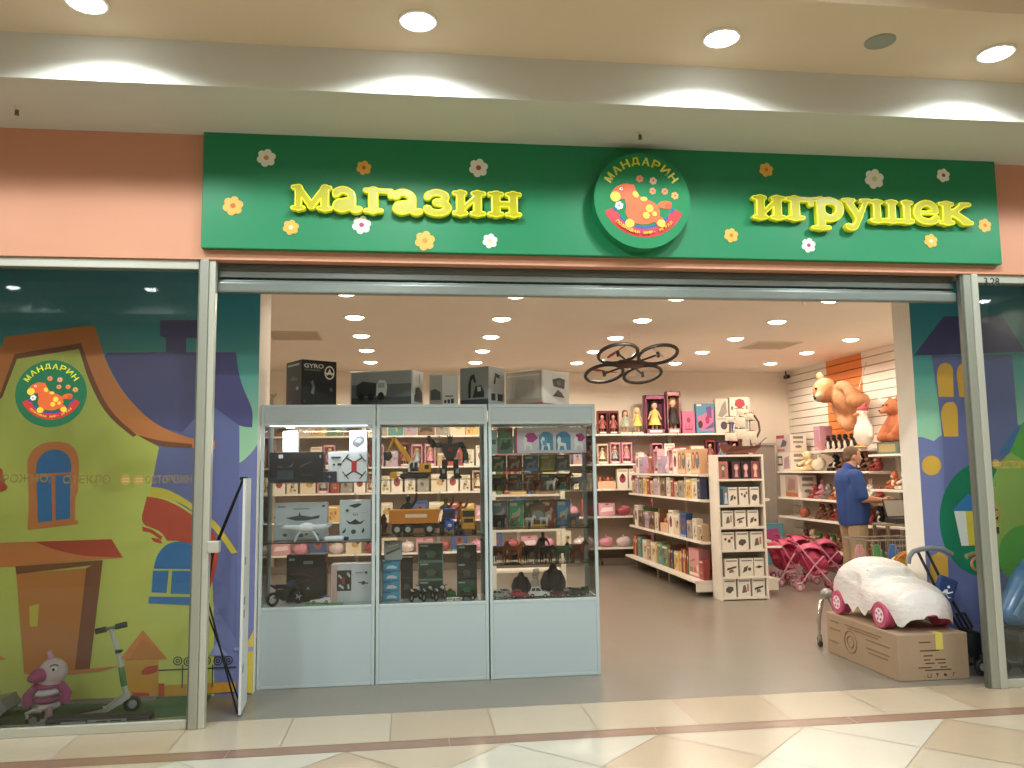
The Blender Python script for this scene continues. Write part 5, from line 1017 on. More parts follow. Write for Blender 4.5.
artbox('pink_play', .36, .34, .14, '#c8787a', [('r', '#d89496', .04, .14, .96, .94), ('r', '#e4d8d0', .06, .06, .9, .16), ('e', '#e8402a', .62, .26, .14, .1), ('e', '#e0d4c0', .84, .34, .1, .12), ('p', '#6a9a5a', [(.1, .16), (.4, .16), (.36, .34), (.14, .34)]), ('p', '#b06a70', [(.2, .5), (.6, .6), (.6, .66), (.2, .56)])], 'wide pink play-set box with a red ball')
artbox('brown_toys', .26, .24, .1, '#7a5a40', [('r', '#8a6848', .03, .03, .97, .97), ('p', '#4a3a30', [(.1, .2), (.5, .3), (.9, .2), (.8, .6), (.3, .7)]), ('e', '#7ab0bc', .2, .7, .08, .1), ('e', '#c8d0cc', .7, .75, .08, .1)], 'brown box with dark figures')
artbox('pink_case', .26, .2, .14, '#d08a9a', [('r', '#dc9cac', .03, .05, .97, .95), ('p', '#f0dce0', [(.1, .3), (.9, .4), (.85, .7), (.2, .65)]), ('r', '#a84a68', .4, .86, .6, .97)], 'pink toy case')
# soft bag: glossy wrapped bundle
def bundle(key, col, tie, desc, s=1):
    t = thing('toy_bag', None, 'bagged toy'); b = B(); b.ell((0, .07*s, .075*s), (.12*s, .07*s, .075*s), col); b.ell((.05*s, .07*s, .09*s), (.07*s, .06*s, .07*s), col); b.cap((0, .07*s, .12*s), (0, .07*s, .19*s), .025*s, .012*s, col)
    o = b.fuse('bag', t, .009*s, 2, disp=lambda c: .006*noise.noise(c*28)); 
    for v in o.data.vertices: v.co.z = max(v.co.z, .001)
    b = B(); b.ring((0, .07*s, .145*s), .022*s, .006*s, mat(tie), n=12); b.build('tie', t); reg(key, t, .25*s, .2*s, .14*s, desc)
bundle('bag_pink', mat('#dc8aa6', rough=.2), '#b03a68', 'glossy pink wrapped bundle'); bundle('bag_wht', mat('#d8c4c4', rough=.15), '#c08a9a', 'glossy whitish wrapped bundle'); bundle('bag_red', mat('#a83a4a', rough=.3), '#e0c060', 'dark red wrapped bundle')
# loose dolls on stands
def loose(key, h, dress, hair, desc):
    t = thing('doll', None, 'doll'); b = B(); b.box((0, .06, .015), (.18, .1, .03), '#d8cca8', bev=.004); b.build('stand', t); doll(t, .03, h, dress, hair, y=.06); reg(key, t, .2, h, .12, desc)
loose('loose_green', .36, '#a8bca0', '#7a4a30', 'doll in a pale green dress on a stand'); loose('loose_yellow', .4, '#e4cf3c', '#e6cc8a', 'blonde doll in yellow on a stand')
# pile of balls boxed: white tray box with orange contents
t = thing('toy_tray', None, 'toy tray'); b = B(); b.box((0, .08, .06), (.28, .15, .12), '#e6b48a', bev=.003); b.build('tray', t)
b = B()
for k in range(4): b.ell((-.1+.066*k, .08, .15), (.03, .03, .04), ('#c8703c', '#7a3a24')[k % 2])
b.build('stuffing', t); reg('tray_org', t, .29, .2, .16, 'pale orange tray of small figures')
# books: upright block of pages with a coloured cover
def book(key, w, h, d, col, desc):
    t = thing('picture_book', None, 'book'); b = B(); b.box((-w/2+.002, d/2, h/2), (.004, d, h), col); b.box((w/2-.002, d/2, h/2), (.004, d, h), col); b.box((0, .002, h/2), (w, .004, h), col); b.build('cover', t)
    b = B(); b.box((0, d/2+.003, h/2), (w-.009, d-.006, h-.008), '#e6dcc4'); b.build('pages', t)
    b = B(); art(b, [('r', '#f0e4c0', .2, .6, .8, .8), ('e', '#c8503a', .5, .58, .3, .1)], w, h, 0); b.build('spine_print', t); reg(key, t, w, h, d, desc)
for c, h, n in (('red', '#b03a2c', .3), ('green', '#4a7a3a', .28), ('blue', '#2f5f9c', .27), ('yellow', '#d8b03a', .29), ('cream', '#d6c6a0', .26), ('brown', '#7a5030', .3)): book('book_'+c, .05, n, .22, h, f'thick {c} picture book')
# plush animals
def plush(key, body, muzzle, ear, desc, s=.26, kind=0, name='plush_toy', label=None, belly=None, arms=None):
    t = thing(name, label, 'soft toy'); b = B(); arms = arms or body
    b.ell((0, .09*s/.26, .3*s), (.24*s, .2*s, .3*s), body); b.ell((0, .06*s/.26, .72*s), (.22*s, .2*s, .2*s), body)
    for sx in (-1, 1): b.cap((sx*.2*s, .07*s/.26, .48*s), (sx*.32*s, 0, .3*s), .085*s, .08*s, body); b.cap((sx*.14*s, .06*s/.26, .1*s), (sx*.2*s, -.16*s, .09*s), .11*s, .09*s, body)
    o = b.fuse('body', t, max(.008, .035*s), 2)
    for v in o.data.vertices: v.co.z = max(v.co.z, 0)
    b = B(); b.ell((0, -.1*s+.05*s/.26, .67*s), (.12*s, .1*s, .085*s), muzzle); b.build('muzzle', t)
    b = B(); b.ell((0, -.185*s+.05*s/.26, .69*s), (.035*s, .025*s, .025*s), '#1c1614'); 
    for sx in (-1, 1): b.ell((sx*.085*s, -.12*s+.05*s/.26, .77*s), .026*s, '#141210')
    b.build('face', t)
    for sx in (-1, 1):
        b = B()
        if kind == 0: b.ell((sx*.17*s, .06*s/.26, .89*s), (.075*s, .04*s, .075*s), ear)
        elif kind == 1: b.ell((sx*.1*s, .06*s/.26, 1.02*s), (.055*s, .035*s, .17*s), ear)
        else: b.ell((sx*.23*s, .05*s/.26, .72*s), (.05*s, .08*s, .15*s), ear)
        b.build('ear', t)
    if belly: b = B(); b.ell((0, -.075*s+.05*s/.26, .3*s), (.15*s, .06*s, .2*s), belly); b.build('belly', t)
    reg(key, t, .84*s, s*(1.2 if kind == 1 else 1), .34*s, desc)
    return t
plush('pl_white', '#e8e2d6', '#f0ece2', '#e0c8c0', 'white soft rabbit', .26, 1); plush('pl_brown', '#7a4a2c', '#c89a6a', '#5a3420', 'brown soft bear', .24, 0); plush('pl_black', '#211d1c', '#e6e0d6', '#1a1616', 'black and white soft panda', .26, 0, belly='#e6e0d6'); plush('pl_cream', '#e0c89a', '#efe0c0', '#c8a878', 'cream soft dog', .27, 2)
plush('pl_orange', '#d8702c', '#f0d0a0', '#b0541c', 'orange soft fox', .24, 0, belly='#f0e0c8'); plush('pl_grey', '#8a8680', '#d6d0c4', '#6a6660', 'grey soft mouse', .24, 0); plush('pl_red', '#b03a34', '#e6c8a8', '#8a2a26', 'red soft bear', .22, 0); plush('pl_pink', '#d88a9c', '#f0d8d8', '#c06a84', 'pink soft rabbit', .24, 1); plush('pl_green', '#5a7a3a', '#c8c88a', '#4a6630', 'green soft frog', .22, 0)
usedP = set()
def place(key, loc, rz, label, group):
    t = PR[key][0]
    if key not in usedP:
        usedP.add(key); learn(t); t.location = loc; t.rotation_euler = (0, 0, rz); return tag(t, label, None, group)
    return dup(t, loc, rz, label, group)
def fill(keys, a0, a1, z, fixed, axis, phrase, ref, group, hmax, gap=.015, inset=.04, rzj=0):
    # a row of products along a shelf; axis 'x' faces -Y, axis 'y' faces -X (counted from the near end)
    a = a0; n = 0; i = 0; skipped = 0
    while skipped < 12 and n < 60:
        key = (last if False else keys[i % len(keys)]); i += 1
        if i % len(keys) == 0: keys = keys[:]; random.shuffle(keys)
        t, w, h, d, desc = PR[key]
        if h > hmax or a+w > a1: skipped += 1; continue
        skipped = 0; j = R(random.uniform(-rzj, rzj)); c = a+w/2
        loc = (c, fixed+inset, z+.0008) if axis == 'x' else (fixed+inset, c, z+.0008)
        place(key, loc, j if axis == 'x' else R(-90)+j, f'{desc}, {ORD[n]} from {ref}, {phrase}', group)
        a += w+gap+random.uniform(0, .02); n += 1
# --- back wall: six bays
XB = [-2.5+1.267*k for k in range(7)]
for k in range(6):
    bay('shelving_bay', f'white back-wall shelving bay with grey back, {ORD[k]} from the far side wall', ((XB[k]+XB[k+1])/2, 7.4, 0), 0, 1.262, .42, BZ, 2.03 if k == 5 else 2.06, 'back-wall shelving bays')
bt = 'the top back-wall shelf'
x = 2.55
for key, gap in (('red_dk', .02), ('red_dk', .02), ('loose_green', .0), ('loose_yellow', .02)):
    t, w, h, d, desc = PR[key]
    n = {'red_dk': 'nearer the cabinets' if x < 2.6 else 'nearer the doll in pale green', 'loose_green': 'beside the blonde doll', 'loose_yellow': 'beside the large magenta box'}[key]
    place(key, (x+w/2, 7.44, BZ[4]+.0008), 0, f'{desc}, top back shelf, {n}', 'dolls on the top back-wall shelf'); x += w+gap
dollbox('big_yel', .34, .62, .14, '#a04a72', '#5a2440', '#e8cc4a', '#3a2214', 'x'); dollbox('tall_brn', .23, .68, .13, '#c88a92', '#7a4630', '#2a2624', '#8a5a34', 'x')
for key, lab in (('big_yel', 'large magenta box with a yellow-dressed doll on the top back-wall shelf'), ('tall_brn', 'tallest pink-edged box with a doll in black on the top back-wall shelf')):
    t, w, h, d, _ = PR[key]; place(key, (x+w/2, 7.44, BZ[4]+.0008), 0, lab, 'dolls on the top back-wall shelf'); x += w+.02
for key in ('pink_flat', 'blu_van', 'wht_fig', 'wht_flow'):
    t, w, h, d, desc = PR[key]; place(key, (x+w/2, 7.44, BZ[4]+.0008), 0, f'{desc} on {bt}', 'boxes on the top back-wall shelf'); x += w+.025
rowsB = [(4, 'top back shelf', ['brown_toys', 'cream_game', 'yel_game', 'grn_game', 'brown_toys', 'white_small', 'grey_small', 'teal_game', 'lilac_small'], .42, -2.45, 2.5),
         (3, 'second back shelf', ['bg_wht', 'pk_gry', 'pk_pk', 'bag_pink', 'pk_yel', 'wht_red', 'red_game', 'cream_game', 'red_dk', 'pur_blu'], .40, 2.53, 5.0),
         (3, 'second back shelf', ['red_game', 'brown_toys', 'wht_red', 'pk_pk', 'white_small', 'tan_small', 'red_dk', 'pk_gry', 'lilac_small'], .40, -2.45, 2.5),
         (2, 'middle back shelf', ['tray_org', 'wht_red', 'wht_red', 'cream_game', 'pk_pk', 'bag_pink'], .34, 2.53, 5.0),
         (2, 'middle back shelf', ['wht_red', 'white_small', 'cream_game', 'pk_gry', 'red_small', 'grey_small', 'wht_red', 'bg_wht', 'white_small'], .34, -2.45, 2.5),
         (1, 'fourth back shelf', ['pink_case', 'bag_red', 'bag_pink', 'red_game', 'grn_game', 'bag_red'], .36, 2.53, 4.9),
         (1, 'fourth back shelf', ['bag_red', 'red_game', 'pink_case', 'yel_game', 'blu_game', 'bag_pink', 'cream_game'], .36, -2.45, 2.5),
         (0, 'lowest back shelf', ['bag_pink', 'bag_wht', 'bag_pink', 'pink_case', 'bag_red'], .4, 2.53, 4.9),
         (0, 'lowest back shelf', ['pink_case', 'bag_pink', 'blu_game', 'bag_wht', 'cream_game', 'bag_red'], .4, -2.45, 2.5)]
for r, ph, ks, hm, a0, a1 in rowsB:
    far = a0 < 0
    fill(ks, a0, a1, BZ[r], 7.4, 'x', ph, 'far wall' if far else 'cabinets', f'goods on the {ph} '+('behind the cabinets' if far else 'beyond the doorway'), hm)
# --- gondola in the middle of the shop
GZ = (.19, .64, 1.13, 1.43)
GX0 = 2.97
for k in range(2):
    y0 = 4.12+1.56*k
    bay('gondola_bay', f'double-sided white gondola, doorway-facing side, {"near" if k == 0 else "far"} bay behind the six-shelf rack', (GX0, y0+.78, 0), R(-90), 1.555, .40, GZ, 1.5, 'gondola bays', kick=False, ext=.08, cap=0 if k else 1)
    bay('gondola_bay', f'double-sided white gondola, side towards the soft toys, {"near" if k == 0 else "far"} bay', (GX0+.865, y0+.78, 0), R(90), 1.555, .40, (.19, .64, 1.13), 1.5, 'gondola bays', kick=False, ext=.08, cap=0 if k else -1)
gr = [(3, 'top gondola shelf', ['org_face', 'white_small', 'org_face', 'wht_red', 'pk_pk', 'bag_wht', 'lilac_small', 'pk_gry', 'red_game', 'bag_pink'], .36), (2, 'second gondola shelf', ['navy_small', 'white_small', 'yel_game', 'book_cream', 'grey_small', 'tan_small', 'red_small', 'white_small', 'brown_toys', 'book_cream', 'lilac_small', 'tan_small'], .262),
      (1, 'third gondola shelf', ['tan_small', 'white_small', 'grey_small', 'blu_game', 'cream_game', 'wht_red', 'book_cream', 'tray_org', 'book_brown', 'white_small', 'brown_toys', 'lilac_small', 'book_green'], .42), (0, 'lowest gondola shelf', ['red_small', 'pink_play', 'book_green', 'book_red', 'book_yellow', 'book_red', 'book_cream', 'yel_game', 'navy_small', 'book_brown', 'grn_game', 'teal_game', 'book_yellow', 'cream_game', 'tan_small'], .38)]
for r, ph, ks, hm in gr: fill(ks, 4.15, 7.2, GZ[r], GX0, 'y', ph, 'end rack', f'goods on the {ph}', hm, gap=.012, inset=.03, rzj=3)
# --- end rack with six compartments
EX0, EX1, EY, ED = 3.09, 3.66, 3.85, .26
t = thing('end_rack', 'narrow white six-shelf rack at the end of the gondola', 'shelving', ((EX0+EX1)/2, EY, 0)); w = EX1-EX0
for sx in (-1, 1): b = B(); b.box((sx*(w/2-.012), ED/2, .825), (.024, ED, 1.65), sh_w, bev=.002); b.build('side_panel', t)
b = B(); b.box((0, ED-.008, .825), (w-.05, .014, 1.65), '#9a9384'); b.build('back_panel', t)
RACK = t
EZ = (.035, .262, .564, .823, 1.073, 1.37)
for z in EZ+(1.65,): b = B(); b.box((0, ED/2-.01, z-.012), (w-.05, ED-.02, .024), sh_w); b.build('shelf', t)
wbox = lambda p, c: [('r', '#e4dfd2', .03, .02, .97, .98), ('r', '#8a877e', .1, .84, .9, .92)]+p
brick = [[('p', '#55534e', [(.2, .3), (.5, .2), (.8, .4), (.75, .56), (.4, .6), (.2, .46)])], [('p', '#6a6862', [(.3, .2), (.42, .6), (.6, .66), (.7, .25)]), ('r', '#c07868', .72, .3, .86, .7)], [('p', '#4a4844', [(.15, .35), (.85, .5), (.88, .6), (.2, .48)]), ('p', '#77736a', [(.3, .2), (.7, .26), (.6, .4), (.36, .4)])], [('p', '#5a5852', [(.2, .2), (.3, .5), (.6, .6), (.5, .3)]), ('e', '#6a4a3a', .7, .4, .12, .1)], [('e', '#50504c', .3, .6, .1, .08), ('e', '#50504c', .6, .5, .12, .1), ('r', '#b05a50', .7, .6, .9, .75)]]
erow = [(0, 3, .20, .16, 0), (1, 2, .2, .17, .04), (2, 3, .2, .16, 0), (3, 3, .185, .14, .03), (4, 3, .2, .12, .165)]
for r, n, h, bw, off in erow:
    for k in range(n):
        x = EX0+.03+off*.6+bw/2+k*(bw+.012)
        p = brick[(r*2+k) % 5]
        carton('model_kit_box', f'white model carton, {ORD[k]} from the gondola side, {ORD[r]} rack shelf from below', 'box', (x, EY+.02, EZ[r]+.0006), 0, (bw-.008, .07, h), '#d8d3c6', wbox(p, 0), group='white model cartons on the end rack')
carton('model_kit_box', 'white carton with a dark propeller picture on the second rack shelf from below', 'box', (EX1-.1, EY+.02, EZ[1]+.0006), 0, (.12, .07, .2), '#d8d3c6', wbox([('p', '#403e3a', [(.1, .5), (.5, .44), (.9, .52), (.5, .6)])], 0), group='white model cartons on the end rack')
carton('doll_box', 'blue carton with an icy girl picture on the second rack shelf from the top', 'box', (EX0+.085, EY+.02, EZ[4]+.0006), 0, (.105, .08, .21), '#3f6a86', [('r', '#4a7a96', .04, .03, .96, .97), ('p', '#b8c8d8', [(.5, .06), (.9, .06), (.8, .5), (.6, .5)]), ('e', '#e0b8a0', .7, .58, .14, .1), ('r', '#24465c', .05, .05, .4, .9)])
for k, (x, c, d, lab) in enumerate(((EX0+.085, '#c8646c', '#5a7a4a', 'pink carton with a green scene on the top rack shelf'), (EX0+.245, '#4a3038', '#d88aa0', 'dark carton with a pink-haired doll, second on the top rack shelf'), (EX0+.36, '#2c2428', '#e09ab0', 'black carton with a pink doll, third on the top rack shelf'), (EX0+.475, '#8a3a44', '#e8b0a0', 'dark red carton with a pale doll, last on the top rack shelf'))):
    carton('doll_box', lab, 'box', (x, EY+.02, EZ[5]+.0006), 0, (.105 if k else .12, .08, .2), c, [('r', c, .05, .04, .95, .96), ('e', d, .5, .66, .26, .2), ('p', d, [(.3, .1), (.7, .1), (.6, .5), (.4, .5)]), ('e', '#e8c4ac', .5, .62, .15, .12)], group='doll cartons on the top rack shelf')
b = B(); b.box(((EX1-EX0)/2+.09, .02, .585), (.18, .02, .022), '#f0ece0'); b.build('price_strip', RACK)
# ship model on the rack
t = thing('model_ship', 'brown three-masted sailing ship model with pale sails, on top of the end rack', 'model ship', (3.43, 3.98, 1.651))
b = B(); b.prism([(-.1, 0), (.1, 0), (.09, .02), (-.09, .02)], -.04, .04, mat('#5a2e1e')); b.build('stand', t)
b = B(); vs = b.prism([(-.25, .11), (-.2, .02), (.18, .02), (.26, .09), (.26, .13), (.16, .10), (-.1, .10), (-.24, .14)], -.05, .05, mat('#6a3322'))
for v in vs:
    k = 1-abs(v.co.x)/.3; v.co.y *= max(.25, min(1, k*1.8))*(.6 if v.co.z < .05 else 1)
b.build('hull', t)
for k, x in enumerate((-.1, .02, .14)):
    h = (.36, .46, .40)[k]; b = B(); b.cyl((x, 0, .1), (x, 0, .1+h), .006, '#3a241a', 8)
    for q in (.45, .75, .97): b.cyl((x-.002, -.075, .1+h*q), (x-.002, .075, .1+h*q), .004, '#3a241a', 6); b.cyl((x-.06, 0, .1+h*q), (x+.06, 0, .1+h*q), .004, '#3a241a', 6)
    m = b.build('mast', t)
    for q0, q1, wd in ((.18, .44, .075), (.48, .74, .062), (.78, .96, .046)):
        b = B()
        for a in range(5):
            for c in range(4):
                P = lambda i, j: (x-wd+2*wd*i/5, -.012-.028*math.sin(PI*(i/5))*math.sin(PI*(.2+.7*j/4)), .1+h*(q0+(q1-q0)*j/4))
                b.poly([P(a, c), P(a+1, c), P(a+1, c+1), P(a, c+1)], mat('#d8cbb4'))
        if k == 1 or q0 != .48: b.build('sail', m)
        else: b.bm.free()
b = B(); b.tube([(.15, 0, .48), (.2, 0, .46), (.25, 0, .38), (.26, 0, .28), (.22, 0, .2)], .012, mat('#4a4038'), 6); b.build('furled_sail', t)
b = B(); b.cyl((.24, 0, .12), (.34, 0, .2), .005, '#3a241a', 6); b.build('bowsprit', t)
# low shelf and dark posts behind cabinet three
t = thing('shelf_ladder', 'slim white upright shelf frame standing behind the third cabinet', 'shelving', (1.0, 4.6, 0))
for x in (-.42, .42): b = B(); b.box((x, 0, .9), (.05, .05, 1.8), sh_w); b.build('upright', t)
for z in (.3, .78, 1.2, 1.6): b = B(); b.box((0, .12, z), (.8, .26, .026), sh_w); b.build('shelf', t)
for z, ph, ks in ((1.2, 'second slim-frame shelf', ['book_green', 'book_red', 'yel_game', 'book_blue', 'brown_toys']), (.78, 'third slim-frame shelf', ['brown_toys', 'book_yellow', 'book_red', 'red_game', 'book_green'])): fill(ks, .63, 1.37, z+.013, 4.6, 'x', ph, 'middle cabinet', 'goods on the slim frame', .3, inset=.02)
# ------------------------------------------------------------------ soft toy shelves along the right wall
RX = 5.5
bay('shelving_bay', 'soft-toy shelving bay along the slatted wall, nearer the back corner', (RX, 6.1, 0), R(-90), 2.66, .43, (.3, .72, 1.02, 1.43), 1.68, 'soft-toy shelving bays')
bay('shelving_bay', 'soft-toy shelving bay along the slatted wall, nearer the doorway', (RX, 4.01, 0), R(-90), 1.48, .43, (.3, .75, 1.2, 1.645), 1.68, 'soft-toy shelving bays')
t = thing('display_shelf', 'long white top shelf carrying the big bear and penguins on the slatted wall', 'shelf', (RX, 5.53, 1.715))
b = B(); b.box((.22, 0, 0), (.44, 1.6, .03), sh_w); b.build('board', t)
for y in (-.6, .6): b = B(); b.prism([(.05, -.015), (.43, -.015), (.43, -.12)], y-.004, y+.004, sh_w); b.build('bracket', t)
for r, z, ph, ks, a0, a1, hm in ((0, 1.43, 'upper corner-bay shelf', ['pl_cream', 'pl_red', 'pl_brown', 'pl_cream', 'pl_black', 'pl_cream', 'pl_brown'], 4.8, 6.22, .265), (0, 1.02, 'middle corner-bay shelf', ['pl_red', 'pl_white', 'pl_orange', 'pl_white', 'pl_green', 'pl_orange', 'pl_grey', 'pl_pink'], 4.8, 6.72, .37), (0, .72, 'lower corner-bay shelf', ['pl_black', 'pl_red', 'pl_white', 'pl_brown', 'pl_black', 'pl_brown', 'pl_white'], 4.8, 6.6, .266),
        (0, .3, 'lowest corner-bay shelf', ['pl_green', 'pl_red', 'pl_cream', 'pl_green', 'pl_orange', 'pl_brown'], 4.8, 7.2, .4)):
    fill(ks, a0, a1, z, RX, 'y', ph, 'column', f'soft toys on the {ph}', hm, gap=.004, inset=.16, rzj=10)
for z, ph, ks, hm in ((1.645, 'top near-bay shelf', ['pl_green', 'pl_cream', 'pl_pink', 'pl_grey'], .3), (1.2, 'second near-bay shelf', ['pl_cream', 'pl_orange', 'pl_brown', 'pl_grey', 'pl_white', 'pl_orange'], .42), (.75, 'third near-bay shelf', ['pl_black', 'pl_grey', 'pl_white', 'pl_black'], .42), (.3, 'lowest near-bay shelf', ['pl_cream', 'pl_green', 'pl_red'], .42)):
    fill(ks, 3.32, 4.12 if z > 1.6 else 4.71, z, RX, 'y', ph, 'column', f'soft toys on the {ph}', hm, gap=.004, inset=.16, rzj=10)
# boxes near the corner
for x, y, z, dims, col, sh, lab in ((RX+.05, 7.3, 1.4305, (.5, .3, .3), '#d8d0c4', [('r', '#e0d8cc', .03, .03, .97, .97), ('r', '#4a4440', .1, .3, .45, .8), ('r', '#d8d0c8', .16, .4, .39, .7), ('p', '#b890a0', [(.5, .1), (.95, .15), (.9, .8), (.6, .7)])], 'white toy carton with a grey frame picture, near the back corner of the upper shelf'), (RX+.06, 7.3, 1.7315, (.48, .28, .28), '#c8b4b0', [('r', '#d0bcb8', .03, .03, .97, .97), ('r', '#b02a5a', .02, .8, .6, .97), ('p', '#5a5a62', [(.3, .3), (.7, .35), (.8, .6), (.5, .75)]), ('r', '#c0707a', .1, .06, .6, .2)], 'toy carton with a magenta strip, stacked near the back corner'),
        (RX+.02, 7.07, 1.0205, (.62, .3, .35), '#d6cabc', [('r', '#b8a090', .3, .03, .97, .97), ('p', '#c8682c', [(.3, .05), (.95, .05), (.95, .2), (.3, .25)]), ('p', '#a07a70', [(.4, .3), (.8, .35), (.85, .8), (.5, .85)])], 'big whitish carton with an orange-based picture on the middle shelf')):
    carton('toy_box', lab, 'toy box', (x, y, z), R(-90), dims, col, sh, [('r', '#e4dccc', .03, .03, .97, .97), ('r', '#8a8078', .2, .75, .8, .9), ('r', '#9a9088', .2, .5, .8, .62), ('e', '#8a8078', .5, .3, .2, .08)], '+X')
plush('jar_yel', '#e8d29a', '#e8d29a', '#e8d29a', 'x', .34, 2); place('jar_yel', (RX+.16, 6.86, 1.431), R(-88), 'tall pale yellow soft toy standing by the cartons near the back corner', None)
carton('doll_house_box', 'tall lilac pink carton with vertical stripes beside the black penguins', 'toy box', (RX+.06, 6.19, 1.7305), R(-90), (.18, .2, .36), '#c890a8', [('r', '#d09cb4', .04, .03, .96, .97)]+[('r', '#b47a98', .1+.16*k, .15, .16+.16*k, .85) for k in range(5)]+[('r', '#c8923c', .7, .05, .95, .4)])
bundle('bag_cream', mat('#e6dcc4', rough=.5), '#b08a5a', 'x', 1.25); place('bag_cream', (RX+.12, 6.45, 1.4312), R(-90), 'big cream wrapped bundle beside the tall lilac carton', None)
# penguins: black and white, orange feet
def penguin(t, s):
    b = B(); b.ell((0, .02, .36*s), (.2*s, .17*s, .34*s), '#211c1b'); b.ell((0, 0, .8*s), (.17*s, .17*s, .18*s), '#211c1b')
    for sx in (-1, 1): b.cap((sx*.18*s, 0, .52*s), (sx*.3*s, -.03*s, .25*s), .06*s, .04*s, '#211c1b')
    o = b.fuse('body', t, .012, 2)
    for v in o.data.vertices: v.co.z = max(v.co.z, 0)
    b = B(); b.ell((0, -.1*s+.02, .32*s), (.15*s, .1*s, .26*s), '#ded6c6'); b.build('belly', t)
    b = B(); b.cone((0, -.14*s, .79*s), (0, -.26*s, .77*s), .05*s, .005*s, '#d88a2c', 10); b.build('beak', t)
    b = B()
    for sx in (-1, 1): b.ell((sx*.09*s, -.1*s, .04*s), (.07*s, .12*s, .04*s), '#e2dccc')
    b.build('feet', t)
t = thing('plush_penguin', None, 'soft toy'); penguin(t, .225); learn(t)
for k, y in enumerate((5.30, 5.455, 5.61, 5.765, 5.92)):
    lab = f'black soft penguin with white belly, {ORD[k]} from the red-hatted goose on the long top shelf'
    if k == 0: t.location = (RX+.1, y, 1.7312); t.rotation_euler = (0, 0, R(-90)); tag(t, lab, None, 'penguins on the long top shelf')
    else: dup(t, (RX+.09, y, 1.7312), R(-94+2*k), lab, 'penguins on the long top shelf')
# big bear climbing on the wall
def bigbear(name, label, loc, rz, s, col, muz, rot=None):
    t = thing(name, label, 'soft toy', loc, rz)
    b = B(); b.ell((0, 0, .33*s), (.25*s, .21*s, .33*s), col); b.ell((0, -.06*s, .78*s), (.22*s, .2*s, .2*s), col)
    for sx in (-1, 1):
        b.limb([(sx*.2*s, -.02*s, .52*s), (sx*.3*s, -.1*s, .34*s), (sx*.28*s, -.2*s, .2*s)], [.1*s, .09*s, .085*s], col); b.limb([(sx*.14*s, 0, .12*s), (sx*.22*s, -.16*s, .1*s), (sx*.23*s, -.26*s, .1*s)], [.12*s, .11*s, .1*s], col)
    b.cap((0, -.18*s, .74*s), (0, -.29*s, .7*s), .1*s, .07*s, col)
    o = b.fuse('body', t, .025*s, 2, disp=lambda c: .008*s*noise.noise(c*30))
    for v in o.data.vertices: v.co.z = max(v.co.z, 0)
    b = B(); b.ell((0, -.32*s, .69*s), (.075*s, .06*s, .06*s), muz); b.build('muzzle', t)
    b = B(); b.ell((0, -.38*s, .71*s), (.03*s, .02*s, .02*s), '#241a14')
    for sx in (-1, 1): b.ell((sx*.08*s, -.245*s, .83*s), .02*s, '#141210')
    b.build('face', t)
    for sx in (-1, 1):
        b = B(); b.ell((sx*.17*s, -.03*s, .95*s), (.075*s, .045*s, .075*s), col); b.build('ear', t)
    return t
t = bigbear('plush_bear', 'very big tan-orange bear hung on the orange wall stretch, looking down', (RX+.3, 5.35, 1.88), R(-95), .86, mat('#c9854e', rough=.9, var=.12, scale=30), '#a08872')
zA = Vector((-.28, .52, .36)).normalized(); fA = Vector((-.75, -.45, -.45)); fA = (fA-zA*fA.dot(zA)).normalized(); yA = -fA; xA = yA.cross(zA)
t.matrix_world = Matrix(((xA.x, yA.x, zA.x, 5.76), (xA.y, yA.y, zA.y, 5.16), (xA.z, yA.z, zA.z, 2.24), (0, 0, 0, 1)))
b = B(); ip = t.matrix_world.inverted(); b.cyl(ip @ Vector((5.70, 5.3, 2.45)), ip @ Vector((5.94, 5.4, 2.95)), .006, '#d8c8b0', 6); b.build('hanging_cord', t)
# white goose with a red hat
t = thing('plush_goose', 'white soft goose in a red hat between the big bear and the orange bear', 'soft toy', (RX+.02, 4.86, 1.7312), R(-80))
b = B(); s = .52; c = mat('#e2dace', rough=.9, var=.06, scale=20); b.ell((0, 0, .38*s), (.27*s, .22*s, .36*s), c); b.cap((0, 0, .6*s), (0, -.02*s, .82*s), .17*s, .12*s, c); b.ell((0, -.03*s, .88*s), (.13*s, .13*s, .12*s), c)
for sx in (-1, 1): b.cap((sx*.2*s, 0, .5*s), (sx*.3*s, -.02*s, .3*s), .08*s, .05*s, c)
o = b.fuse('body', t, .014, 2)
for v in o.data.vertices: v.co.z = max(v.co.z, 0)
b = B(); b.ell((0, 0, .97*s), (.14*s, .14*s, .09*s), '#b4303a'); b.cap((0, .02, 1.02*s), (.06*s, .06*s, 1.12*s), .08*s, .03*s, '#b4303a'); b.ring((0, -.01*s, .92*s), .125*s, .02*s, mat('#e8dcd0')); b.build('hat', t)
b = B(); b.cone((0, -.14*s, .87*s), (0, -.3*s, .84*s), .05*s, .02*s, '#d89048', 10); b.build('beak', t)
b = B()
for sx in (-1, 1): b.ell((sx*.1*s, -.14*s, .03*s), (.09*s, .14*s, .035*s), '#d8a464')
b.build('feet', t)
t = bigbear('plush_bear', 'bright orange bear with a white ear tag beside the white column', (RX+.21, 4.42, 1.8), R(-95), .56, mat('#b8642e', rough=.9, var=.12, scale=30), '#c0703c')
b = B(); b.prism([(-.03, .54), (.03, .54), (.03, .62), (-.03, .62)], -.2, -.197, mat('#f0ece0')); b.build('ear_tag', t)
t2 = thing('toy_pedestal', 'low grey-green carton under the bright orange bear', 'toy box', (RX+.21, 4.42, 1.6458)); b = B(); b.box((0, 0, .076), (.3, .44, .15), '#5a7068', bev=.004); b.build('carton', t2); b = B(); b.box((-.151, 0, .076), (.002, .36, .1), '#a8985a'); b.build('front_print', t2)

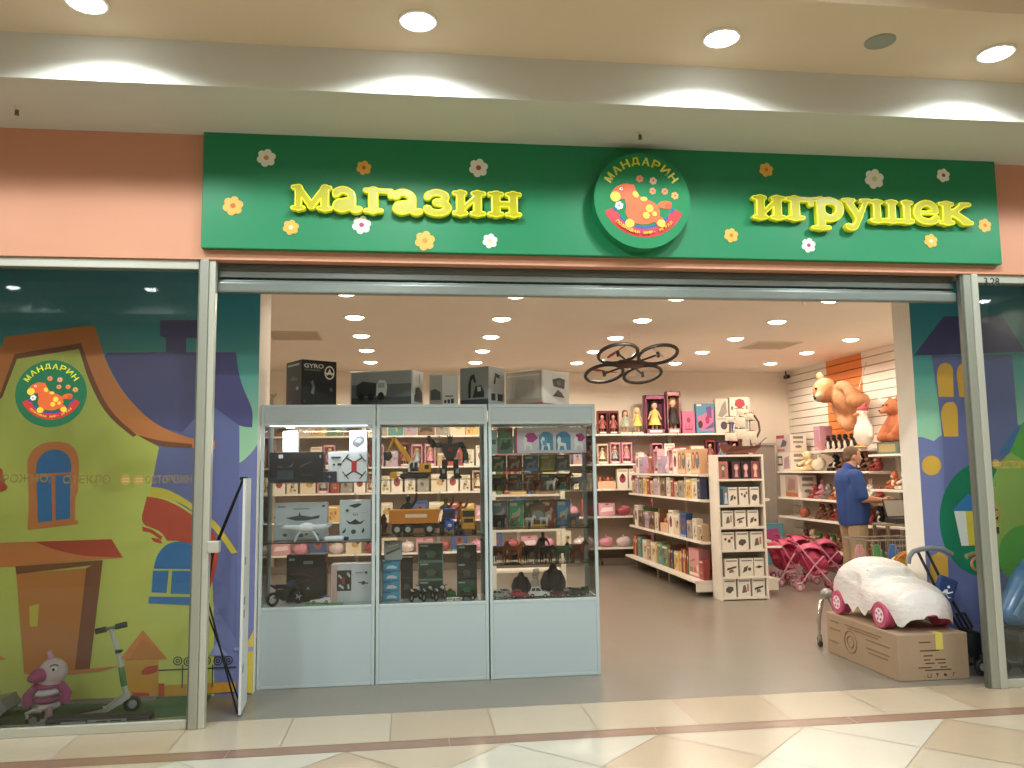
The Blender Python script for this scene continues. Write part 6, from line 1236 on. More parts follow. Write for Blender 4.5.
# ------------------------------------------------------------------ the man
def man():
    t = thing('person', 'man in a blue polo shirt and khaki trousers looking down at the shelves', 'person', (4.88, 4.12, 0), R(-4))
    sk = mat('#c08a6a', rough=.55, var=.05, scale=12)
    b = B()                                        # faces +X, left is +Y
    b.limb([(0, 0, .92), (-.01, 0, 1.12), (-.03, 0, 1.32)], [.12, .125, .125], sk)
    for sy in (-1, 1): b.cap((-.02, sy*.05, 1.385), (-.02, sy*.165, 1.385), .055, .05, sk)
    b.cap((-.03, 0, 1.42), (.015, 0, 1.54), .075, .06, sk)
    # head, tilted down
    b.ell((.035, 0, 1.635), (.098, .076, .10), sk); b.ell((.065, 0, 1.585), (.075, .062, .075), sk); b.cap((.09, 0, 1.545), (.1, 0, 1.54), .036, .03, sk)
    b.cap((.125, 0, 1.61), (.148, 0, 1.585), .011, .015, sk); b.cap((.118, -.018, 1.553), (.118, .018, 1.553), .010, .010, sk)
    for sy in (-1, 1): b.ell((.025, sy*.078, 1.605), (.022, .012, .034), sk)
    # legs
    for sy in (-1, 1): b.limb([(0, sy*.095, .9), (.015, sy*.105, .5), (-.02, sy*.11, .1)], [.095, .062, .045], sk); b.cap((-.03, sy*.11, .05), (.14, sy*.125, .035), .04, .032, sk)
    # arms with hands
    for sy in (-1, 1):
        el = (.02, sy*.255, 1.115); wr = (.27, sy*.20, 1.09 if sy < 0 else 1.05)
        b.limb([(-.02, sy*.19, 1.38), el, wr], [.05, .047, .034], sk)
        px = Vector(wr); d = Vector((.96, -sy*.2, -.12)).normalized(); sd = Vector((0, 0, 1)); n = d.cross(sd).normalized(); sd = n.cross(d)
        palm = px+d*.05; b.cap(px, palm, .03, .033, sk); b.cap(palm-sd*.022, palm+sd*.022+d*.03, .02, .02, sk)
        for k, (off, ln) in enumerate(((.033, .07), (.012, .08), (-.010, .075), (-.031, .058))):
            k0 = palm+d*.035+sd*off; k1 = k0+d*ln*.5+n*(-sy)*.008; k2 = k1+d*ln*.3+n*(-sy)*.03
            b.limb([k0, k1, k2], [.0105, .0095, .008], sk, 8)
        th = palm-d*.02+sd*.03; b.limb([th, th+sd*.022+d*.03+n*(-sy)*.015, th+sd*.02+d*.06+n*(-sy)*.03], [.0125, .011, .009], sk, 8)
    body = b.fuse('body', t, .007, 3)
    bl = mat('#19428a', rough=.8, var=.1, scale=7, bump=.3)
    b = B()
    b.limb([(0, 0, .86), (0, 0, .98), (-.005, 0, 1.14), (-.03, 0, 1.33)], [.168, .178, .172, .165], bl); b.cap((.06, 0, .95), (.05, 0, 1.15), .155, .145, bl)
    for sy in (-1, 1):
        b.cap((-.025, sy*.07, 1.375), (-.025, sy*.17, 1.395), .085, .078, bl); b.limb([(-.02, sy*.19, 1.385), (.0, sy*.235, 1.22), (.012, sy*.25, 1.145)], [.076, .073, .07], bl); b.cap((0, sy*.1, .84), (0, sy*.1, 1.2), .13, .13, bl)
    b.cap((-.03, 0, 1.40), (-.015, 0, 1.475), .11, .078, bl)
    sh = b.fuse('polo_shirt', t, .011, 4, disp=lambda c: .006*noise.noise(Vector((c.x*9, c.y*9, c.z*5))))
    for v in sh.data.vertices: v.co.z = max(v.co.z, .80+.01*math.sin(v.co.y*20))
    b = B(); b.ring((-.01, 0, 1.478), .074, .014, bl, n=20); b.build('collar', sh)
    kh = mat('#a8916c', rough=.85, var=.07, scale=8, bump=.3)
    b = B(); b.cap((0, -.06, .86), (0, .06, .86), .135, .135, kh)
    for sy in (-1, 1): b.limb([(0, sy*.095, .86), (.012, sy*.108, .5), (-.015, sy*.112, .075)], [.125, .098, .085], kh)
    b.fuse('trousers', t, .011, 4, disp=lambda c: .006*noise.noise(Vector((c.x*10, c.y*10, c.z*6))))
    b = B(); hr = mat('#6a4e3a', rough=.9, var=.15, scale=40)
    b.ell((.022, 0, 1.655), (.102, .082, .09), hr); b.ell((-.03, 0, 1.60), (.05, .066, .05), hr); o = b.fuse('hair', t, .006, 2)
    for v in o.data.vertices:
        if v.co.x > .06: v.co.z = max(v.co.z, 1.69-.1*(.13-v.co.x))
    for sy in (-1, 1):
        b = B(); b.ell((.12, sy*.03, 1.617), (.008, .012, .008), '#e8e0d8'); b.ell((.126, sy*.03, 1.615), (.004, .005, .005), '#2a2018'); b.build('eye', t)
    for sy in (-1, 1):
        b = B(); b.limb([(-.05, sy*.112, .045), (.05, sy*.118, .05), (.17, sy*.128, .035)], [.048, .052, .042], '#3a3028'); o = b.fuse('shoe', t, .009, 2)
        for v in o.data.vertices: v.co.z = max(v.co.z, .002)
    b = B(); b.tube([(-.06, .2, .985), (.0, .22, .985)], .001, kh); b.bm.free()
man()
# things in front of the man
t = thing('toy_stand', 'low wooden stand the man leans towards, by the white column', 'stand', (5.16, 3.62, 0), R(4))
b = B()
for sx in (-1, 1):
    for sy in (-1, 1): b = B(); b.box((sx*.24, sy*.12, .41), (.03, .03, .82), '#6a5a48'); b.build('leg', t)
for z in (.5, .82): b = B(); b.box((0, 0, z+.013), (.52, .28, .024), '#8a7a64'); b.build('shelf', t)
t = thing('open_case', 'open grey hinged case with its lid raised, in front of the man', 'case', (5.2, 3.6, .846), R(4))
b = B(); b.box((0, 0, .03), (.34, .2, .06), '#2c2a28', bev=.008); b.build('base', t)
b = B(); b.box((.02, .115, .16), (.36, .012, .22), '#2c2a28', bev=.004, rot=Matrix.Rotation(R(-18), 3, 'X').to_quaternion()); b.box((.02, .108, .162), (.33, .004, .19), '#8f8a82', rot=Matrix.Rotation(R(-18), 3, 'X').to_quaternion()); b.build('lid', t)
carton('toy_box', 'dark carton lying on the lower stand shelf in front of the man', 'toy box', (5.14, 3.53, .5255), R(4), (.36, .2, .14), '#3a3430', [('r', '#4a423c', .03, .05, .97, .95), ('r', '#8a8074', .2, .4, .7, .6)])

t = thing('grey_divider', 'tall grey metal panel standing in the back corner behind the end rack', 'panel', (5.28, 7.42, 0))
b = B(); b.box((0, 0, .93), (.36, .03, 1.86), '#857d74'); b.build('panel_sheet', t); b = B(); b.box((0, -.01, 1.87), (.40, .06, .04), '#9a938a'); b.build('top_rail', t)
# ------------------------------------------------------------------ doll strollers, pink heap
def stroller(name, label, loc, rz, tilt=0, cloth='#d44a7c', frame='#e6a0b8'):
    t = thing(name, label, 'doll stroller', loc, rz, 'pink doll strollers by the end rack'); t.rotation_euler = (0, tilt, rz)
    f = mat(frame, rough=.3); c = mat(cloth, rough=.45, var=.12, bump=.3)
    for sy in (-1, 1):
        b = B(); b.tube([(-.2, sy*.13, .06), (0, sy*.13, .3), (.12, sy*.13, .46), (.2, sy*.13, .56), (.25, sy*.13, .58)], .010, f); b.tube([(.2, sy*.13, .06), (.02, sy*.13, .3), (-.1, sy*.13, .42)], .010, f); b.build('frame', t)
        b = B(); b.cyl((.2, sy*.13, .56), (.27, sy*.13, .59), .016, '#b03a68', 8); b.build('handle', t)
    for x in (-.2, .2): b = B(); b.tube([(x, -.13, .08), (x, .13, .08)], .008, f); b.build('cross_bar', t)
    b = B(); n = 8
    prof = [(-.16, .24), (-.12, .215), (.0, .2), (.06, .24), (.1, .34), (.16, .46)]
    vs = [[b.bm.verts.new((x+.02*math.sin(j), -.125+.25*j/n, z-.03*math.sin(PI*j/n))) for j in range(n+1)] for x, z in prof]
    i = b.mi(c)
    for A, D in zip(vs, vs[1:]):
        for j in range(n): q = b.bm.faces.new([A[j], A[j+1], D[j+1], D[j]]); q.smooth = True; q.material_index = i
    o = b.build('seat_cloth', t); m = o.modifiers.new('s', 'SOLIDIFY'); m.thickness = .012
    b = B(); vs = []
    for k in range(7):
        a = R(20+22*k)
        vs.append([b.bm.verts.new((.02-.17*math.cos(a)+.02, -.135+.27*j/n, .38+.17*math.sin(a)*(.8+.25*math.sin(PI*j/n)))) for j in range(n+1)])
    i = b.mi(c)
    for A, D in zip(vs, vs[1:]):
        for j in range(n): q = b.bm.faces.new([A[j], A[j+1], D[j+1], D[j]]); q.smooth = True; q.material_index = i
    o = b.build('canopy', t); m = o.modifiers.new('s', 'SOLIDIFY'); m.thickness = .01
    b = B(); b.ell((.02, 0, .36), (.15, .11, .13), c); b.ell((-.08, .03, .33), (.09, .08, .08), c); b.ell((.1, -.02, .44), (.1, .09, .08), c); b.fuse('folded_cloth', t, .016, 1, disp=lambda p: .03*noise.noise(p*14+Vector((len(label), 0, 0)))+.015*noise.noise(p*34))
    for x in (-.2, .2):
        for sy in (-1, 1):
            b = B(); b.ring((x, sy*.145, .055), .04, .015, mat('#c23a6c' if x < 0 else '#d890a8', rough=.4), 'Y', 16, 6); b.cyl((x, sy*.145-.012, .055), (x, sy*.145+.012, .055), .022, '#f0dce4', 10); b.build('wheel', t)
for k, (x, y, rz, ti, cl, lab) in enumerate(((4.38, 4.98, 200, .0, '#d81f62', 'deep pink doll stroller closest to the end rack'), (4.50, 4.42, 165, .0, '#dc3a78', 'light-framed pink doll stroller in front of the others'), (4.85, 5.5, 190, 0, '#e02468', 'bright pink doll stroller at the back, under the soft-toy shelves'), (4.98, 4.96, 170, 0, '#c8346a', 'rose doll stroller next to the man, farthest from the end rack'), (4.2, 5.5, 200, 0, '#7a2440', 'dark maroon doll stroller behind the deep pink one'))):
    stroller('doll_stroller', lab, (x, y, .0), R(rz), ti, cl)
# ball, box near the end rack
b = B(); b.ell((0, 0, .08), .08, '#b0562c', u=20, v=12); t = thing('toy_ball', 'orange ball on a dark ledge beyond the pink strollers', 'ball', (5.62, 6.80, .721)); b.build('ball_skin', t)
b = B(); b.ring((0, 0, .08), .0765, .004, mat('#c89a54'), 'Y', 24, 5); b.build('seam', t)
PRX = carton('toy_box', 'teal and blue toy carton behind the end rack, near the back corner', 'toy box', (5.05, 7.0, .0), 0, (.62, .3, .62), '#3f7f92', [('r', '#4a8fa2', .03, .03, .97, .97), ('p', '#b03a80', [(.4, .5), (.9, .6), (.85, .9), (.5, .85)]), ('e', '#e0c8d0', .25, .7, .14, .14)])
b = B()
t = carton('toy_box', 'dark red carton standing on the gondola base behind the end rack', 'toy box', (3.74, 4.2, .1908), 0, (.12, .2, .34), '#7a2a2c', [('r', '#8a3034', .05, .03, .95, .97)]+[('r', '#d8c8b8', .2, .15+.18*k, .8, .2+.18*k) for k in range(4)])
# wire bin of play balls and sand toys
t = thing('wire_bin', 'low wire bin of colourful toys behind the wrapped car', 'wire bin', (4.14, 2.3, 0))
m = mat('#9a9890', rough=.35, metal=.7); b = B()
for z in (.06, .3, .55, .8): b.tube([(-.3, -.2, z), (.3, -.2, z), (.3, .2, z), (-.3, .2, z)], .005 if z < .8 else .008, m, 6, True)
for k in range(9):
    for y in (-.2, .2): b.tube([(-.3+.075*k, y*1.02, .0), (-.3+.075*k, y, .8)], .003, m, 5)
for k in range(5):
    for x in (-.3, .3): b.tube([(x, -.2+.1*k, .0), (x, -.2+.1*k, .8)], .003, m, 5)
b.build('wire_mesh', t)
b = B(); b.box((0, 0, .02), (.58, .38, .01), '#8a8880'); b.build('bin_floor', t)
b = B(); b.box((0, 0, .35), (.59, .39, .01), '#8a8880'); b.build('raised_floor', t)
BC = [(-.215, -.1, .07, '#c85a78', 'pink'), (-.06, -.1, .075, '#2f8fb8', 'sky blue'), (.1, -.095, .075, '#3f9a5a', 'green'), (.02, .09, .075, '#5a6ab0', 'violet-blue'), (.2, .09, .075, '#b05a9a', 'purple'), (-.16, .09, .075, '#d8a03a', 'amber')]
for k, (x, y, r, c, n) in enumerate(BC):
    t = thing('play_ball', f'{n} play ball in the wire bin behind the wrapped car', 'ball', (4.14+x, 2.3+y, .366), 0, 'balls in the wire bin')
    b = B(); b.ell((0, 0, r), r, mat(c, rough=.3), u=18, v=11); b.build('ball_skin', t); b = B(); b.ring((0, 0, r), r*.985, .004, mat('#e6e0d0'), 'X', 22, 5); b.build('seam', t)
for k, (x, y, c, n) in enumerate(((-.08, -.02, '#3a8a4a', 'green'), (.08, -.03, '#2a6ab8', 'blue'), (-.235, .02, '#c8888c', 'pale red'))):
    t = thing('watering_can', f'{n} plastic watering can lying high in the wire bin', 'sand toy', (4.14+x, 2.3+y, .52))
    b = B(); b.lathe([(.055, 0), (.06, .02), (.05, .15), (.03, .2), (.03, .22)], mat(c, rough=.3)); b.build('can', t); b = B(); b.tube([(.05, 0, .05), (.085, 0, .12), (.05, 0, .17)], .01, mat(c, rough=.3)); b.build('handle', t)
t = thing('toy_bucket', 'round yellow bucket lying on its side against the wire bin', 'sand toy', (4.05, 1.9, .0))
b = B(); b.box((0, 0, .2), (.2, .16, .4), '#6a6458', bev=.01); b.build('crate_base', t)
b = B(); vs = []; r0 = len(b.bm.verts); b.lathe([(.02, .0), (.11, .0), (.145, .16), (.15, .16), (.135, .15), (.1, .02), (.02, .015)], mat('#e0bc34', rough=.35)); bmesh.ops.transform(b.bm, matrix=Matrix.Translation((0, .03, .55)) @ Matrix.Rotation(R(78), 4, 'X'), verts=b.bm.verts[:]); b.build('bucket_shell', t)
b = B(); b.ring((0, -.13, .585), .13, .007, mat('#c8642a'), 'Y', 22, 6); b.build('bucket_rim', t)

# ------------------------------------------------------------------ big cardboard box with the wrapped ride-on car
card = mat('#a28564', rough=.8, var=.06, scale=6); ink = '#5a4128'
t = thing('cardboard_box', 'long brown cardboard box on the floor carrying the wrapped ride-on car', 'cardboard box', (3.24, .28, 0))
w, d, h = .535, .98, .32
b = B(); b.box((0, d/2, h/2), (w, d, h), card, bev=.006); b.build('carton', t)
b = B()
for x in (-.265, .265): pass
b.box((0, d/2, h+.0006), (.004, d*.98, .001), '#7a5c3a'); b.build('flap_seam', t)
b = B(); b.box((.05, -.0006, h-.055), (.055, .001, .11), '#d2bc2c'); b.box((.05, .04, h+.001), (.055, .08, .001), '#d2bc2c'); b.build('yellow_sticker', t)
b = B()
for x, z, l in ((-.06, .262, .09), (-.045, .205, .11), (.02, .205, .05), (-.04, .17, .07), (-.05, .142, .05), (.05, .142, .08), (-.03, .118, .07), (.06, .118, .06), (-.07, .09, .1), (.07, .09, .05), (.03, .072, .2)): b.box((x, -.0006, z), (l, .001, .008), ink)
for k, x in enumerate((-.04, .02, .08, .14)):
    if k == 0: b.box((x-.012, -.0006, .035), (.004, .001, .028), ink); b.box((x+.012, -.0006, .035), (.004, .001, .028), ink); b.box((x, -.0006, .022), (.022, .001, .004), ink)
    elif k == 1: b.prism([(x-.012, .048), (x+.012, .048), (x, .03)], -.001, 0, mat(ink)); b.box((x, -.0006, .026), (.004, .001, .012), ink)
    elif k == 2: b.ell((x, -.0006, .036), (.014, .001, .01), ink)
    else: b.box((x, -.0006, .035), (.005, .001, .026), ink); b.box((x+.008, -.0006, .046), (.012, .001, .006), ink)
b.build('front_print', t)
b = B(); x = -w/2-.0006; pk = mat('#8a6540')
b.ring((x, .62, .15), .075, .005, pk, 'X', 26, 5, 1.15, 1.1); b.ring((x, .62, .15), .045, .005, pk, 'X', 20, 5)
for y, z, l in ((.45, .265, .5), (.45, .245, .42), (.25, .21, .3), (.25, .15, .3), (.25, .12, .24), (.85, .2, .16), (.88, .1, .14), (.86, .26, .14)): b.box((x, y, z), (.001, l, .012), pk)
b.build('side_print', t)

t = thing('ride_on_car', 'ride-on toy car wrapped in white film with pink wheels, on the cardboard box', 'ride-on car', (3.245, .78, .329))
# local: the nose points to -y
pink = mat('#d0507c', rough=.35); s = 1
b = B(); L = [(-.46, .10, .15, .19), (-.44, .09, .22, .21), (-.3, .075, .26, .225), (-.16, .07, .28, .23), (.2, .07, .28, .225), (.4, .09, .28, .215), (.46, .12, .24, .19)]
rings = []
for y, z0, z1, hw in L:
    rings.append([b.bm.verts.new((sx*hw*kx*.9, y*.96, z0+(z1-z0)*kz)) for sx, kx, kz in ((-1, .85, 0), (-1, 1, .3), (-1, .95, .8), (-1, .7, 1), (1, .7, 1), (1, .95, .8), (1, 1, .3), (1, .85, 0))])
i = b.mi(pink)
for A, D in zip(rings, rings[1:]):
    for j in range(8): f = b.bm.faces.new([A[j], A[(j+1) % 8], D[(j+1) % 8], D[j]]); f.material_index = i
b.bm.faces.new(rings[0][::-1]); b.bm.faces.new(rings[-1]); b.build('car_body', t)
b = B(); b.prismx([(-.15, .262), (.0, .375), (.06, .375), (.06, .27)], -.17, .17, mat('#39313a', rough=.2)); b.prismx([(.1, .27), (.1, .39), (.3, .36), (.36, .27)], -.16, .16, mat('#b86a88')); b.build('cabin', t)
for sx in (-1, 1):
    for y in (-.27, .33):
        b = B(); r = .088; c = Vector((sx*.215, y, r)); e = Vector((sx*.042, 0, 0))
        b.cyl(c-e, c+e, r, mat('#c83c6c', rough=.5), 24); b.ring(c+e*.6, r*.93, .014, mat('#b83060'), 'X', 24, 6); b.ring(c+e*.1, r*.985, .006, mat('#a02a54'), 'X', 24, 5); b.build('wheel', t)
        b = B(); b.cyl(c+e*.9, c+e*1.05, r*.6, mat('#e8d4dc'), 20)
        for q in range(5):
            a = 2*PI*q/5+.3; p = c+e*1.04+Vector((0, math.cos(a)*r*.38, math.sin(a)*r*.38)); b.cyl(p-e*.05, p+e*.06, r*.12, '#b05074', 8)
        b.cyl(c+e*1.0, c+e*1.12, r*.12, '#d8a8b8', 8); b.build('hub_cap', t)
# the film: loose skin over the car, gathered at the bottom, open round the wheels
def wrap():
    b = B(); NU, NV = 44, 40; m = film_mat('white_wrap', '#f0eee8', .74); i = b.mi(m)
    prof = [(-.50, .0, .03), (-.49, .15, .2), (-.42, .21, .265), (-.28, .235, .30), (-.12, .24, .335), (.0, .24, .40), (.1, .24, .445), (.2, .24, .45), (.3, .235, .42), (.4, .225, .36), (.47, .2, .28), (.50, .1, .12), (.505, .02, .06)]
    def at(y):
        for (a, w0, h0), (c, w1, h1) in zip(prof, prof[1:]):
            if a <= y <= c: k = (y-a)/(c-a); k = k*k*(3-2*k); return w0+(w1-w0)*k, h0+(h1-h0)*k
        return prof[-1][1:]
    V = []
    for u in range(NU+1):
        y = -.50+1.005*u/NU; hw, ht = at(y); hw = max(hw, .05); row = []
        for v in range(NV+1):
            a = PI*v/NV; cx, sz = math.cos(a), math.sin(a)
            x = hw*(abs(cx)**.62)*(1 if cx < 0 else -1)*-1
            lowc = .075+.03*math.sin(u*.9) if y > -.4 else .03
            arch = 0
            for wy in (-.27, .33):
                dd = abs(y-wy)
                if dd < .125: arch = max(arch, .185*math.sqrt(1-(dd/.125)**2))
            z0 = max(lowc, arch) if abs(y) < .47 else .09
            z = z0+(max(ht, z0+.02)-z0)*(sz**.55)
            n = noise.noise(Vector((x*5, y*6, z*5)))*.024+noise.noise(Vector((x*14, y*9+3, z*15)))*.008
            k = 1+n/.25
            row.append(b.bm.verts.new((x*k*1.02, y*1.0+n*.4, z+n*.8*(sz))))
        V.append(row)
    for u in range(NU):
        for v in range(NV):
            f = b.bm.faces.new([V[u][v], V[u+1][v], V[u+1][v+1], V[u][v+1]]); f.smooth = True; f.material_index = i
    o = b.build('film_wrap', t, angle=180); q = o.modifiers.new('s', 'SUBSURF'); q.levels = q.render_levels = 1
wrap()
# chrome trolley behind the box
t = thing('chrome_stool', 'chrome-legged wheeled stand with a sparkly grey pad behind the cardboard box', 'wheeled stand', (3.08, 1.5, 0)); cm = mat('#b8b4ac', rough=.15, metal=.9)
b = B(); b.tube([(-.08, -.06, .06), (-.09, -.05, .2), (-.03, 0, .36), (.02, 0, .4)], .011, cm); b.tube([(.1, -.06, .06), (.11, -.03, .2), (.04, 0, .4)], .011, cm); b.tube([(0, .1, .06), (0, .08, .2), (0, 0, .4)], .011, cm); b.build('tube_legs', t)
for x, y in ((-.08, -.06), (.1, -.06), (0, .1)):
    b = B(); b.cyl((x-.012, y, .026), (x+.012, y, .026), .026, '#2c2a28', 12); b.box((x, y, .05), (.03, .02, .03), cm); b.build('caster', t)
b = B(); b.ell((.03, 0, .425), (.05, .05, .045), mat('#9a968e', rough=.3, metal=.4, var=.4, scale=60, bump=.8)); b.build('pad', t)

# ------------------------------------------------------------------ blue folded stroller and other things by the right post
t = thing('folded_pushchair', 'folded dark pushchair with a blue pad and curved grey handle, leaning on the mural', 'pushchair', (3.635, .685, 0)); dk = mat('#23262c', rough=.4); gy = mat('#7d8080', rough=.5)
for off in (0, .075):
    b = B(); b.tube([(-.20+off, 0, .85), (-.135+off, -.01, .70), (-.045+off, -.02, .5), (.07+off, -.03, .29), (.12+off, -.03, .2)], .011, dk); b.build('frame_tube', t)
b = B(); b.tube([(-.295, -.02, .76), (-.285, -.02, .81), (-.25, -.02, .85), (-.19, -.02, .865), (-.09, -.02, .875), (0, -.02, .86), (.07, -.02, .82)], .019, gy); b.build('handle', t)
b = B(); vs = b.box((0, 0, 0), (.155, .05, .24), mat('#1f3c78', rough=.7, bump=.3), bev=.018); mt = Matrix.Translation((-.035, -.045, .54)) @ Matrix.Rotation(R(-22), 4, 'Y').inverted(); bmesh.ops.transform(b.bm, matrix=mt, verts=b.bm.verts[:]); pad = b.build('blue_pad', t)
b = B(); wl = mat('#e4e8ec')
for pts in ([(-.05, -.02), (.0, .0), (.045, .03), (.05, .024), (.0, -.012), (-.04, -.034)], [(-.045, -.03), (-.02, .02), (0, .03), (.012, .01), (-.01, -.02)], [(0, -.01), (.03, -.02), (.05, -.018), (.03, -.03)], [(-.05, -.04), (.0, -.03), (.02, -.04), (-.02, -.05)]): b.prism(pts, -.0275, -.0255, wl)
b.ell((.005, -.0265, .05), (.011, .001, .011), wl); bmesh.ops.transform(b.bm, matrix=mt, verts=b.bm.verts[:]); b.build('logo', pad)
b = B(); b.tube([(.05, -.05, .38), (.09, -.055, .29), (.14, -.05, .24), (.18, -.04, .28), (.13, -.03, .38)], .011, dk, closed=True); b.build('foot_loop', t)
b = B(); b.limb([(.14, 0, .24), (.18, 0, .12), (.2, 0, .06)], [.03, .04, .03], '#202226'); b.box((.19, 0, .14), (.12, .09, .2), '#1d1f24', bev=.02); b.build('folded_cloth', t)
for x, y in ((.13, -.06), (.24, -.06), (.13, .06), (.24, .06)):
    b = B(); b.ring((x, y, .045), .034, .012, mat('#17181a'), 'Y', 16, 6); b.cyl((x, y-.01, .045), (x, y+.01, .045), .02, '#4a4c50', 10); b.build('wheel', t)
t = thing('toy_tricycle', 'small toy trike with olive handlebar and orange ring standing beside the blue pushchair', 'tricycle', (3.70, .34, 0)); ol = mat('#7a7a48', rough=.5)
b = B(); b.tube([(-.115, 0, .84), (-.06, .0, .855), (.08, 0, .865)], .019, ol); b.build('handlebar', t)
b = B(); b.tube([(0, 0, .85), (.02, 0, .5), (.03, 0, .16)], .014, mat('#4a4a44')); b.build('stem', t)
b = B(); b.ring((-.05, -.03, .79), .045, .01, mat('#b0703a'), 'Y', 22, 6); b.ring((.035, -.03, .79), .04, .012, mat('#c07a44'), 'Y', 22, 6); b.build('ring', t)
for x in (-.05, .11):
    b = B(); b.ring((x, 0, .06), .045, .015, mat('#202020'), 'Y', 18, 6); b.cyl((x, -.012, .06), (x, .012, .06), .025, '#8a8a84', 10); b.build('wheel', t)
b = B(); b.tube([(-.05, 0, .06), (.03, 0, .16), (.11, 0, .06)], .012, mat('#4a4a44')); b.build('fork', t)
t = thing('ride_on_car', 'blue rounded ride-on toy behind the narrow glass, beyond the post', 'ride-on car', (4.16, .40, 0)); bb = mat('#2f7fc0', rough=.25, coat=.4)
b = B(); b.limb([(-.2, 0, .42), (-.05, 0, .6), (.1, 0, .74), (.25, 0, .78)], [.1, .14, .15, .12], bb); b.limb([(-.2, 0, .42), (.1, 0, .42), (.35, 0, .5)], [.1, .16, .14], bb); b.fuse('shell', t, .02, 3)
b = B(); b.tube([(-.28, -.13, .42), (-.12, -.15, .66), (.06, -.16, .82), (.2, -.15, .88)], .018, mat('#5aa4d4', rough=.25)); b.build('edge_trim', t)
b = B(); b.box((.0, 0, .19), (.5, .24, .24), '#15181c', bev=.03); b.build('chassis', t)
for x in (-.18, .22):
    b = B(); b.ring((x, -.14, .1), .075, .028, mat('#141414'), 'Y', 20, 8); b.cyl((x, -.155, .1), (x, -.12, .1), .045, '#5a5c60', 12); b.build('wheel', t)
b = B(); b.ell((-.14, -.135, .28), (.035, .015, .06), '#3a8ad0'); b.build('blue_lamp', t)
b = B(); b.ell((-.02, -.13, .36), (.02, .012, .025), '#d8d8d0'); b.ell((.06, -.13, .3), (.04, .012, .03), '#a8603c'); b.build('badge', t)

# ------------------------------------------------------------------ display window on the other side
b = B(); b.box2((-3.5, .055, .0), (-1.76, .74, .012), mat('#3f6a3a', rough=.95, var=.2, scale=60, bump=.8)); o = b.build('turf_mat'); tag(o, 'green turf mat on the display window floor', 'mat')
b = B(); b.box2((-3.5, .64, .0125), (-2.1, .74, .022), mat('#7f7a70', rough=.9)); o = b.build('grey_mat'); tag(o, 'flat grey mat at the back of the display window floor', 'mat')
t = thing('toy_case', 'flat dark grey case with white labels on the display window floor', 'case', (-2.25, .062, .0125))
b = B(); b.box((0, .05, .038), (.6, .09, .07), '#394046', bev=.014); b.build('shell', t); b = B(); b.box((0, .05, .0735), (.54, .06, .003), '#2e3439'); b.build('lid_recess', t)
b = B(); b.box((-.14, .0045, .04), (.14, .002, .02), '#c8ccc8'); b.box((.05, .0045, .043), (.22, .002, .024), '#b4bab6'); b.box((.02, .003, .045), (.06, .002, .01), '#50565a'); b.box((.1, .003, .045), (.06, .002, .01), '#50565a'); b.build('label', t)
t = thing('kick_scooter', 'white and green kick scooter standing in the display window', 'scooter', (-2.385, .235, .0126), R(24)); wh = mat('#c8ccc8', rough=.35, metal=.2); gn = mat('#3f8a3a', rough=.4)
b = B(); b.tube([(.13, .06, .53), (.17, .06, .40), (.195, .06, .3)], .013, wh); b.tube([(.195, .06, .3), (.225, .06, .14), (.24, .06, .1)], .017, wh); b.build('stem', t)
b = B(); b.tube([(.197, .06, .29), (.218, .06, .17)], .0185, gn); b.build('stem_sleeve', t)
b = B(); b.tube([(.05, .08, .52), (.13, .06, .535), (.21, .04, .55)], .010, mat('#55595a', metal=.5, rough=.3)); b.build('handlebar', t)
for a, c in (((.045, .082, .519), (.105, .067, .53)), ((.155, .055, .54), (.22, .04, .552))): b = B(); b.cyl(a, c, .018, '#1f2d26', 12); b.build('grip', t)
b = B(); b.box((.175, .04, .39), (.035, .02, .02), '#3a3e40'); b.cyl((.17, .03, .385), (.2, .03, .395), .007, '#2a2c2e'); b.build('clamp', t)
b = B(); b.prism([(-.26, .03), (.12, .055), (.19, .105), (.25, .13), (.25, .10), (.2, .07), (.13, .035), (-.26, .015)], -.0+.02, .09, wh); b.build('deck', t)
b = B(); b.prism([(-.2, .036), (.1, .056), (.1, .058), (-.2, .038)], .024, .086, mat('#33383a')); b.build('grip_tape', t)
b = B(); b.tube([(-.3, .055, .055), (-.31, .055, .085), (-.27, .055, .1), (-.23, .055, .085)], .012, wh); b.build('rear_fender', t)
for x, z in ((-.275, .04), (.268, .055)):
    b = B(); r = .04 if x < 0 else .052; b.ring((x, .055, r+.001), r-.012, .012, mat('#24282a'), 'Y', 22, 8); b.cyl((x, .043, r), (x, .067, r), r*.5, '#9aa09c', 12); b.build('wheel', t)
# soft toy bird
t = thing('plush_bird', 'pink and white soft toy bird with striped body slumped beside the scooter', 'soft toy', (-2.67, .41, .0126), R(15)); t.scale = (1.0, 1.0, .95); pk2 = mat('#d9a0b8', rough=.9, var=.08, scale=30); mg = mat('#b8387c', rough=.9, var=.08, scale=30); wt = mat('#e4dade', rough=.9, var=.05, scale=30)
b = B(); b.ell((.02, 0, .28), (.085, .085, .09), mat('#dcc0cc', rough=.9, var=.08, scale=30)); b.ell((.0, 0, .21), (.07, .07, .06), wt); o = b.fuse('head', t, .009, 2)
b = B(); b.ell((-.05, -.05, .275), (.055, .05, .045), mg); b.ell((-.075, -.075, .265), (.04, .04, .03), mg); b.fuse('beak', t, .007, 2)
b = B(); b.ell((.035, -.078, .315), (.018, .01, .02), '#f0eef0'); b.ell((.03, -.086, .312), (.008, .006, .01), '#202020'); b.tube([(.01, -.085, .335), (.035, -.092, .345), (.055, -.08, .335)], .004, mat('#30242a'), 6); b.build('eye', t)
b = B(); b.cap((.01, 0, .36), (-.005, -.01, .41), .022, .016, pk2); b.build('crest', t)
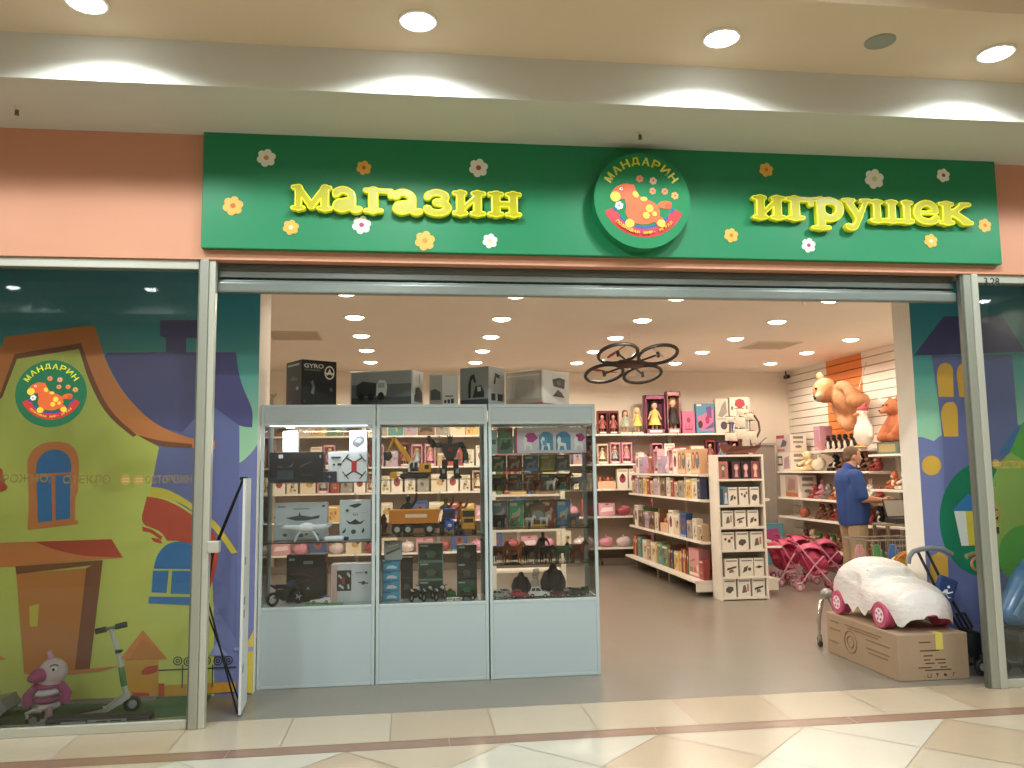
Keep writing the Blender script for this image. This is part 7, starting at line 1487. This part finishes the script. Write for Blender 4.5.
for k, (z, m, rr) in enumerate(((.20, mg, .085), (.155, wt, .088), (.11, mg, .085), (.065, wt, .08))): b = B(); b.ell((-.01, 0, z), (rr, rr*.9, .032), m); b.build('body_stripe', t)
for sx, m in ((-1, mg), (1, mg)):
    b = B(); b.limb([(sx*.07, -.02, .19), (sx*.11, -.06, .15), (sx*.1, -.09, .11)], [.03, .028, .03], m); b.fuse('wing', t, .008, 2)
for sx in (-1, 1):
    b = B(); b.limb([(sx*.035-.02, -.04, .06), (sx*.045-.03, -.1, .05), (sx*.05-.03, -.13, .03)], [.024, .02, .026], pk2); o = b.fuse('leg', t, .008, 2)
    for v in o.data.vertices: v.co.z = max(v.co.z, 0)
t = thing('toy_sled', 'grey curved sled hood with a white edge at the cut-off window corner', 'sled', (-3.06, .3, .0125)); 
b = B(); b.prism([(-.3, .02), (.16, .02), (.24, .10), (.2, .16), (.05, .13), (-.3, .06)], -.1, .1, mat('#8d918c', rough=.4)); b.build('shell', t)
b = B(); b.tube([(-.1, -.1, .1), (.0, -.1, .18), (.06, -.1, .235), (.15, -.1, .245), (.17, -.1, .225), (.12, -.1, .2), (.02, -.1, .13)], .009, mat('#d4d2c8')); b.build('white_edge', t)
b = B(); b.box((-.08, -.11, .03), (.4, .06, .05), '#1d3a52', bev=.012); b.build('runner', t)
# leaning banner stand seen edge-on
t = thing('banner_stand', 'white banner board seen almost edge-on with thin black legs behind the post', 'banner stand', (-1.47, .22, 0)); kk = mat('#16181a', rough=.4)
b = B(); vs = b.box2((-.008, 0, .012), (.008, .30, 1.475), mat('#cdd0cc', rough=.5)); bmesh.ops.rotate(b.bm, cent=(0, 0, 0), matrix=Matrix.Rotation(R(4), 3, 'Z'), verts=b.bm.verts[:]); b.build('board', t)
b = B()
for z in (.28, .62, .7, .95): b.box((.0085, .06, z), (.001, .07, .05), '#8a9294'); 
bmesh.ops.rotate(b.bm, cent=(0, 0, 0), matrix=Matrix.Rotation(R(4), 3, 'Z'), verts=b.bm.verts[:]); b.build('board_print', t)
for p, q in (((-.02, .08, 1.47), (-.22, .16, .98)), ((-.03, .1, 1.47), (-.235, .18, .98)), ((-.27, .2, .75), (-.02, .04, .01)), ((-.27, .24, .62), (-.03, .2, .012)), ((-.22, .16, .98), (-.27, .2, .62))): b = B(); b.cyl(p, q, .006, kk, 8); b.build('leg', t)
b = B(); b.box((-.02, .08, 1.475), (.04, .05, .02), kk); b.build('top_clip', t)

# ------------------------------------------------------------------ hanging quadcopter
t = thing('hanging_quadcopter', 'large black ringed quadcopter hanging from the shop ceiling', 'toy drone', (2.15, 4.0, 2.72), R(7)); t.rotation_euler = (R(-21), 0, R(7)); bk2 = mat('#2a2926', rough=.5)
RR = .225
for sx in (-1, 1):
    for sy in (-1, 1):
        c = (sx*.245, sy*.245, 0); b = B(); b.ring(c, RR, .021, bk2, 'Z', 30, 8); b.build('rotor_ring', t)
        b = B(); b.cyl((c[0], c[1], -.03), (c[0], c[1], .03), .02, '#3a3836', 10); b.tube([(sx*.05, sy*.05, 0), c], .012, bk2); b.build('motor_arm', t)
        b = B(); m = mat('#b03a34' if sx < 0 else '#d8d4cc'); a0 = .5+sx+sy*.7
        for a in (a0, a0+PI):
            e = Vector((math.cos(a), math.sin(a), 0)); n = Vector((-e.y, e.x, .25)); p = Vector(c)+Vector((0, 0, .035))
            vs = [p+n*-.01, p+e*.1+n*-.02, p+e*.18+n*-.012, p+e*.18+n*.012, p+e*.1+n*.02, p+n*.01]; b.poly(vs, m); b.poly([v+Vector((0, 0, .003)) for v in vs[::-1]], m)
        b.build('propeller', t)
b = B(); b.box((0, 0, .0), (.30, .13, .06), '#4a2a2c', bev=.02); b.box((-.1, 0, .01), (.12, .11, .05), '#a0383a', bev=.015); b.ell((.12, 0, .01), (.06, .05, .04), '#3a4250'); b.build('hull', t)
b = B(); b.cyl((0, 0, .03), (0, -.385*.36, .36), .0012, '#b0a89c', 5); b.build('hanging_line', t)
# shutter-side emergency sensor
b = B(); b.lathe([(.03, 0), (.03, -.015), (.018, -.03), (.01, -.045)], mat('#e8dcc4')); o = b.build('ceiling_detector', loc=(3.35, 2.1, ZC)); tag(o, 'tiny round detector on the shop ceiling just behind the shutter', 'detector')
# remove unused product models
for k, v in PR.items():
    if k not in usedP:
        for c in kids(v[0]):
            for g in kids(c): bpy.data.objects.remove(g)
            bpy.data.objects.remove(c)
        bpy.data.objects.remove(v[0])
